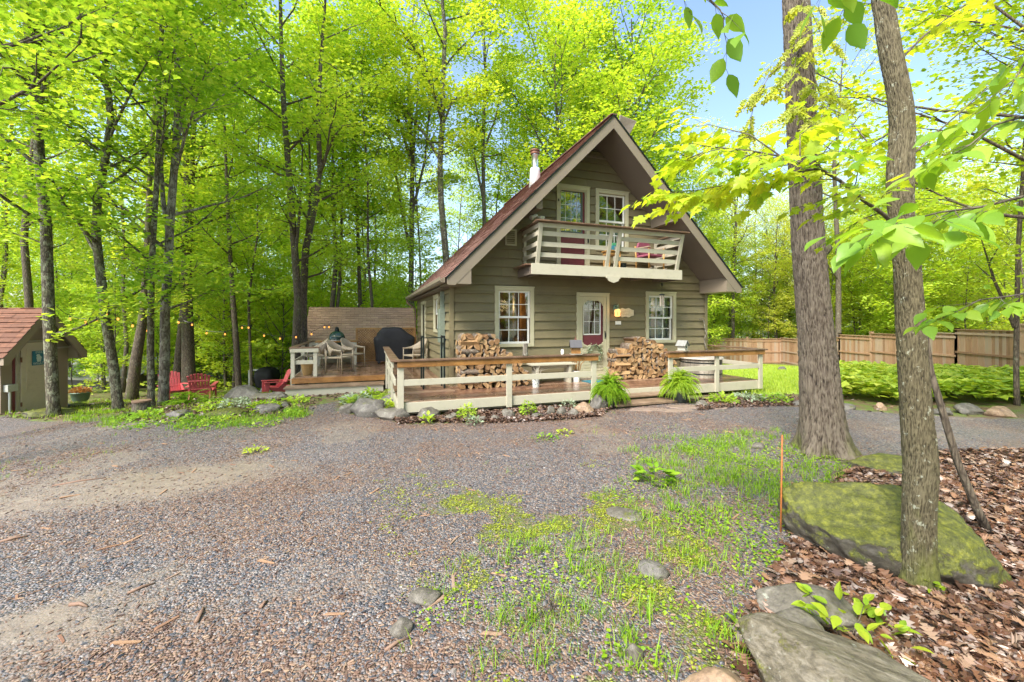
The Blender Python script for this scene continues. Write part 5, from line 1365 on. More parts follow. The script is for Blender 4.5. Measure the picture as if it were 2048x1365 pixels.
# outlines taken from the photograph, on the ground
DRIVE = GP([(0, 835), (120, 842), (250, 826), (420, 838), (560, 838), (620, 826), (640, 808), (675, 800), (700, 830), (840, 846), (980, 842), (1120, 840), (1205, 822), (1225, 806), (1300, 806), (1375, 804), (1395, 816), (1480, 806), (1560, 812), (1640, 818), (1760, 826), (1900, 834), (2047, 838)])
x_, y_ = DRIVE[-1]
DRIVE = DRIVE + [(16, 8.4), (16, 5.6)] + GP([(2047, 900), (1900, 905), (1760, 925)]) + GP([(1690, 945), (1600, 1040), (1560, 1130), (1500, 1230), (1470, 1340)]) + [(0.9, -4), (-14, -4), (-16, 4), (-16, 6.5)]
LITTER = GP([(2047, 900), (1900, 905), (1760, 925), (1690, 945), (1600, 1040), (1560, 1130), (1500, 1230), (1470, 1340)]) + [(0.9, -4), (14, -4), (14, 5.6)]
def near_poly(x, y, poly, w):
    """soft membership: jitter the edge with noise"""
    jx = (fnoise(x, y, 1.7, 31) - 0.5) * w; jy = (fnoise(x, y, 1.7, 41) - 0.5) * w
    return poly_mask(x + jx, y + jy, poly)
LAWN = [(3.6, 9.9), (7.0, 9.7), (9, 10.2), (12.5, 13), (17, 22), (17.5, 29), (9, 30), (5.2, 14), (4.8, 11.5)]

def zone_arrays(x, y):
    dr = near_poly(x, y, DRIVE, 0.5).astype(float)
    li = near_poly(x, y, LITTER, 0.7).astype(float)
    la = near_poly(x, y, LAWN, 0.8).astype(float)
    # tan muddy wheel track on the left
    d = np.abs(y - (4.35 + 0.30 * (x + 4.0))) / 0.75 + np.clip(x + 3.0, 0, 9) * 0.5
    mud = sm(1.3 - d) * sm((-1.5 - x) / 2.0) * (0.5 + 0.7 * fnoise(x, y, 1.1, 5))
    d2 = np.abs(y - (2.55 + 0.16 * (x + 2.0))) / 0.35
    mud = mud + 0.45 * sm(1.2 - d2) * sm((0.6 - x) / 1.5) * sm((fnoise(x, y, 1.0, 15) - .35) * 4) + 0.6 * sm((fnoise(x, y, .8, 17) - .62) * 8)
    chips = sm((fnoise(x * 0.6, y * 1.3, 0.55, 9) - 0.34) * 4) * np.exp(-((x + 1.9 - 0.12 * y) / 2.7) ** 2) * sm((y - 0.6) / 1.2) * 0.9 + 0.22 * fnoise(x, y, 2.3, 12)
    chips = chips + 0.5 * sm((fnoise(x, y, 0.9, 91) - 0.58) * 8)
    moss = sm((fnoise(x, y, 2.3, 77) - 0.50) * 6) * sm((x + 0.9 + 0.3 * (y - 2)) / 1.2) * sm((5.6 - y) / 2.0)
    return dr, li, la, np.clip(mud, 0, 1), np.clip(chips, 0, 1), np.clip(moss, 0, 1)

def ground_material():
    t = NT('ground_surface')
    pos = t.geo()
    # ---- gravel
    vc = t.voro(pos, 74, 'F1', 'Color'); vd = t.voro(pos, 74, 'F1', 'Distance')
    sep = t.n('ShaderNodeSeparateColor'); t.l(vc, sep.inputs[0])
    gcol = t.ramp(sep.outputs[0], [(0.0, (0.03, 0.032, 0.039)), (0.3, (0.07, 0.073, 0.086)), (0.55, (0.13, 0.134, 0.152)), (0.78, (0.20, 0.155, 0.13)), (1.0, (0.31, 0.29, 0.28))])
    chipc = t.ramp(sep.outputs[1], [(0.0, (0.09, 0.05, 0.038)), (0.4, (0.155, 0.09, 0.06)), (0.8, (0.27, 0.17, 0.11)), (1.0, (0.12, 0.115, 0.12))])
    ca = t.attr('chips')
    cm = t.ramp(t.math('ADD', ca, t.math('MULTIPLY', t.math('SUBTRACT', sep.outputs[2], 0.5), 1.5)), [(0.48, (0, 0, 0)), (0.54, (0.85, 0.85, 0.85))])
    g = t.mix(cm, gcol, chipc)
    n9 = t.noise(pos, 9, 8, 0.7)
    mudc = t.ramp(n9, [(0.3, (0.17, 0.135, 0.105)), (0.7, (0.27, 0.225, 0.175))])
    mm = t.ramp(t.math('ADD', t.attr('mud'), t.math('MULTIPLY', t.math('SUBTRACT', n9, 0.5), 0.9)), [(0.30, (0, 0, 0)), (0.95, (1, 1, 1))])
    g = t.mix(t.math('MULTIPLY', mm, 0.8), g, mudc)
    mossc = t.ramp(t.noise(pos, 60, 5, 0.7), [(0.3, (0.05, 0.07, 0.012)), (0.7, (0.20, 0.23, 0.03))])
    mo = t.ramp(t.math('ADD', t.attr('moss'), t.math('MULTIPLY', t.math('SUBTRACT', t.noise(pos, 13, 8, 0.8), 0.5), 3.0)), [(0.56, (0, 0, 0)), (0.80, (1, 1, 1))])
    g = t.mix(t.math('MULTIPLY', mo, 0.85), g, mossc)
    # ---- leaf litter
    lv = t.voro(pos, 17, 'F1', 'Color'); ls = t.n('ShaderNodeSeparateColor'); t.l(lv, ls.inputs[0])
    lc = t.ramp(ls.outputs[0], [(0.0, (0.04, 0.024, 0.018)), (0.35, (0.10, 0.055, 0.038)), (0.65, (0.17, 0.11, 0.08)), (0.9, (0.22, 0.165, 0.135)), (1.0, (0.16, 0.14, 0.135))])
    lc = t.mix(t.ramp(t.noise(pos, 14, 7, 0.7), [(0.38, (0.75,) * 3), (0.6, (0, 0, 0))]), lc, (0.045, 0.025, 0.018))
    # ---- forest floor / soil with low green
    fn = t.noise(pos, 3.2, 8, 0.7)
    fc = t.ramp(fn, [(0.25, (0.11, 0.065, 0.045)), (0.45, (0.17, 0.11, 0.07)), (0.55, (0.12, 0.17, 0.03)), (0.75, (0.20, 0.30, 0.035))])
    lawn = t.ramp(t.noise(pos, 7, 8, 0.7), [(0.25, (0.16, 0.27, 0.03)), (0.5, (0.30, 0.42, 0.05)), (0.75, (0.45, 0.50, 0.11))])
    base = t.mix(t.attr('drive'), fc, g); base = t.mix(t.attr('litter'), base, lc); base = t.mix(t.attr('lawn'), base, lawn)
    wet = t.ramp(t.noise(pos, 0.9, 5, 0.6), [(0.35, (0.42,) * 3), (0.7, (0.8,) * 3)])
    h = t.math('ADD', t.math('MULTIPLY', t.math('MULTIPLY', vd, t.math('SUBTRACT', 1.0, t.math('MULTIPLY', mm, 0.85))), -0.9), t.math('MULTIPLY', n9, 0.5))
    t.bsdf(base, wet, bump=h, bstr=0.9, bdist=0.018, spec=0.45)
    return t.m
M['ground'] = ground_material()

def ground_grid(name, xs, ys, dz=0.0, keep=None, parent=None):
    X, Y = np.meshgrid(xs, ys, indexing='ij')
    Z = G(X, Y) + dz
    V = np.stack([X, Y, Z], -1).reshape(-1, 3)
    nx, ny = X.shape
    idx = np.arange(nx * ny).reshape(nx, ny)
    Fc = np.stack([idx[:-1, :-1], idx[1:, :-1], idx[1:, 1:], idx[:-1, 1:]], -1).reshape(-1, 4)
    z = zone_arrays(V[:, 0], V[:, 1])
    if keep is not None:
        k = z[keep][Fc].min(1) > 0.5; Fc = Fc[k]
    o = np_mesh(name, V, Fc, M['ground'], parent, True)
    for nm, arr in zip(('drive', 'litter', 'lawn', 'mud', 'chips', 'moss'), z):
        a = o.data.attributes.new(nm, 'FLOAT', 'POINT'); a.data.foreach_set('value', np.ascontiguousarray(arr, np.float32))
    return o
def spaced(lo, hi, fine_lo, fine_hi, fine, grow=1.25):
    a = list(np.arange(fine_lo, fine_hi + 1e-6, fine)); s = fine; x = fine_lo; pre = []
    while x > lo: s *= grow; x -= s; pre.append(max(x, lo))
    s = fine; x = fine_hi
    while x < hi: s *= grow; x += s; a.append(min(x, hi))
    return np.array(pre[::-1] + a)
tag(ground_grid('ground', spaced(-400, 400, -14, 14, 0.10), spaced(-60, 600, 0, 13, 0.10)), kind='structure')
tag(ground_grid('driveway', np.arange(-16, 16.01, 0.08), np.arange(-4, 11.2, 0.08), 0.004, 0), kind='structure')

# ------------------------------------------------------------------ scattered leaves, blades, stones (one mesh each)
def rot_basis(n, tilt, rng, up=True):
    """random frames: heading a, tilt away from level"""
    a = rng.random(n) * 2 * np.pi
    h = np.stack([np.cos(a), np.sin(a), np.zeros(n)], 1)
    b = rng.random(n) * 2 * np.pi
    ti = np.abs(rng.normal(0, 1, n)) * tilt
    nz_ = np.stack([np.sin(ti) * np.cos(b), np.sin(ti) * np.sin(b), np.cos(ti)], 1)
    s = np.cross(nz_, h); s /= np.linalg.norm(s, axis=1)[:, None] + 1e-9
    f = np.cross(s, nz_)
    return f, s, nz_

LEAF_QUAD = (np.array([[0, 0, 0], [0.42, 0.40, 0.06], [1, 0, -0.08], [0.42, -0.40, 0.06]]), np.array([[0, 1, 2], [0, 2, 3]]))
LEAF_HEX = (np.array([[0, 0, 0], [0.10, 0.30, .05], [0.45, 0.52, 0.08], [0.62, 0.28, 0.03], [1, 0, -0.1], [0.62, -0.28, 0.03], [0.45, -0.52, 0.08], [0.10, -0.30, .05]]),
            np.array([[0, 1, 2], [0, 2, 3], [0, 3, 4], [0, 4, 5], [0, 5, 6], [0, 6, 7]]))
_h = [(0.0, 0.0, 0), (-0.10, 0.16, .02), (0.02, 0.42, .02), (0.16, 0.34, .05), (0.30, 0.62, 0.03), (0.42, 0.40, .06), (0.52, 0.44, .02), (0.50, 0.20, .06), (0.66, 0.24, .03), (0.72, 0.13, 0.02), (1.02, 0, -0.06)]
_o = [p for p in _h] + [(a, -b, c) for a, b, c in _h[::-1][1:-1]]
LEAF_MAPLE = (np.array(_o + [(0.33, 0, 0.0)]), np.array([[len(_o), i, (i + 1) % len(_o)] for i in range(len(_o))]))
_h = [(0, 0, 0), (0.10, 0.16, .03), (0.30, 0.29, .06), (0.55, 0.27, 0.05), (0.80, 0.13, 0.0), (1.0, 0, -0.12)]
_c = [(0.1, 0, 0.0), (0.3, 0, -.01), (0.55, 0, -.02), (0.80, 0, -.05)]
LEAF_OVATE = (np.array([(a, b, c) for a, b, c in _h] + [(a, -b, c) for a, b, c in _h[1:-1]] + _c),
              np.array([[0, 1, 10], [10, 1, 11], [1, 2, 11], [11, 2, 12], [2, 3, 12], [12, 3, 13], [3, 4, 13], [13, 4, 5], [0, 10, 6], [10, 11, 6], [6, 11, 7], [11, 12, 7], [7, 12, 8], [12, 13, 8], [8, 13, 9], [13, 5, 9]]))
_h = [(0, 0, 0), (0.10, 0.05, 0), (0.20, 0.22, .03), (0.28, 0.09, 0), (0.42, 0.30, .04), (0.50, 0.11, 0), (0.68, 0.28, .02), (0.74, 0.09, 0), (0.90, 0.14, -.03), (1, 0, -.08)]
_o = _h + [(a, -b, c) for a, b, c in _h[::-1][1:-1]]
LEAF_OAK = (np.array(_o), np.array([[i, i + 1, len(_o) - 1 - i] for i in range(0, 9)] + [[i, (len(_o) - i) % len(_o), len(_o) - 1 - i] for i in range(1, 9)]))
BLADE = (np.array([[0, 0.03, 0], [0, -0.03, 0], [0.16, 0.028, 0.45], [0.16, -0.028, 0.45], [0.5, 0.012, 0.85], [0.5, -0.012, 0.85], [0.8, 0, 0.95]]), np.array([[0, 1, 3], [0, 3, 2], [2, 3, 5], [2, 5, 4], [4, 5, 6]]))

def scatter(P, size, proto, tilt, rng, frames=None, width=1.0):
    V0, F0 = proto; n = len(P)
    f, s, nn = frames if frames is not None else rot_basis(n, tilt, rng)
    size = np.asarray(size).reshape(-1, 1, 1) if np.ndim(size) else size
    w = rng.uniform(0.8, 1.1, n).reshape(-1, 1, 1) * width
    V = P[:, None, :] + (f[:, None, :] * V0[None, :, 0:1] + s[:, None, :] * V0[None, :, 1:2] * w + nn[:, None, :] * V0[None, :, 2:3]) * size
    Fa = F0[None] + (np.arange(n) * len(V0))[:, None, None]
    return V.reshape(-1, 3), Fa.reshape(-1, F0.shape[1])

def joinVF(parts):
    Vs, Fs, b = [], [], 0
    for V, Fc in parts:
        Vs.append(V); Fs.append(Fc + b); b += len(V)
    return np.concatenate(Vs), np.concatenate(Fs)
# ------------------------------------------------------------------ trees
def vrot(d, ax, ang): return Matrix.Rotation(ang, 3, ax) @ d
def limb(rng, p, d, L, n=6, curl=0.25, upw=0.05, wob=0.12):
    pts = [Vector(p)]; d = Vector(d).normalized()
    for i in range(n):
        d = (d + Vector((rng.uniform(-wob, wob), rng.uniform(-wob, wob), rng.uniform(-wob, wob) + upw))).normalized()
        pts.append(pts[-1] + d * (L / n))
    return pts

def lerp_path(pts, t):
    t = max(0.0, min(0.9999, t)) * (len(pts) - 1); i = int(t)
    return Vector(pts[i]).lerp(Vector(pts[i + 1]), t - i), (Vector(pts[i + 1]) - Vector(pts[i])).normalized()

def tree_parts(rng, path, rads, crown_lo, limb_len, n_limbs, twigs=5, leafs=46, leaf=0.13, proto=LEAF_QUAD, spray=0.75, extra_limbs=(), flat=0.10, sides=10, low_spray=0):
    """trunk path -> (wood MB, leaf verts/faces); limbs leave the trunk above crown_lo (0..1 of the path)"""
    wood = MB(); nr = np.random.default_rng(rng.randrange(1 << 30))
    wood.tube(path, rads, sides)
    tips = []
    def twig_out(pts, r0, k, reach):
        for j in range(k):
            t = 0.30 + 0.70 * (j + rng.random()) / k
            q, dd = lerp_path(pts, t)
            side = 1 if j % 2 else -1
            a = rng.uniform(0.5, 1.1) * side
            td = vrot(dd, Vector((0, 0, 1)), a); td.z *= 0.4; td.z += rng.uniform(-0.1, 0.25)
            L = reach * rng.uniform(0.5, 1.0) * (1.15 - 0.5 * t)
            tp = limb(rng, q, td, L, 3, wob=0.2, upw=0.0)
            wood.tube(tp, [r0 * 0.45, r0 * 0.32, r0 * 0.2, r0 * 0.08], 4, False)
            tips.append((tp[-1], td)); tips.append((tp[1].lerp(tp[2], 0.5), td))
        tips.append((pts[-1], (pts[-1] - pts[-2]).normalized()))
    total = sum((Vector(path[i + 1]) - Vector(path[i])).length for i in range(len(path) - 1))
    for i in range(n_limbs):
        u = (i + rng.random()) / n_limbs
        t = crown_lo + (0.97 - crown_lo) * u
        q, dd = lerp_path(path, t)
        az = i * 2.4 + rng.uniform(-0.5, 0.5)
        rise = 0.25 + 1.1 * u + rng.uniform(-0.15, 0.25)
        d = Vector((math.cos(az), math.sin(az), rise))
        L = limb_len * (0.55 + 0.65 * math.sin(math.pi * min(1, 0.25 + 0.75 * (1 - u)))) * rng.uniform(0.75, 1.15)
        rr = np.interp(t, np.linspace(0, 1, len(rads)), rads)
        r0 = max(0.012, min(rr * 0.5, 0.018 * L + 0.01))
        lp = limb(rng, q, d, L, 6, wob=0.16, upw=0.07 - 0.05 * u)
        wood.tube(lp, [r0 * (1 - 0.85 * k / 6) for k in range(7)], 5, False)
        twig_out(lp, r0, twigs, L * 0.42)
    for (lp, r0, k) in extra_limbs:
        wood.tube(lp, [r0 * (1 - 0.85 * j / (len(lp) - 1)) for j in range(len(lp))], 6, False)
        if k: twig_out([Vector(p) for p in lp], r0, k, (Vector(lp[0]) - Vector(lp[-1])).length * 0.35)
    # leaf sprays: shallow drooping discs at every tip
    P, Fm, Sm, Nm = [], [], [], []
    for (tp, td) in tips:
        n = int(leafs * rng.uniform(0.6, 1.3)); rr = spray * rng.uniform(0.7, 1.3)
        a = nr.random(n) * 2 * np.pi; r = rr * np.sqrt(nr.random(n))
        ox, oy = r * np.cos(a), r * np.sin(a)
        tx, ty = nr.normal(0, 0.22), nr.normal(0, 0.22)
        oz = nr.normal(0, flat * rr, n) - 0.22 * r * r / rr + tx * ox + ty * oy
        P.append(np.stack([ox + tp.x, oy + tp.y, oz + tp.z], 1))
    P = np.concatenate(P) if P else np.zeros((0, 3))
    f, s, nn = rot_basis(len(P), 0.5, nr)
    sz = leaf * nr.uniform(0.65, 1.25, len(P))
    V, Fc = scatter(P, sz, proto, 0, nr, (f, s, nn))
    return wood, V, Fc

def make_tree(name, label, path, rads, bark_m, leaf_m, seed, base=None, group=None, category='tree', **kw):
    """builds trunk and crown in the tree's own frame, standing at its base"""
    rng = random.Random(seed)
    b = Vector(base) if base else Vector(path[0])
    loc_path = [Vector(p) - b for p in path]
    if 'extra_limbs' in kw: kw['extra_limbs'] = [([Vector(q) - b for q in lp], r, k) for lp, r, k in kw['extra_limbs']]
    root = empty(name, b, 0, label, category, group)
    wood_, V, Fc = tree_parts(rng, loc_path, rads, **kw)
    wood_.build('trunk', M[bark_m] if isinstance(bark_m, str) else bark_m, root, True, fix=False)
    if len(V): np_mesh('crown', V, Fc, M[leaf_m], root)
    return root

def traced(pts, y, y_top=None, top=None, sway=0.0, seed=0):
    """photo pixels at the tree's own distance; continued upward beyond the frame"""
    rg = random.Random(seed); out = []
    for i, (X, Y) in enumerate(pts):
        out.append(at(X, Y, y + (sway * rg.uniform(-1, 1) if i else 0)))
    if top:
        d = (out[-1] - out[-2]); d = Vector((d.x * 0.5, rg.uniform(-0.05, 0.05) * 2, max(0.6, d.z))).normalized()
        k = 4
        step = (top - out[-1].z) / k
        for i in range(k):
            d = (d + Vector((rg.uniform(-.12, .12), rg.uniform(-.12, .12), 0.1))).normalized()
            out.append(out[-1] + d * step)
    return out
def widths(n, y, w0, w1, flare=1.35):
    """photo widths (px) at the base and the last traced point -> radii"""
    r = np.linspace(w0, w1, n) / 2 / F_PX * y
    r[0] *= flare
    return list(r)

def oblique(X): return math.cos(math.atan((X - 1024) / F_PX))     # wide lens: round things off axis look wider
def near_tree(name, label, pts, y, w0, w1, top, seed, bark_m='bark_lichen', leaf_m='leaf_mid', forks=(), sway=0.12, **kw):
    p = traced(pts, y, top=top, sway=sway, seed=seed)
    g0 = gz(p[0].x, p[0].y); p[0].z = g0 - 0.12
    k_ = oblique(pts[0][0]); w0 *= k_ * .80; w1 *= k_ * .80
    r = widths(len(pts), y, w0, w1) + list(np.linspace(w1, w1 * 0.2, 5)[1:] / 2 / F_PX * y)
    if p[0].z + 0.5 < p[1].z:      # root flare
        q = p[0].lerp(p[1], min(0.5, 0.35 / max(0.4, (p[1].z - p[0].z)))); p.insert(1, q); r.insert(1, r[0] / 1.35)
    ex = [([at(X, Y, yy) for X, Y, yy in fp], w / 2 / F_PX * y, k) for fp, w, k in forks]
    kw.setdefault('crown_lo', 0.30); kw.setdefault('limb_len', 3.4); kw.setdefault('n_limbs', 16)
    return make_tree(name, label, p, r, bark_m, leaf_m, seed, base=(p[0].x, p[0].y, g0), extra_limbs=ex, **kw)

# prototypes for the wood behind
def proto(kind, seed):
    rng = random.Random(seed)
    H = {'pole': 17, 'tall': 19, 'broad': 16, 'young': 7.5, 'oak': 17, 'bush': 2.6, 'mid': 12.5}[kind] * rng.uniform(0.92, 1.08)
    n = 9; x = y = 0.0; path = []
    for i in range(n):
        path.append(Vector((x, y, H * i / (n - 1)))); x += rng.uniform(-.22, .22) * H / 18; y += rng.uniform(-.22, .22) * H / 18
    path[0].z = -0.4
    r0 = {'pole': 0.085, 'tall': 0.17, 'broad': 0.19, 'young': 0.05, 'oak': 0.22, 'bush': 0.02, 'mid': 0.085}[kind]
    rads = [r0 * (1.3 if i == 0 else 1) * (1 - 0.85 * i / (n - 1)) for i in range(n)]
    kw = {'pole': dict(crown_lo=0.42, limb_len=2.6, n_limbs=20, twigs=5, leafs=34, leaf=0.15, spray=0.7),
          'tall': dict(crown_lo=0.36, limb_len=3.6, n_limbs=26, twigs=6, leafs=44, leaf=0.16, spray=0.80),
          'broad': dict(crown_lo=0.18, limb_len=4.0, n_limbs=28, twigs=6, leafs=46, leaf=0.17, spray=0.85),
          'mid': dict(crown_lo=0.10, limb_len=2.9, n_limbs=30, twigs=5, leafs=32, leaf=0.15, spray=0.70),
          'young': dict(crown_lo=0.14, limb_len=1.9, n_limbs=24, twigs=4, leafs=30, leaf=0.13, spray=0.50),
          'oak': dict(crown_lo=0.25, limb_len=4.2, n_limbs=28, twigs=7, leafs=34, leaf=0.14, spray=0.65, flat=0.3),
          'bush': dict(crown_lo=0.05, limb_len=1.2, n_limbs=16, twigs=3, leafs=22, leaf=0.12, spray=0.34)}[kind]
    return path, rads, kw
KIND = {'tall': ('maple_tree', 'tree'), 'pole': ('maple_tree', 'tree'), 'broad': ('maple_tree', 'tree'), 'young': ('maple_sapling', 'tree'), 'oak': ('oak_tree', 'tree'), 'bush': ('shrub', 'shrub'), 'mid': ('maple_tree', 'tree')}
protos = {}
def get_proto(kind, leaf_m, v):
    key = (kind, leaf_m, v)
    if key not in protos:
        path, rads, kw = proto(kind, 100 + v * 7 + len(kind) * 13 + len(leaf_m))
        rng = random.Random(v * 31 + len(leaf_m))
        wood_, V, Fc = tree_parts(rng, path, rads, sides=7, **kw)
        tr = wood_.build('trunk', M['bark_far'], None, True, fix=False)
        cr = np_mesh('crown', V, Fc, M[leaf_m])
        protos[key] = [tr, cr, False]
    return protos[key]
def plant(kind, leaf_m, v, x, y, scale=1.0, rz=None, label=None, group=None):
    tr, cr, used = get_proto(kind, leaf_m, v)
    nm, cat = KIND[kind]
    rz = R.uniform(0, 6.28) if rz is None else rz
    root = empty(nm, (x, y, gz(x, y) - 0.05), rz, label, cat, group)
    root.scale = (scale, scale, scale * R.uniform(0.95, 1.08))
    for src in (tr, cr):
        if used: c = src.copy(); sc.collection.objects.link(c)
        else: c = src
        c.parent = root
    protos[(kind, leaf_m, v)][2] = True
    return root

def inside_house(x, y, m=1.2):
    dx, dy = x - HX, y - HY; s = dx * cT + dy * sT; t = -dx * sT + dy * cT
    return (-HWD - m - 3.2 < s < HWD + m) and (-3.5 < t < DEP + m)

# the trees one can follow in the photograph
near_tree('maple_tree', 'thick lichen-spotted maple standing right in front of the brown shed door', [(108, 828), (98, 640), (92, 450), (80, 330), (72, 200), (62, 100), (48, 0)], 9.2, 36, 24, 15, 1,
          forks=[([(78, 260, 9.2), (77, 160, 9.3), (74, 60, 9.4), (70, -60, 9.6), (60, -200, 9.8)], 15, 5), ([(84, 150, 9.2), (110, 70, 9.0), (180, 50, 8.7), (230, 38, 8.5), (300, 25, 8.3)], 7, 6), ([(55, 175, 9.2), (20, 130, 9.0), (-30, 100, 8.8)], 6, 4)], leafs=42, leaf=0.12, proto=LEAF_HEX, crown_lo=0.14, n_limbs=18)
near_tree('maple_tree', 'crooked maple bending like an S beside the green planter', [(238, 803), (228, 740), (212, 640), (200, 540), (192, 470), (195, 400), (212, 310), (222, 240), (216, 180), (190, 130), (172, 80), (152, 0)], 10.0, 30, 15, 14, 2, sway=0.05,
          forks=[([(200, 140, 10), (215, 110, 9.9), (214, 90, 9.8)], 5, 2), ([(185, 120, 10), (140, 70, 9.7), (110, 20, 9.5)], 6, 5)], leafs=42, leaf=0.12, proto=LEAF_HEX, crown_lo=0.20)
near_tree('maple_tree', 'slim straight maple behind the small cut stump', [(303, 803), (301, 700), (302, 620), (303, 540), (308, 450), (314, 360), (318, 260), (318, 150), (328, 0)], 10.4, 21, 12, 14, 3,
          forks=[([(318, 60, 10.4), (350, 20, 10.2), (375, -20, 10)], 6, 4)], leafs=40, leaf=0.12, proto=LEAF_HEX, crown_lo=0.20)
near_tree('maple_tree', 'pale barked maple with two close stems left of the red armchairs', [(326, 798), (330, 700), (330, 620), (336, 540), (340, 450), (346, 370), (352, 290), (356, 200), (354, 100), (348, 0)], 10.9, 30, 15, 15, 4, bark_m='bark_pale',
          forks=[([(338, 470, 10.9), (326, 400, 10.9), (322, 320, 10.8), (330, 240, 10.8), (334, 120, 10.7)], 10, 5), ([(352, 300, 10.9), (372, 200, 10.7), (395, 150, 10.5)], 7, 4)], leafs=40, leaf=0.12, proto=LEAF_HEX, crown_lo=0.20)
near_tree('maple_tree', 'massive dark trunk just behind the pair of red armchairs', [(378, 772), (376, 690), (374, 600), (372, 480), (374, 380), (370, 280)], 16.4, 40, 16, 17, 5, bark_m='bark_dark', leaf_m='leaf_light', leafs=36, leaf=0.14, n_limbs=20)
near_tree('maple_tree', 'dark maple leaning right behind the pale barked stems', [(352, 775), (360, 700), (368, 620), (376, 520), (384, 400), (386, 300)], 16.9, 30, 12, 16, 6, bark_m='bark_dark', leafs=40, leaf=0.14)
near_tree('maple_tree', 'dark leaning trunk between the crooked maple and the slim maple', [(262, 785), (272, 720), (284, 650), (292, 560), (296, 460), (300, 340)], 14.2, 36, 13, 16, 8, bark_m='bark_dark', leaf_m='leaf_light', leafs=36, leaf=0.14)
near_tree('maple_tree', 'dark crooked maple rising behind the roof of the brown shed', [(60, 700), (58, 600), (48, 480), (56, 380), (68, 280), (74, 180)], 14.0, 26, 14, 16, 9, bark_m='bark_dark', leaf_m='leaf_light', leafs=36, leaf=0.14)
near_tree('maple_tree', 'slim dark maple behind the big flat rock', [(478, 782), (473, 690), (466, 600), (461, 520), (456, 430), (452, 330)], 16.0, 18, 8, 15, 10, bark_m='bark_dark', leafs=44, leaf=0.15)
near_tree('maple_tree', 'twin stemmed maple, left stem, just behind the deck corner rail', [(590, 765), (592, 690), (596, 600), (588, 480), (578, 350), (570, 250), (566, 180)], 14.2, 24, 13, 17, 11, bark_m='bark_dark', leaf_m='leaf_light', leafs=36, leaf=0.14,
          forks=[([(590, 520, 14.2), (600, 420, 14.3), (604, 340, 14.4), (606, 240, 14.5)], 7, 5)], n_limbs=20)
near_tree('maple_tree', 'twin stemmed maple, right stem forking above the deck table', [(608, 765), (607, 690), (606, 600), (611, 500), (630, 410), (640, 340), (636, 240)], 14.6, 24, 12, 16, 12, bark_m='bark_dark', leaf_m='leaf_light', leafs=36, leaf=0.14,
          forks=[([(612, 500, 14.6), (622, 380, 14.8), (618, 280, 14.9), (600, 200, 15)], 8, 5), ([(640, 340, 14.6), (670, 270, 14.3), (700, 240, 14.1)], 7, 5)])
near_tree('maple_tree', 'leaning thin maple between the red chairs and the dark mesh frame', [(505, 775), (500, 690), (497, 600), (508, 520), (515, 470)], 17.5, 9, 5, 11, 14, bark_m='bark_far', leafs=34, leaf=0.14)
near_tree('maple_tree', 'tall maple whose many stems fan out above the tan shed roof', [(818, 700), (822, 600), (823, 500), (824, 420), (825, 320)], 20.0, 15, 11, 20, 15, bark_m='bark_far', sway=0.05,
          forks=[([(825, 330, 20), (800, 250, 19.7), (780, 160, 19.5), (760, 60, 19.2)], 8, 7), ([(825, 320, 20), (835, 200, 20.3), (838, 60, 20.6)], 8, 7), ([(826, 420, 20), (850, 320, 20), (858, 230, 19.8), (862, 120, 19.5)], 7, 7), ([(820, 500, 20), (800, 400, 20.4), (785, 300, 20.6), (765, 200, 21)], 8, 6)], leafs=46, leaf=0.16, n_limbs=14, crown_lo=0.5)
near_tree('maple_tree', 'tall lichened maple rising behind the left slope of the cabin roof', [(900, 700), (896, 560), (888, 470), (882, 400), (880, 330), (885, 240), (887, 150), (890, 60)], 18.6, 19, 10, 22, 16, sway=0.05,
          forks=[([(884, 240, 18.6), (865, 180, 18.2), (845, 120, 17.8), (810, 70, 17.3), (750, 0, 16.6)], 9, 8), ([(886, 250, 18.6), (905, 200, 18.3), (940, 190, 17.9), (975, 180, 17.5)], 6, 6), ([(880, 320, 18.6), (850, 270, 18.8), (810, 220, 19), (760, 180, 19.2)], 7, 6)], leafs=48, leaf=0.16, leaf_m='leaf_light', n_limbs=18, crown_lo=0.42)
near_tree('maple_tree', 'dark maple forking behind the chimney pipe', [(975, 640), (970, 480), (967, 380), (966, 300), (968, 220)], 22.5, 12, 8, 20, 17, bark_m='bark_far', sway=0.05,
          forks=[([(967, 400, 22.5), (950, 320, 22.5), (945, 240, 22.4)], 6, 5), ([(968, 300, 22.5), (990, 240, 22.3), (1005, 170, 22)], 6, 5)], leafs=48, leaf=0.17, leaf_m='leaf_light', crown_lo=0.4, n_limbs=18)
near_tree('maple_tree', 'maple with a V fork left of the tan shed roof ridge', [(722, 720), (720, 600), (716, 480), (714, 400), (712, 320)], 21.0, 11, 7, 15, 18, bark_m='bark_far', sway=0.05,
          forks=[([(715, 430, 21), (700, 360, 21), (694, 280, 20.8)], 6, 5)], leafs=44, leaf=0.16, crown_lo=0.4)
near_tree('maple_tree', 'thicker grey trunk beyond the fence, left of the big oak trunk', [(1676, 700), (1677, 600), (1676, 510), (1672, 430), (1668, 330)], 24.5, 17, 11, 17, 19, bark_m='bark_far', sway=0.05,
          forks=[([(1677, 560, 24.5), (1655, 530, 24.3), (1640, 500, 24)], 5, 3)], leafs=34, leaf=0.15, leaf_m='leaf_pale', crown_lo=0.45)
near_tree('maple_tree', 'reddish thin trunk rising behind the corner of the wooden fence', [(1466, 700), (1466, 600), (1468, 520), (1472, 450)], 33.0, 10, 7, 15, 20, bark_m='bark_far', leafs=30, leaf=0.17, leaf_m='leaf_pale', sway=.05, crown_lo=0.35, limb_len=4, n_limbs=20)
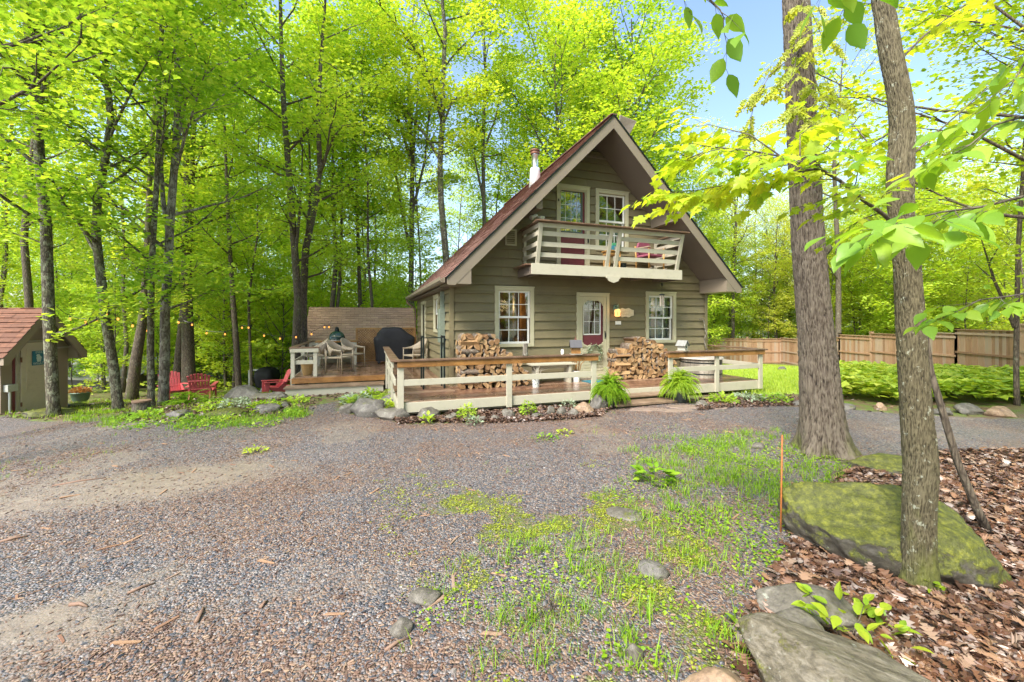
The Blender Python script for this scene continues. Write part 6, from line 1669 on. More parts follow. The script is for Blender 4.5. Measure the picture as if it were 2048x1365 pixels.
near_tree('maple_tree', 'small dark maple among the ground cover at the right edge', [(2034, 800), (2032, 720), (2034, 620), (2036, 500), (2044, 380), (2052, 260), (2060, 120)], 8.3, 17, 11, 9, 21, bark_m='bark_dark',
          forks=[([(2030, 655, 8.3), (2010, 610, 8.25), (1988, 560, 8.2), (1974, 515, 8.1), (1960, 470, 8.0)], 9, 3)], sway=0.04, leafs=30, leaf=0.10, proto=LEAF_HEX, leaf_m='leaf_near', limb_len=2.6, n_limbs=16, crown_lo=0.45, spray=0.5)

G_L = 'maples standing in the wood left of the cabin'
G_B = 'tall trees rising behind the cabin'
G_R = 'trees growing beyond the wooden fence'
G_S = 'thin saplings of the understorey'
G_H = 'low leafy bushes on the forest floor'
ZONES = [(-9999, 0, 'outside the left edge'), (0, 100, 'behind the brown shed'), (100, 210, 'between the shed trunk and the crooked maple'), (210, 300, 'behind the green bowl planter'), (300, 440, 'behind the left red armchairs'),
         (440, 560, 'behind the big flat rock'), (560, 660, 'behind the twin stemmed maple'), (660, 760, 'behind the left half of the tan shed roof'), (760, 860, 'behind the covered grill'), (860, 1000, 'behind the left roof slope'), (1000, 1160, 'behind the chimney pipe'),
         (1160, 1330, 'behind the roof peak'), (1330, 1480, 'behind the right roof slope'), (1480, 1590, 'above the fence between deck and oak'), (1590, 1700, 'hidden mostly by the big oak trunk'), (1700, 1800, 'above the fence between oak and slim trunk'), (1800, 1900, 'behind the slim trunk'), (1900, 2048, 'above the fence at the right'), (2048, 9999, 'beyond the right edge')]
def wood_label(kind, leaf, X, y):
    z = [t for a, b, t in ZONES if a <= X < b][0]
    k = {'tall': 'tall maple', 'pole': 'slender bare-stemmed maple', 'broad': 'broad crowned maple', 'mid': 'bushy maple', 'young': 'thin sapling', 'oak': 'sparse young-leaved oak', 'bush': 'low bush'}[kind]
    c = {'leaf_mid': 'green', 'leaf_light': 'yellow green', 'leaf_pale': 'pale', 'leaf_dark': 'deep green'}[leaf]
    d = 'near' if y < 22 else ('farther off' if y < 34 else 'far off')
    return '%s %s %s, %s' % (c, k, z, d)
rt = random.Random(5)
taken = []
def fill(kind, mats, n, xr, yr, group, label, sc_=(0.85, 1.15), mind=1.9, beyond=False):
    k = tries = 0; mine = []
    while k < n and tries < n * 80:
        tries += 1
        y = rt.uniform(*yr); X = rt.uniform(*xr); x = (X - 1024) / F_PX * y
        if inside_house(x, y): continue
        if y < 19 and 250 < X < 660: continue
        if beyond and not (x > 20.3 or y > 32): continue
        if any((x - a) ** 2 + (y - b) ** 2 < mind ** 2 for a, b in mine): continue
        mine.append((x, y)); k += 1
        plant(kind, mats[k % len(mats)], k % 2, x, y, rt.uniform(*sc_), label=wood_label(kind, mats[k % len(mats)], X, y), group=group)
fill('tall', ['leaf_light', 'leaf_light', 'leaf_mid'], 10, (-250, 900), (17, 34), G_L, 'slender green maple of the wood left of the cabin', mind=3)
fill('broad', ['leaf_light'], 9, (-500, 800), (36, 60), G_L, 'slender green maple of the wood left of the cabin', mind=4)
fill('pole', ['leaf_light', 'leaf_mid'], 26, (-40, 1000), (16.5, 38), G_L, '', (0.8, 1.1), 1.6)
fill('mid', ['leaf_light', 'leaf_mid'], 13, (-60, 880), (20, 44), G_L, 'slender green maple of the wood left of the cabin', (0.8, 1.1), 2.6)
fill('young', ['leaf_mid', 'leaf_light'], 30, (-60, 850), (12.5, 32), G_S, 'thin leafy sapling of the understorey left of the cabin', (0.6, 1.1), 1.4)
fill('bush', ['leaf_light'], 60, (100, 880), (30, 64), G_H, 'far bush', (1.8, 2.8), 2.0)
fill('bush', ['leaf_light', 'leaf_mid'], 40, (150, 860), (19, 40), G_H, 'low leafy bush on the forest floor left of the cabin', (1.0, 1.9), 1.3)
fill('broad', ['leaf_light', 'leaf_mid'], 6, (1110, 1290), (23, 33), G_B, 'tall bright green tree rising behind the cabin', (1.12, 1.25), 2.6)
fill('mid', ['leaf_light'], 10, (930, 1440), (22, 34), G_B, 'bright green tree rising behind the cabin', (0.9, 1.1), 2.2)
fill('oak', ['leaf_pale'], 12, (1480, 2300), (33, 56), G_R, 'pale young-leaved tree beyond the wooden fence', (0.66, 0.9), 3, True)
fill('oak', ['leaf_pale', 'leaf_light'], 7, (1290, 1640), (33, 44), G_R, 'pale young-leaved tree beyond the wooden fence', (0.70, 0.85), 3, True)
fill('mid', ['leaf_light', 'leaf_pale', 'leaf_light'], 36, (1420, 2250), (20, 48), G_R, 'pale young-leaved tree beyond the wooden fence', (0.75, 1.05), 2.3, True)
fill('bush', ['leaf_light'], 40, (1380, 2200), (34, 70), 'bushes beyond the wooden fence', '', (1.8, 3.0), 2.4, True)
fill('young', ['leaf_light', 'leaf_pale'], 22, (1420, 2300), (20, 44), 'saplings beyond the wooden fence', 'leafy sapling beyond the wooden fence', (0.9, 1.4), 1.8, True)

# trees behind the viewer, seen mirrored in the windows
for i, (x, y) in enumerate([(13, -2), (15.5, -5), (18, -8), (20.5, -3), (23, -6), (16, 1.5), (20, 2), (25, 0), (27, -9), (12.5, -7), (9, -10), (15, -11), (22, -12), (3, -12)]):
    plant('mid', 'leaf_mid', 0, x, y, 1.0, label='bushy maple at the far side of the drive behind the viewer', group='maples behind the viewer')
for i, (x, y) in enumerate([(-1.5, -21), (3.5, -18), (8, -18), (12, -15), (18, -14), (24, -16), (29, -4), (7, -25)]):
    plant('broad', 'leaf_mid', 0, x, y, 1.15, label='maple standing across the drive behind the viewer', group='maples behind the viewer')
# ------------------------------------------------------------------ the two trunks close to the camera, with modelled bark
def bark_near(name, c_groove, c_ridge, c_top, lichen, lamt, moss):
    t = NT(name); h = t.attr('bark')
    n = t.noise(t.coord((1, 1, .5)), 18, 7, 0.72); h2 = t.math('ADD', h, t.math('MULTIPLY', t.math('SUBTRACT', n, 0.5), 0.7))
    base = t.ramp(h2, [(0.10, c_groove), (0.45, c_ridge), (0.9, c_top)])
    l1 = t.ramp(t.noise(t.coord(), 22, 5, 0.7), [(0.68 - lamt, (0, 0, 0)), (0.72 - lamt, (.8,) * 3)])
    base = t.mix(t.math('MULTIPLY', l1, t.ramp(h, [(0.3, (0, 0, 0)), (0.6, (1, 1, 1))])), base, lichen)
    m = t.ramp(t.math('ADD', t.noise(t.coord((1, 1, .3)), 3.2, 7, 0.7), t.attr('lowmoss')), [(0.62 - moss, (0, 0, 0)), (0.80 - moss, (.85,) * 3)])
    base = t.mix(m, base, t.ramp(n, [(0.3, (0.045, 0.05, 0.01)), (0.7, (0.16, 0.17, 0.03))]))
    t.bsdf(base, 0.85, bump=n, bstr=0.5, bdist=0.012); return t.m
M['bark_oak'] = bark_near('furrowed_oak_bark', (0.018, 0.013, 0.009), (0.080, 0.060, 0.042), (0.15, 0.122, 0.09), (0.24, 0.26, 0.17), 0.02, -0.01)
M['bark_slim'] = bark_near('corky_ash_bark', (0.020, 0.016, 0.008), (0.062, 0.050, 0.024), (0.13, 0.108, 0.06), (0.32, 0.33, 0.25), 0.08, 0.09)

def bark_trunk(root, path, radii, nseg, step, ridges, amp, mat, seed, flare=None, squash=1.0):
    """dense lofted trunk whose surface carries interlacing ridges"""
    P = np.array([list(p) for p in path], float); r = np.array(radii, float)
    d = np.r_[0, np.cumsum(np.linalg.norm(np.diff(P, axis=0), axis=1))]
    n = int(d[-1] / step); u = np.linspace(0, d[-1], n)
    # smooth interpolation (Catmull-like through cosine windows)
    def ip(v):
        c = np.interp(u, d, v); k = np.ones(9) / 9; pad = np.r_[[c[0] + (c[0] - c[4 - i]) for i in range(4)], c, [c[-1] + (c[-1] - c[-2]) * (i + 1) for i in range(4)]]
        for _ in range(4): pad = np.r_[pad[:4], np.convolve(pad, k, 'valid'), pad[-4:]]
        return pad[4:-4]
    C = np.stack([ip(P[:, i]) for i in range(3)], 1); rr = ip(r)
    th = np.linspace(0, 2 * np.pi, nseg, endpoint=False)
    TH_, U = np.meshgrid(th, u, indexing='xy')
    cx, cy = np.cos(TH_), np.sin(TH_)
    sc1 = ridges / 6.0
    us = 0.05 / amp * 0.5
    w1 = fnoise(cx * sc1 * 1.2, U * 5.5 * us + cy * sc1 * 1.2, 1.0, seed); w2 = fnoise(cx * sc1 * 2 + 5, U * 13 * us + cy * sc1 * 2, 1.3, seed + 3)
    phase = ridges * TH_ / 2 + 7.5 * (w1 - 0.5) + 4.5 * (w2 - 0.5)
    a = np.abs(np.sin(phase)) ** 0.6
    brk = fnoise(cx * ridges * .35, U * 22 * us + cy * ridges * .35, 1.0, seed + 9)
    h = np.clip(a * (0.55 + 0.65 * brk) + 0.25 * (fnoise(cx * ridges, U * 30 + cy * ridges, 1.0, seed + 12) - .5), 0, 1)
    big = (fnoise(cx * 1.1 + 3, U * 0.8 + cy * 1.1, 1.0, seed + 20) - 0.5) * 0.16
    Rr = rr[:, None] * (1 + big) + amp * (h - 0.75)
    if flare is not None:
        fl, nroot, fh = flare
        Rr = Rr + rr[0] * fl * np.exp(-U / fh) * (0.55 + 0.45 * np.cos(nroot * TH_ + 1.3 + 0.8 * np.sin(TH_))) * (1.0)
    V = np.stack([C[:, 0][:, None] + Rr * cx, C[:, 1][:, None] + Rr * cy * squash, np.repeat(C[:, 2][:, None], nseg, 1)], -1).reshape(-1, 3)
    idx = np.arange(n * nseg).reshape(n, nseg)
    Fc = np.stack([idx[:-1], np.roll(idx, -1, 1)[:-1], np.roll(idx, -1, 1)[1:], idx[1:]], -1).reshape(-1, 4)
    o = np_mesh('trunk', V, Fc, mat, root, True)
    for nm, arr in (('bark', h), ('lowmoss', 0.30 * np.exp(-U / 0.35) - 0.02)):
        at_ = o.data.attributes.new(nm, 'FLOAT', 'POINT'); at_.data.foreach_set('value', np.ascontiguousarray(arr.ravel(), np.float32))
    return o

def px_path(pts, y, up=None):
    p = [at(X, Y, y + dy) for X, Y, dy in pts]
    if up:
        dd = (p[-1] - p[-2]).normalized()
        for i in range(3): p.append(p[-1] + dd * up / 3)
    return p
# big oak
OY = 5.35
op = px_path([(1652, 930, 0), (1648, 870, 0), (1643, 800, 0), (1636, 700, 0), (1626, 600, 0), (1618, 500, 0), (1612, 400, .02), (1606, 300, .04), (1600, 150, .06), (1592, 0, .08)], OY, 6.5)
ob0 = Vector((op[0].x, op[0].y, gz(op[0].x, op[0].y))); op[0].z = ob0.z - 0.08
ow = [100, 96, 88, 78, 71, 67, 65, 63, 61, 57, 46, 36, 24]
okk = oblique(1640)
oak = empty('oak_tree', ob0, 0, 'big straight furrowed oak trunk flaring at its base, nearest the drive', 'tree')
bark_trunk(oak, [p - ob0 for p in op], [w / 2 / F_PX * OY * okk for w in ow], 200, 0.022, 40, 0.034, M['bark_oak'], 4, flare=(0.95, 5, 0.20))
# knot
kp = at(1654, 500, OY - 0.05) - ob0; kn = MB(); kn.tube([kp + Vector((-0.16, 0.03, -.08)), kp + Vector((-.03, 0, 0)), kp + Vector((0.035, -.01, 0.035))], [0.10, 0.075, 0.04], 14)
kn.build('knot', M['bark_dark'], oak, True)

# slim trunk in front of the boulder
BY = 2.72
bp_ = px_path([(1840, 1180, 0), (1838, 1110, 0), (1838, 1020, 0.01), (1842, 930, 0.03), (1832, 820, 0.04), (1826, 720, 0.03), (1820, 620, 0.02), (1814, 520, 0.0), (1803, 440, -.02), (1801, 350, -.02), (1806, 260, 0), (1800, 190, 0), (1782, 110, 0.02), (1765, 0, 0.04)], BY, 5.5)
bb0 = Vector((bp_[0].x, bp_[0].y, gz(bp_[0].x, bp_[0].y))); bp_[0].z = bb0.z - 0.06
bw_ = [86, 72, 72, 76, 68, 64, 61, 56, 54, 60, 56, 52, 50, 46, 42, 36, 28]
bk_ = oblique(1825)
slim = empty('slim_tree', bb0, 0, 'slim wavy furrowed trunk standing right in front of the mossy boulder', 'tree')
slim.name = 'ash_tree'
bark_trunk(slim, [p - bb0 for p in bp_], [w / 2 / F_PX * BY * bk_ for w in bw_], 150, 0.011, 34, 0.013, M['bark_slim'], 14, flare=(0.30, 4, 0.12))
# leaning dead sapling behind it
lp_ = [at(1980, 1095, 3.35), at(1950, 1010, 3.36), (at(1915, 925, 3.38)), at(1893, 850, 3.40), at(1862, 745, 3.42), at(1846, 640, 3.44), at(1832, 520, 3.46), at(1822, 400, 3.5)]
b0 = Vector((lp_[0].x, lp_[0].y, gz(lp_[0].x, lp_[0].y))); lp_[0].z = b0.z - .03
le = empty('dead_sapling', b0, 0, 'thin dark bare sapling leaning left behind the slim trunk', 'tree')
mb = MB(); mb.tube([p - b0 for p in lp_], [0.034, 0.029, 0.026, 0.025, 0.022, 0.018, 0.012, 0.006], 10); mb.build('trunk', M['bark_dark'], le, True)

# ------------------------------------------------------------------ leafy branches hanging in the picture
def branch(root, b0, path, r0, leaf_m, proto, leaf, twigs, per, spread, seed, droop=0.5, twig_len=0.3, name_l='leaves', name_w='branch', lspace=1.0):
    rng = random.Random(seed); nr = np.random.default_rng(seed)
    pts = [Vector(p) - b0 for p in path]; mb = MB()
    mb.tube(pts, [r0 * (1 - 0.85 * i / (len(pts) - 1)) for i in range(len(pts))], 8)
    P, Hd = [], []
    for j in range(twigs):
        t = 0.12 + 0.88 * (j + rng.random()) / twigs
        q, dd = lerp_path(pts, t)
        side = 1 if j % 2 else -1
        td = vrot(dd, Vector((0, 0, 1)), side * rng.uniform(0.4, 1.2)); td.z = td.z * 0.4 + rng.uniform(-0.35, 0.15)
        L = twig_len * rng.uniform(0.5, 1.2)
        tp = limb(rng, q, td, L, 4, wob=0.25, upw=-0.03)
        mb.tube(tp, [r0 * .28, r0 * .22, r0 * .16, r0 * .10, r0 * .05], 5, False)
        for k in range(per):
            u = (k + 1) / per; a, ad = lerp_path(tp, u)
            s2 = 1 if k % 2 else -1
            h = vrot(ad, Vector((0, 0, 1)), s2 * rng.uniform(0.5, 1.2)); h.z = h.z * .4 - droop * rng.uniform(0.5, 1.3); h.normalize()
            pet = a + h * leaf * 0.25 * lspace
            if rng.random() < .7: mb.tube([a, pet], r0 * .05 + .0006, 3, False)
            P.append(pet); Hd.append(h)
    mb.build(name_w, M['bark_far'], root, True, fix=False)
    P = np.array([list(p) for p in P]); f = np.array([list(h) for h in Hd])
    up = nr.normal(0, 0.35, f.shape) + np.array([0, 0, 1.0]); s = np.cross(up, f); s /= np.linalg.norm(s, axis=1)[:, None]; nn = np.cross(f, s)
    V, Fc = scatter(P, leaf * nr.uniform(.65, 1.2, len(P)), proto, 0, nr, (f, s, nn))
    np_mesh(name_l, V, Fc, M[leaf_m], root, True)

# maple limb growing from the slim trunk over to the cabin roof
pth = [at(1808, 470, 2.70), at(1768, 430, 2.62), at(1720, 396, 2.56), at(1680, 362, 2.5), at(1640, 338, 2.45), at(1600, 326, 2.42), at(1555, 312, 2.42), at(1500, 302, 2.45), at(1430, 295, 2.5), at(1370, 320, 2.55)]
branch(slim, bb0, pth, 0.014, 'leaf_near', LEAF_MAPLE, 0.075, 34, 9, 0.4, 3, 0.5, 0.40)
branch(slim, bb0, [at(1640, 338, 2.45), at(1560, 350, 2.45), at(1480, 365, 2.5), at(1400, 380, 2.55), at(1340, 385, 2.6)], 0.006, 'leaf_near', LEAF_MAPLE, 0.085, 16, 9, 0.4, 5, 0.6, 0.30)
branch(slim, bb0, [at(1600, 326, 2.42), at(1600, 270, 2.5), at(1640, 240, 2.55)], 0.005, 'leaf_near', LEAF_MAPLE, 0.085, 6, 7, 0.4, 6, 0.6, 0.25)
branch(slim, bb0, [at(1560, 312, 2.42), at(1500, 270, 2.6), at(1420, 250, 2.8), at(1380, 255, 2.9)], 0.005, 'leaf_near', LEAF_MAPLE, 0.08, 9, 8, 0.4, 7, 0.5, 0.28)
for sd, pp in ((8, [(1790, 130, 2.7), (1850, 70, 2.8), (1930, 10, 2.9), (2000, -60, 3.0)]), (9, [(1806, 250, 2.7), (1740, 290, 2.9), (1690, 230, 3.2), (1640, 210, 3.5)]), (10, [(1803, 330, 2.7), (1880, 260, 2.9), (1960, 190, 3.1), (2060, 110, 3.3)])):
    branch(slim, bb0, [at(*q) for q in pp], 0.008, 'leaf_near', LEAF_MAPLE, 0.075, 12, 6, 0.4, sd, 0.4, 0.34)
# young oak leaves on shoots of the big oak
for sd, pp in ((20, [(1600, 60, 5.3), (1590, 130, 4.6), (1570, 190, 4.2), (1600, 230, 4.1)]), (21, [(1600, 100, 5.3), (1540, 150, 4.9), (1510, 200, 4.7), (1500, 250, 4.7)]), (22, [(1625, 140, 5.3), (1640, 190, 4.9), (1660, 210, 4.7)]), (23, [(1600, -20, 5.3), (1630, 40, 4.8), (1650, 90, 4.4)])):
    branch(oak, ob0, [at(*q) for q in pp], 0.008, 'leaf_pale', LEAF_OAK, 0.17, 9, 7, 0.4, sd, 0.7, 0.30)

# broad leaved branches of a tree beside the camera, just outside the frame
def near_branch(label, name, specs, cat='branch'):
    b0 = at(*specs[0][0][0]); root = empty(name, b0, 0, label, cat)
    for i, (pp, lf, tw, per, sd) in enumerate(specs):
        branch(root, b0, [at(*q) for q in pp], 0.006, 'leaf_gloss', LEAF_OVATE, lf, tw, per, 0.4, sd, 0.55, 0.17, 'leaves', 'twig')
near_branch('broad glossy leaved branch reaching in from the right edge across the slim trunk', 'leafy_branch', [
    ([(2110, 380, 1.5), (2040, 395, 1.45), (1960, 415, 1.42), (1880, 425, 1.4), (1800, 445, 1.38), (1750, 470, 1.36)], 0.105, 17, 4, 51)])
near_branch('broad leaved branch near the right edge above the long one', 'leafy_branch', [
    ([(2110, 180, 1.6), (2060, 230, 1.55), (1990, 250, 1.5), (1940, 290, 1.5), (1890, 320, 1.5)], 0.10, 9, 4, 52)])
near_branch('broad leaves at the top right corner of the view', 'leafy_branch', [
    ([(2120, 30, 1.5), (2070, 90, 1.5), (2035, 150, 1.5), (2010, 190, 1.5)], 0.10, 7, 4, 53)])
near_branch('sprig of broad leaves dangling from the top edge left of the big oak', 'leafy_branch', [
    ([(1330, -90, 1.5), (1345, -50, 1.5), (1360, -20, 1.5)], 0.085, 3, 3, 54), ([(1345, -50, 1.5), (1400, -20, 1.5), (1440, 20, 1.5), (1450, 40, 1.5)], 0.085, 4, 3, 55)])
near_branch('large blurred leaves hanging at the top edge between the two near trunks', 'leafy_branch', [
    ([(1590, -90, 1.3), (1640, -50, 1.3), (1700, -30, 1.3)], 0.10, 4, 3, 56)])
near_branch('broad leaved twig low at the right edge before the fence', 'leafy_branch', [
    ([(2110, 560, 1.7), (2040, 590, 1.75), (1960, 600, 1.8), (1880, 640, 1.85)], 0.085, 8, 4, 57)])

# more trees outside the right edge whose crowns reach into the picture
G_E = 'maples at the right edge whose crowns hang over the garden'
for i, (x, y, h, sd) in enumerate([(7.6, 5.6, 9, 61), (13.2, 8.9, 11, 62), (9.2, 6.3, 10, 63), (13.5, 9.5, 12, 65), (8.9, 12.5, 0, 0)]):
    if not h: continue
    p = [Vector((x, y, gz(x, y) - 0.1 + h * k / 7)) + Vector((R.uniform(-.1, .1), R.uniform(-.1, .1), 0)) * k for k in range(8)]
    make_tree('maple_tree', ['maple just outside the right edge with a low spreading crown', 'maple behind the right edge above the ground cover', 'second maple at the right edge, its leaves high beside the slim trunk', 'maple far right behind the ground cover'][i], p, [0.08 * (1 - .1 * k) for k in range(8)], 'bark_dark', 'leaf_near', sd,
              group=G_E, crown_lo=0.30, limb_len=3.2, n_limbs=20, twigs=5, leafs=24, leaf=0.095, proto=LEAF_MAPLE if i in (0, 2) else LEAF_HEX, spray=0.55)
# and to the left edge
for i, (x, y, h, sd) in enumerate([(-9.6, 6.6, 12, 71), (-7.4, 4.9, 10, 72)]):
    p = [Vector((x, y, gz(x, y) - 0.1 + h * k / 7)) + Vector((R.uniform(-.1, .1), R.uniform(-.1, .1), 0)) * k for k in range(8)]
    make_tree('maple_tree', ['maple outside the left edge with branches over the shed', 'maple outside the left edge nearest the camera'][i], p, [0.10 * (1 - .1 * k) for k in range(8)], 'bark_dark', 'leaf_mid', sd,
              group='maples outside the left edge', crown_lo=0.40, limb_len=3.6, n_limbs=16, twigs=5, leafs=26, leaf=0.10, proto=LEAF_HEX, spray=0.55)

# ------------------------------------------------------------------ stake
sx_, sy_ = onground(1561, 1066)
sk = empty('marker_stake', (sx_, sy_, gz(sx_, sy_)), 0, 'thin rusty orange marker rod standing left of the mossy boulder', 'stake')
mb = MB(); mb.tube([(0, 0, -0.1), (0.008, 0, 0.4), (0.014, 0, 0.80)], 0.0065, 8); mb.build('rod', plain('rusty_orange_rod', (0.46, 0.15, 0.04), .6, var=.3, scale=40), sk, True)

# ------------------------------------------------------------------ scatter on the ground
def pts_in(n, x0, x1, y0, y1, test=None, dens=None, seed=0):
    r = np.random.default_rng(seed); x = r.uniform(x0, x1, n); y = r.uniform(y0, y1, n); k = np.ones(n, bool)
    if test is not None: k &= test(x, y)
    if dens is not None: k &= r.random(n) < dens(x, y)
    return x[k], y[k]
drv = lambda x, y: poly_mask(x, y, DRIVE)
lit = lambda x, y: poly_mask(x, y, LITTER)
fov = lambda x, y: np.abs(x) < 1.5 * y + 1.2
# loose gravel near the camera
STONE = np.array([[1, 0, -.2], [.3, .9, -.1], [-.8, .6, -.2], [-.9, -.5, -.1], [.2, -1, -.2], [.35, .25, .62], [-.4, .2, .7], [-.1, -.45, .6]])
SF = np.array([[0, 1, 5], [1, 6, 5], [1, 2, 6], [2, 3, 6], [3, 7, 6], [3, 4, 7], [4, 0, 7], [0, 5, 7], [5, 6, 7]])
def stones(name, x, y, size, mat, seed, flat=0.6, dz=0.0):
    r = np.random.default_rng(seed); n = len(x)
    P = np.stack([x, y, G(x, y) + dz + size * 0.12], 1)
    f, s, nn = rot_basis(n, 0.35, r)
    sz = (size if np.ndim(size) else np.full(n, size)) * np.clip(r.lognormal(-.12, .38, n), .4, 2.2)
    J = STONE[None] * r.uniform(.7, 1.3, (n, len(STONE), 1)) * np.array([1, .75, flat])
    V = P[:, None] + (f[:, None] * J[..., 0:1] + s[:, None] * J[..., 1:2] + nn[:, None] * J[..., 2:3]) * sz[:, None, None] * 0.5
    Fa = SF[None] + (np.arange(n) * 8)[:, None, None]
    return np_mesh(name, V.reshape(-1, 3), Fa.reshape(-1, 3), mat)
def stone_mat():
    t = NT('loose_gravel'); isl = t.island(); n = t.noise(t.geo(), 120, 3, .6)
    col = t.ramp(isl, [(0.0, (0.025, 0.028, 0.036)), (0.35, (0.06, 0.063, 0.075)), (0.62, (0.105, 0.105, 0.115)), (0.8, (0.14, 0.10, 0.08)), (0.95, (0.22, 0.20, 0.185)), (1.0, (0.08, 0.05, 0.04))])
    col = t.mix(0.5, col, t.ramp(n, [(0.3, (0.6,) * 3), (0.7, (1.2,) * 3)]), 'MULTIPLY')
    t.bsdf(col, 0.45, spec=0.5); return t.m
M['stone'] = stone_mat()
near = lambda x, y: fov(x, y) & drv(x, y) & ~lit(x, y)
densn = lambda x, y: np.clip(1.25 - np.hypot(x, y) / 6.5, 0.12, 1) * (0.5 + fnoise(x, y, 1.4, 3)) * (1 - 0.85 * zone_arrays(x, y)[3])
x, y = pts_in(210000, -9, 7, 1.0, 8.0, near, densn, 1)
tag(stones('gravel', x, y, np.random.default_rng(2).uniform(0.012, 0.026, len(x)), M['stone'], 3), kind='stuff')
def chip_mat(name, stops, rough=0.7):
    t = NT(name); t.bsdf(t.ramp(t.island(), stops), rough); return t.m
M['chip'] = chip_mat('bark_chips', [(0.0, (0.07, 0.04, 0.032)), (0.4, (0.15, 0.085, 0.06)), (0.7, (0.24, 0.15, 0.10)), (0.93, (0.33, 0.23, 0.15)), (1.0, (0.16, 0.14, 0.125))])
def chips(name, x, y, size, mat, seed, asp=0.3, tilt=0.25, th=0.12):
    r = np.random.default_rng(seed); n = len(x); P = np.stack([x, y, G(x, y) + 0.006], 1)
    f, s, nn = rot_basis(n, tilt, r); sz = size * r.uniform(.4, 1.5, n)
    B = np.array([[-.5, -.5, 0], [.5, -.4, 0], [.5, .3, 0], [-.45, .5, 0], [-.45, -.45, 1], [.45, -.4, 1], [.5, .3, 1], [-.4, .4, 1]])
    J = B[None] * np.array([1, asp, th]) * r.uniform(.8, 1.2, (n, 8, 1))
    V = P[:, None] + (f[:, None] * J[..., 0:1] + s[:, None] * J[..., 1:2] + nn[:, None] * J[..., 2:3]) * sz[:, None, None]
    FB = np.array([[4, 5, 6, 7], [0, 1, 5, 4], [1, 2, 6, 5], [2, 3, 7, 6], [3, 0, 4, 7]])
    return np_mesh(name, V.reshape(-1, 3), (FB[None] + (np.arange(n) * 8)[:, None, None]).reshape(-1, 4), mat)
x, y = pts_in(110000, -9, 5, 1.2, 9.3, lambda x, y: fov(x, y) & drv(x, y), lambda x, y: (0.10 + 0.9 * zone_arrays(x, y)[4]) * (1 - .7 * zone_arrays(x, y)[3]), 5)
tag(chips('bark_chips', x, y, 0.024, M['chip'], 6), kind='stuff')
x, y = pts_in(230, -8, 4, 1.7, 8, lambda x, y: fov(x, y) & drv(x, y), None, 7)
tag(chips('wood_splinters', x, y, 0.10, chip_mat('pale_splinters', [(0, (0.18, 0.09, 0.055)), (.6, (0.32, 0.19, 0.11)), (1, (0.2, 0.16, 0.135))]), 8, 0.16, 0.12, 0.05), kind='stuff')
# sticks one can count on the drive
for i, (X0, Y0, X1, Y1, w) in enumerate([(105, 975, 212, 957, .010), (0, 1088, 55, 1076, .012), (140, 1215, 175, 1218, .012), (255, 1190, 310, 1172, .010), (392, 1250, 407, 1222, .012), (520, 1220, 535, 1208, .012), (770, 1305, 818, 1282, .010), (612, 1085, 640, 1075, .008), (1470, 1290, 1740, 1310, .004), (1560, 1232, 1740, 1275, .005), (1820, 1262, 2047, 1275, .006)]):
    a, b = onground(X0, Y0), onground(X1, Y1); za, zb = gz(*a) + w * .8, gz(*b) + w * .8
    mb = MB(); A, B = Vector((*a, za)), Vector((*b, zb)); m_ = A.lerp(B, .5) + Vector((0, 0.01, .006)); mb.tube([A - A, m_ - A, B - A], [w, w * .9, w * .4], 6)
    o = mb.build('stick', M['chip'] if i not in (8, 9, 10) else M['bark_far'], None, True, loc=A)
    tag(o, ['long thin stick across the muddy wheel track', 'reddish stick at the left edge on the mud', 'short orange splinter on the gravel near the lower left', 'thin splinter beside the orange one', 'upright pointing pale splinter on the gravel', 'small curved twig on the gravel', 'pale split stick beside a mossy flat stone', 'short stick in the middle of the drive', 'long thin twig lying on the layered slab', 'thin arched twig over the leaf litter', 'long bare twig on the leaves at the right edge'][i], 'stick')

# fallen leaves, bottom right
M['litter'] = chip_mat('fallen_leaf', [(0.0, (0.045, 0.024, 0.016)), (0.3, (0.075, 0.04, 0.026)), (0.55, (0.14, 0.075, 0.047)), (0.8, (0.21, 0.135, 0.095)), (1.0, (0.19, 0.155, 0.14))], 0.4)
x, y = pts_in(150000, 0.4, 11, 0.8, 6.0, lambda x, y: fov(x, y) & lit(x, y), lambda x, y: np.clip(1.35 - y / 6, .3, 1), 9)
r = np.random.default_rng(10); n = len(x); P = np.stack([x, y, G(x, y) + r.uniform(0.003, 0.03, n)], 1)
f, s, nn = rot_basis(n, 0.35, r); cur = [np.array(LEAF_HEX[0]) * np.array([1, 1, 2.2]), LEAF_HEX[1]]
V, Fc = scatter(P, r.uniform(.025, .065, n) * r.uniform(.6, 1.2, n), cur, 0, r, (f, s, nn))
tag(np_mesh('fallen_leaves', V, Fc, M['litter']), kind='stuff')
x, y = pts_in(34000, 0.4, 11, 0.8, 6.0, lambda x, y: fov(x, y) & lit(x, y), lambda x, y: np.clip(1.35 - y / 6, .3, 1), 11)
r = np.random.default_rng(12); n = len(x); P = np.stack([x, y, G(x, y) + r.uniform(0.008, 0.04, n)], 1)
oakl = [np.array(LEAF_OAK[0]) * np.array([1, 1.5, 2.6]) + np.stack([np.zeros(18), np.zeros(18), .35 * LEAF_OAK[0][:, 0] ** 2], 1), LEAF_OAK[1]]
mapl = [np.array(LEAF_MAPLE[0]) * np.array([1, .9, 2.6]), LEAF_MAPLE[1]]
h_ = n // 2
V, Fc = joinVF([scatter(P[:h_], r.uniform(.05, .10, h_), oakl, 0, r, rot_basis(h_, 0.4, r)), scatter(P[h_:], r.uniform(.04, .075, n - h_), mapl, 0, r, rot_basis(n - h_, 0.4, r))])
M['litter2'] = chip_mat('fallen_oak_leaf', [(0.0, (0.06, 0.03, 0.018)), (0.3, (0.11, 0.05, 0.027)), (0.55, (0.20, 0.10, 0.053)), (0.8, (0.28, 0.17, 0.10)), (1.0, (0.25, 0.205, 0.18))], 0.35)
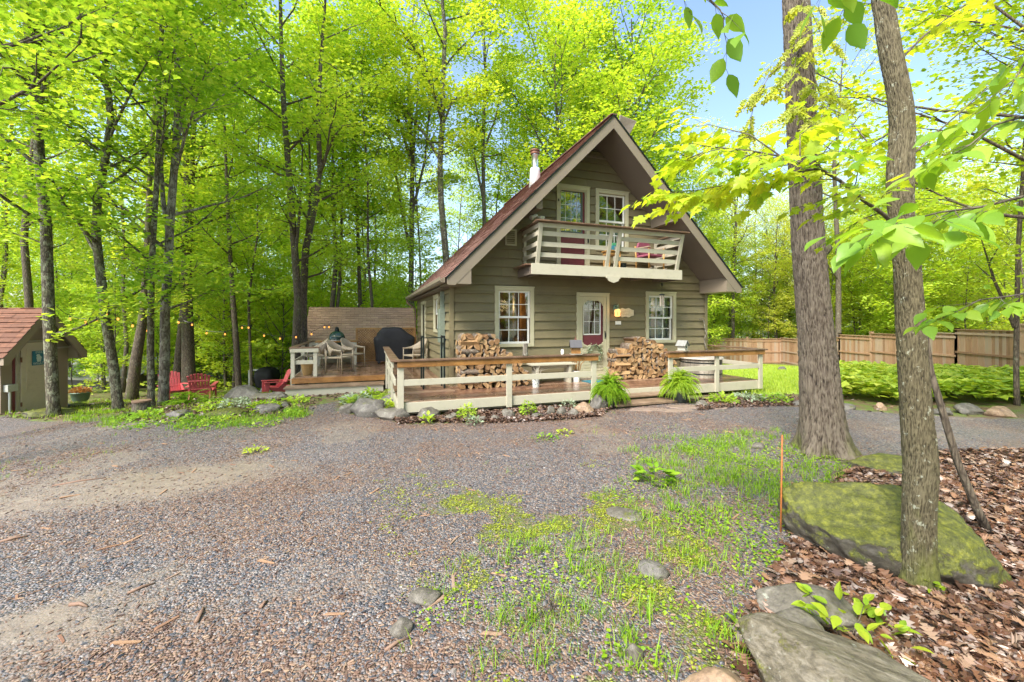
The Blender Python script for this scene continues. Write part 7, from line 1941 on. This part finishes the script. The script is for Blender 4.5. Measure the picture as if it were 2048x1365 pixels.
tag(np_mesh('fallen_leaves', V, Fc, M['litter2']), kind='stuff')
# mulch of old leaves in the beds
BED1 = GP([(800, 850), (860, 846), (1000, 848), (1120, 842), (1200, 834), (1230, 812)]) + [tuple(W(-0.9, -1.75).xy), tuple(W(-4.9, -1.7).xy)]
BED2 = GP([(230, 842), (330, 850), (470, 842), (590, 826), (600, 808), (520, 800), (380, 800), (260, 806)])
BED3 = GP([(1395, 822), (1480, 816), (1600, 812), (1600, 798), (1480, 796), (1400, 800)])
def bedpts(n, poly, seed):
    a = np.array(poly); return pts_in(n, a[:, 0].min(), a[:, 0].max(), a[:, 1].min(), a[:, 1].max(), lambda x, y: poly_mask(x, y, poly), None, seed)
parts = []
for k, (pl, n) in enumerate(((BED1, 14000), (BED2, 9000), (BED3, 3500))):
    x, y = bedpts(n, pl, 20 + k); r = np.random.default_rng(30 + k); m = len(x); P = np.stack([x, y, G(x, y) + r.uniform(0.004, 0.05, m)], 1)
    parts.append(scatter(P, r.uniform(.035, .075, m), cur, 0, r, rot_basis(m, 0.5, r)))
V, Fc = joinVF(parts)
tag(np_mesh('leaf_mulch', V, Fc, M['litter']), kind='stuff')
# leaves strewn over the whole near ground and the forest floor
x, y = pts_in(16000, -14, 9, 7.5, 17, lambda x, y: ~drv(x, y) & ~poly_mask(x, y, LAWN), lambda x, y: np.where(x < 0, .9, .15), 35)
r = np.random.default_rng(36); m = len(x); P = np.stack([x, y, G(x, y) + r.uniform(0.003, 0.02, m)], 1)
V, Fc = scatter(P, r.uniform(.05, .09, m), cur, 0, r, rot_basis(m, 0.4, r)); tag(np_mesh('old_leaves', V, Fc, M['litter']), kind='stuff')

# ------------------------------------------------------------------ grass and weeds
def grass(name, x, y, h, mat, seed, blades=7, spread=0.03, lean=0.5, width=1.0):
    r = np.random.default_rng(seed); n = len(x)
    bx = np.repeat(x, blades) + r.normal(0, spread, n * blades); by = np.repeat(y, blades) + r.normal(0, spread, n * blades)
    P = np.stack([bx, by, G(bx, by) - 0.004], 1); m = len(bx)
    a = r.random(m) * 2 * np.pi; f = np.stack([np.cos(a), np.sin(a), np.zeros(m)], 1) * np.abs(r.normal(lean, .3, m))[:, None]; s = np.stack([-np.sin(a), np.cos(a), np.zeros(m)], 1)
    V, Fc = scatter(P, np.repeat(h if np.ndim(h) else np.full(n, h), blades) * r.uniform(.5, 1.3, m), BLADE, 0, r, (f, s, np.tile([0, 0, 1.0], (m, 1))), width)
    return np_mesh(name, V, Fc, mat)
GR = GP([(1180, 1365), (1300, 1130), (1240, 990), (1290, 900), (1400, 875), (1560, 868), (1600, 890), (1720, 925), (1600, 1040), (1560, 1130), (1500, 1230), (1500, 1364)])
pt = lambda x, y, s, sd, lo: np.clip((fnoise(x, y, s, sd) - lo) * 6, 0, 1)
x, y = bedpts(9000, GR, 50); k = np.random.default_rng(51).random(len(x)) < pt(x, y, 2.4, 52, .38) * .30; x, y = x[k], y[k]
tag(grass('grass_tufts', x, y, 0.075, M['grass'], 53, 7, .02, .85, 1.1), kind='stuff')
GR2 = GP([(720, 1365), (840, 1180), (980, 1080), (1180, 1060), (1300, 1130), (1180, 1365)])
x, y = bedpts(2600, GR2, 55); k = np.random.default_rng(56).random(len(x)) < pt(x, y, 2.6, 57, .50) * .4; x, y = x[k], y[k]
tag(grass('grass_tufts', x, y, 0.06, M['grass'], 58, 7, .02, .9), kind='stuff')
# broad little weeds and clover between the grass
x, y = bedpts(30000, GR, 350); k = np.random.default_rng(351).random(len(x)) < pt(x, y, 2.0, 352, .44) * .55; x, y = x[k], y[k]
r = np.random.default_rng(353); m = len(x); P = np.stack([x, y, G(x, y) + r.uniform(.006, .05, m)], 1)
V, Fc = scatter(P, r.uniform(.012, .036, m), LEAF_QUAD, 0, r, rot_basis(m, 0.6, r)); tag(np_mesh('low_weeds', V, Fc, M['fern']), kind='stuff')
GR4 = GP([(850, 1365), (820, 1200), (1000, 1100), (1180, 1000), (1290, 900), (1420, 880), (1560, 1000), (1540, 1160), (1480, 1365)])
x, y = bedpts(26000, GR4, 450); k = np.random.default_rng(451).random(len(x)) < pt(x, y, 2.8, 452, .50) * .5; x, y = x[k], y[k]
r = np.random.default_rng(453); m = len(x); P = np.stack([x, y, G(x, y) + r.uniform(.004, .03, m)], 1)
V, Fc = scatter(P, r.uniform(.010, .030, m), LEAF_QUAD, 0, r, rot_basis(m, 0.6, r)); tag(np_mesh('low_weeds', V, Fc, M['grass']), kind='stuff')
x, y = bedpts(2600, GR4, 455); k = np.random.default_rng(456).random(len(x)) < pt(x, y, 2.2, 457, .42) * .45; x, y = x[k], y[k]
tag(grass('grass_tufts', x, y, 0.065, M['grass'], 458, 6, .02, 1.0, 1.1), kind='stuff')
GR3 = GP([(1230, 880), (1560, 862), (1600, 900), (1560, 1000), (1400, 1010), (1260, 960)])
x, y = bedpts(5200, GR3, 355); k = np.random.default_rng(356).random(len(x)) < pt(x, y, 2.6, 357, .44) * .45; x, y = x[k], y[k]
tag(grass('grass_patch', x, y, 0.07, M['grass'], 358, 6, .035, .95, 1.2), kind='stuff')
# moss cushions: low pads of tiny leaves
x, y = pts_in(160000, -2.2, 3.0, 1.6, 5.0, lambda x, y: fov(x, y) & drv(x, y), lambda x, y: zone_arrays(x, y)[5] * pt(x, y, 7, 60, .47), 61)
r = np.random.default_rng(62); m = len(x); P = np.stack([x, y, G(x, y) + r.uniform(0.004, 0.016, m)], 1)
V, Fc = scatter(P, r.uniform(.010, .020, m), LEAF_QUAD, 0, r, rot_basis(m, 0.7, r)); tag(np_mesh('moss', V, Fc, leafmat('cushion_moss', [(0.2, (0.16, 0.20, 0.02)), (0.8, (0.40, 0.44, 0.05))], trans=.25)), kind='stuff')
# strip of grass along the left edge of the drive and round the path
GL = GP([(190, 842), (280, 826), (400, 838), (560, 842), (640, 842), (700, 846), (640, 806), (600, 800), (590, 826), (470, 842), (330, 850)])
x, y = bedpts(9000, GP([(120, 838), (250, 822), (420, 834), (600, 815), (620, 835), (560, 852), (380, 866), (200, 852)]), 65)
k = np.random.default_rng(64).random(len(x)) < pt(x, y, 2.0, 63, .42) * .6; x, y = x[k], y[k]
tag(grass('grass_strip', x, y, 0.085, M['grass'], 66, 7, .06, .9, 1.4), kind='stuff')
x, y = bedpts(20000, GP([(180, 842), (250, 826), (420, 838), (600, 820), (610, 836), (540, 856), (380, 872), (230, 862)]), 365); k = np.random.default_rng(366).random(len(x)) < pt(x, y, 2.2, 367, .46) * .35; x, y = x[k], y[k]
r = np.random.default_rng(368); m = len(x); P = np.stack([x, y, G(x, y) + r.uniform(.01, .09, m)], 1)
V, Fc = scatter(P, r.uniform(.03, .07, m), LEAF_QUAD, 0, r, rot_basis(m, 0.6, r)); tag(np_mesh('low_weeds', V, Fc, M['leaf_dark']), kind='stuff')
x, y = pts_in(5000, -9, 6, 4.5, 8.3, lambda x, y: fov(x, y) & drv(x, y), lambda x, y: pt(x, y, .8, 68, .60) * .35, 67)
tag(grass('grass_tufts', x, y, 0.05, M['grass'], 69, 6, .03, .7), kind='stuff')
x, y = pts_in(26000, 3.5, 17, 9.6, 29, lambda x, y: poly_mask(x, y, LAWN), lambda x, y: np.clip(1.5 - y / 18, .25, 1), 70)
M['lawn_blade'] = leafmat('lawn_blade', [(0.2, (0.17, 0.30, 0.02)), (0.5, (0.32, 0.44, 0.04)), (0.85, (0.50, 0.55, 0.10))], trans=0.3)
tag(grass('lawn_grass', x, y, 0.10, M['lawn_blade'], 71, 5, .06, .6, 1.6), kind='stuff')
x, y = pts_in(9000, -14, 0.5, 8.6, 26, lambda x, y: ~drv(x, y) & ~np.array([inside_house(a, b, .1) for a, b in zip(x, y)]), lambda x, y: pt(x, y, .6, 73, .40), 72)
tag(grass('forest_grass', x, y, 0.09, M['grass'], 74, 5, .06, .6, 1.6), kind='stuff')

# leafy ground cover in front of the fence
COVER = [(6.55, 8.75), (8.2, 8.3), (10.5, 8.15), (14.5, 8.3), (16.8, 10.5), (17.2, 16.0), (16.0, 20.0), (12.8, 17.5), (10.2, 13.0), (7.6, 10.2)]
x, y = pts_in(52000, 6, 18, 8.1, 20.5, lambda x, y: near_poly(x, y, COVER, .8), lambda x, y: np.clip(1.6 - y / 14, .35, 1), 80)
r = np.random.default_rng(81); hh = (0.14 + 0.48 * fnoise(x, y, 1.3, 82)) * r.uniform(.35, 1.1, len(x)); m = len(x)
P = np.stack([x, y, G(x, y) + hh], 1)
V, Fc = scatter(P, r.uniform(.11, .20, m), LEAF_HEX, 0, r, rot_basis(m, 0.38, r))
tag(np_mesh('ground_cover', V, Fc, M['cover']), kind='stuff')
# low leaves filling the left forest floor
x, y = pts_in(12000, -20, -1, 11, 34, lambda x, y: ~np.array([inside_house(a, b, -.5) for a, b in zip(x, y)]), lambda x, y: pt(x, y, .35, 86, .38) * ((y > 19) | (x < -15)), 85)
r = np.random.default_rng(87); m = len(x); P = np.stack([x, y, G(x, y) + r.uniform(.05, .45, m)], 1)
V, Fc = scatter(P, r.uniform(.10, .18, m), LEAF_HEX, 0, r, rot_basis(m, 0.4, r)); tag(np_mesh('undergrowth', V, Fc, M['leaf_light']), kind='stuff')

# ------------------------------------------------------------------ single plants
def fern_mesh(parent, fronds, L, nl, rng, drop=0.9, z0=0.0, wid=0.22, mat='fern', up=0.9, name='fronds'):
    P, Fd, Sd, Nn, S_ = [], [], [], [], []; mb = MB()
    for i in range(fronds):
        a = 2.4 * i + rng.uniform(-.3, .3); l = L * rng.uniform(.6, 1.1); el = rng.uniform(.35, 1.35) * up
        p = Vector((0, 0, z0)); d = Vector((math.cos(a) * math.cos(el), math.sin(a) * math.cos(el), math.sin(el))); pts = [p.copy()]
        n = 8
        for k in range(n):
            d = (d + Vector((0, 0, -drop * 0.24 * (k + 1) / n * 2))).normalized(); p = p + d * (l / n); pts.append(p.copy())
        mb.tube(pts, [0.003] * 9, 3, False)
        for k in range(nl):
            u = 0.10 + 0.90 * k / nl; q, dd = lerp_path(pts, u); sd = dd.cross(Vector((0, 0, 1))); 
            if sd.length < .05: sd = Vector((math.sin(a), -math.cos(a), 0))
            sd.normalize(); w = l * wid * math.sin(math.pi * min(1, .18 + .82 * u)) ** .7 * rng.uniform(.8, 1.1)
            for sg in (-1, 1):
                f = (sd * sg + dd * .35 + Vector((0, 0, -.15))).normalized(); P.append(list(q)); Fd.append(list(f)); s_ = f.cross(Vector((0, 0, 1))).normalized() if abs(f.z) < .95 else dd; Sd.append(list(s_)); Nn.append(list(s_.cross(f))); S_.append(w)
    mb.build('stems', M[mat], parent, fix=False)
    P = np.array(P); nr = np.random.default_rng(rng.randrange(1 << 30))
    V, Fc = scatter(P, np.array(S_), LEAF_QUAD, 0, nr, (np.array(Fd), np.array(Sd), np.array(Nn)), 0.34)
    return np_mesh(name, V, Fc, M[mat], parent)
def potted_fern(X, Y, w, label, seed):
    x, y = onground(X, Y); y += .12; rng = random.Random(seed)
    o = empty('potted_fern', (x, y, gz(x, y)), rng.uniform(0, 6), label, 'potted fern', None)
    mb = MB(); mb.lathe([(0.12, 0), (0.165, 0.22), (0.18, 0.24), (0.185, 0.29), (0.165, 0.29), (0.15, 0.24)], n=22); mb.build('pot', plain('dark_grey_pot', (0.07, 0.085, 0.075), .5, var=.3), o, True)
    fern_mesh(o, 300, w, 24, rng, 1.3, 0.27, 0.13, up=1.15)
    return o
potted_fern(1222, 818, 0.52, 'bushy drooping fern in a dark pot left of the front steps', 1)
potted_fern(1365, 808, 0.54, 'bushy drooping fern in a dark pot right of the front steps', 2)
def wild_fern(X, Y, L, label, seed, n=16, mat='fern', group=None, wid=.22):
    x, y = onground(X, Y); o = empty('fern', (x, y, gz(x, y) + .01), 0, label, 'fern', group); rng = random.Random(seed); fern_mesh(o, n, L, 16, rng, .8, 0.0, wid, mat); return o
wild_fern(372, 812, .62, 'large light green fern before the left red armchairs', 5, 20)
wild_fern(415, 808, .42, 'smaller fern right of the large one in the left bed', 6)
wild_fern(340, 812, .42, 'fern at the foot of the pale barked maple', 7)
wild_fern(512, 800, .5, 'small fern behind the flat rocks', 8)
for i, (X, Y, L) in enumerate([(300, 812, .4), (760, 806, .45), (705, 812, .4)]): wild_fern(X, Y, L, ['small fern by the cut stump', 'fern at the side of the deck corner', 'small fern on the path corner'][i], 30 + i, 12)
def leafy(X, Y, r_, h, n, leaf, mat, label, cat, name, seed, proto=LEAF_OVATE, xy=None, tilt=.6, shape='dome'):
    x, y = xy or onground(X, Y); rng = np.random.default_rng(seed); o = empty(name, (x, y, gz(x, y)), 0, label, cat)
    a = rng.random(n) * 6.283; u = rng.random(n) ** .5; z = h * (rng.random(n) ** .7) * np.sqrt(np.clip(1 - u ** 2 * .85, 0, 1))
    P = np.stack([r_ * u * np.cos(a), r_ * u * np.sin(a), z + .01], 1)
    f = np.stack([np.cos(a), np.sin(a), rng.uniform(-.3, .9, n)], 1); f += rng.normal(0, .35, f.shape); f /= np.linalg.norm(f, axis=1)[:, None]
    s = np.cross(f, rng.normal(0, .3, f.shape) + [0, 0, 1]); s /= np.linalg.norm(s, axis=1)[:, None]
    V, Fc = scatter(P, leaf * rng.uniform(.6, 1.2, n), proto, 0, rng, (f, s, np.cross(s, f))); np_mesh('leaves', V, Fc, M[mat], o)
    mb = MB()
    for i in range(min(14, n)):
        j = i * (n // min(14, n)); mb.tube([(0.02 * math.cos(i), 0.02 * math.sin(i), -.02), tuple(P[j] * .6), tuple(P[j])], [.004, .003, .0015], 4, False)
    mb.build('stems', M['bark_far'], o, fix=False); return o
leafy(934, 840, .15, .28, 190, .06, 'leaf_light', 'round yellow green shrub left of the middle deck post', 'shrub', 'small_shrub', 3)
leafy(1056, 832, .14, .27, 190, .055, 'leaf_mid', 'round green shrub right of the middle deck post', 'shrub', 'small_shrub', 4)
leafy(1140, 818, .18, .16, 120, .05, 'silver_leaf', 'pale low plant by the deck edge near the round rocks', 'plant', 'garden_plant', 5)
leafy(855, 848, .08, .16, 24, .10, 'leaf_light', 'upright green sprout before a grey stone', 'plant', 'garden_plant', 6)
leafy(948, 852, .12, .14, 50, .06, 'silver_leaf', 'pale weed between the small edging stones', 'plant', 'garden_plant', 7)
leafy(905, 838, .12, .16, 90, .05, 'litter', 'dark reddish plant in the front bed', 'plant', 'garden_plant', 8)
for i, (X, Y, r_, h, n, m, lab) in enumerate([(470, 818, .30, .22, 160, 'silver_leaf', 'variegated hosta clump left of centre in the left bed'), (530, 822, .28, .18, 130, 'fern', 'low green clump right in the left bed'), (430, 822, .30, .2, 130, 'leaf_light', 'bright low clump in the left bed'), (298, 838, .25, .16, 120, 'leaf_mid', 'leafy clump before the stump'), (765, 822, .22, .22, 120, 'leaf_light', 'bright leafy clump beside the big dark stone'), (712, 808, .3, .2, 150, 'silver_leaf', 'silvery foliage by the side step'), (742, 796, .2, .2, 100, 'grass', 'grassy clump against the side step'), (1445, 806, .28, .16, 140, 'leaf_mid', 'green clump under the right end of the deck'), (1500, 803, .3, .16, 140, 'silver_leaf', 'pale leafy clump right of the deck'), (1550, 805, .3, .16, 140, 'leaf_mid', 'leafy clump between deck and oak'), (440, 848, .3, .12, 130, 'leaf_light', 'low weeds along the drive edge'), (590, 808, .25, .14, 100, 'leaf_mid', 'weeds before the side step'), (1130, 870, .12, .06, 40, 'leaf_light', 'small weed patch on the drive before the deck'), (510, 905, .13, .06, 60, 'leaf_light', 'small grassy weed on the drive'), (1090, 878, .2, .04, 60, 'grass', 'flat weed patch on the drive')]):
    leafy(X, Y, r_, h, n, .09 if h > .13 else .05, m, lab, 'plant', 'garden_plant', 40 + i)
# young leafy plant by the slab, and little sprouts
leafy(0, 0, .26, .22, 64, .085, 'leaf_near', 'fresh green broad leaved seedling above the flat grey stone', 'plant', 'leafy_seedling', 60, LEAF_OVATE, xy=(1.80, 2.20), tilt=.3)
leafy(1490, 1260, .05, .05, 7, .07, 'leaf_gloss', 'single low sprout left of the layered slab', 'plant', 'leafy_seedling', 61)
leafy(1862, 1190, .06, .10, 8, .05, 'leaf_near', 'tiny sprout at the foot of the slim trunk', 'plant', 'leafy_seedling', 62)
leafy(1100, 1235, .09, .14, 18, .08, 'grass', 'grassy weed in the foreground gravel', 'plant', 'weed', 63, BLADE)
leafy(1308, 965, .16, .14, 40, .12, 'grass', 'tall weed tuft where the grass meets the gravel', 'plant', 'weed', 64)
for i, (X, Y) in enumerate([(1060, 1245), (1200, 1190), (1290, 1240), (1150, 1150), (1010, 1130), (1255, 1275), (1420, 1250), (1080, 1340), (1330, 1350)]):
    xx, yy = onground(X, Y); g_ = grass('grass_tuft', np.array([xx]), np.array([yy]), 0.11, M['grass'], 200 + i, 22, .025, .7, .8)
    tag(g_, ['upright grass tuft in the lower middle of the drive', 'grass tuft right of the lower middle', 'wide grass tuft before the slab', 'grass tuft among gravel above the lower middle', 'thin grass tuft left in the gravel', 'grass tuft by the dark stone', 'grass tuft left of the seedling', 'grass tuft at the bottom edge', 'grass tuft at the bottom edge near the tan stone'][i], 'grass')
# stump and planter on the left
x, y = onground(283, 826)
su = empty('tree_stump', (x, y, gz(x, y)), 0, 'small cut stump with a reddish rim before the slim maple', 'stump')
mb = MB(); mb.lathe([(0.20, -.05), (0.165, .06), (0.15, .20), (0.15, .235)], n=18, wob=.06); mb.build('wood', M['bark_far'], su, True)
mb = MB(); mb.lathe([(0.165, .236), (0.17, .27), (0.10, .275), (.01, .27)], n=18); mb.build('rim', M['chip'], su)
x, y = onground(161, 806)
pn = empty('planter', (x, y, gz(x, y)), 0, 'green bowl planter of reddish brown plants beside the shed', 'planter')
mb = MB(); mb.lathe([(0.13, 0), (0.20, .12), (0.235, .30), (0.26, .31), (0.26, .34), (.22, .34), (.20, .30)], n=24); mb.build('bowl', plain('sage_green_bowl', (0.10, 0.17, 0.12), .4, var=.1), pn, True)
rng = np.random.default_rng(5); n = 260; a = rng.random(n) * 6.283; u = np.sqrt(rng.random(n)); P = np.stack([.24 * u * np.cos(a), .24 * u * np.sin(a), .31 + .16 * np.sqrt(1 - u * u * .9) * rng.random(n)], 1)
f = np.stack([np.cos(a) * u, np.sin(a) * u, np.full(n, .8)], 1); f /= np.linalg.norm(f, axis=1)[:, None]; s = np.cross(f, rng.normal(0, 1, f.shape)); s /= np.linalg.norm(s, axis=1)[:, None]
V, Fc = scatter(P, rng.uniform(.05, .09, n), LEAF_QUAD, 0, rng, (f, s, np.cross(s, f))); np_mesh('plants', V, Fc, leafmat('russet_leaf', [(0.2, (0.20, 0.08, 0.04)), (0.6, (0.42, 0.20, 0.09)), (0.9, (0.30, 0.30, 0.06))], trans=.25), pn)
# wreath leaves
rng = np.random.default_rng(8); n = 300; a = rng.random(n) * 6.283; P = np.stack([(.17 + rng.normal(0, .03, n)) * np.cos(a), rng.normal(-.02, .02, n), (.19 + rng.normal(0, .03, n)) * np.sin(a)], 1)
V, Fc = scatter(P, rng.uniform(.03, .06, n), LEAF_QUAD, 0, rng, rot_basis(n, 1.2, rng)); np_mesh('leaves', V, Fc, M['silver_leaf'], wr)
mb = MB(); mb.tube([(.17 * math.cos(i * math.pi / 10), -.01, .19 * math.sin(i * math.pi / 10)) for i in range(21)], .012, 6, False); mb.build('ring', M['bark_far'], wr)
print('objects', len(bpy.data.objects))
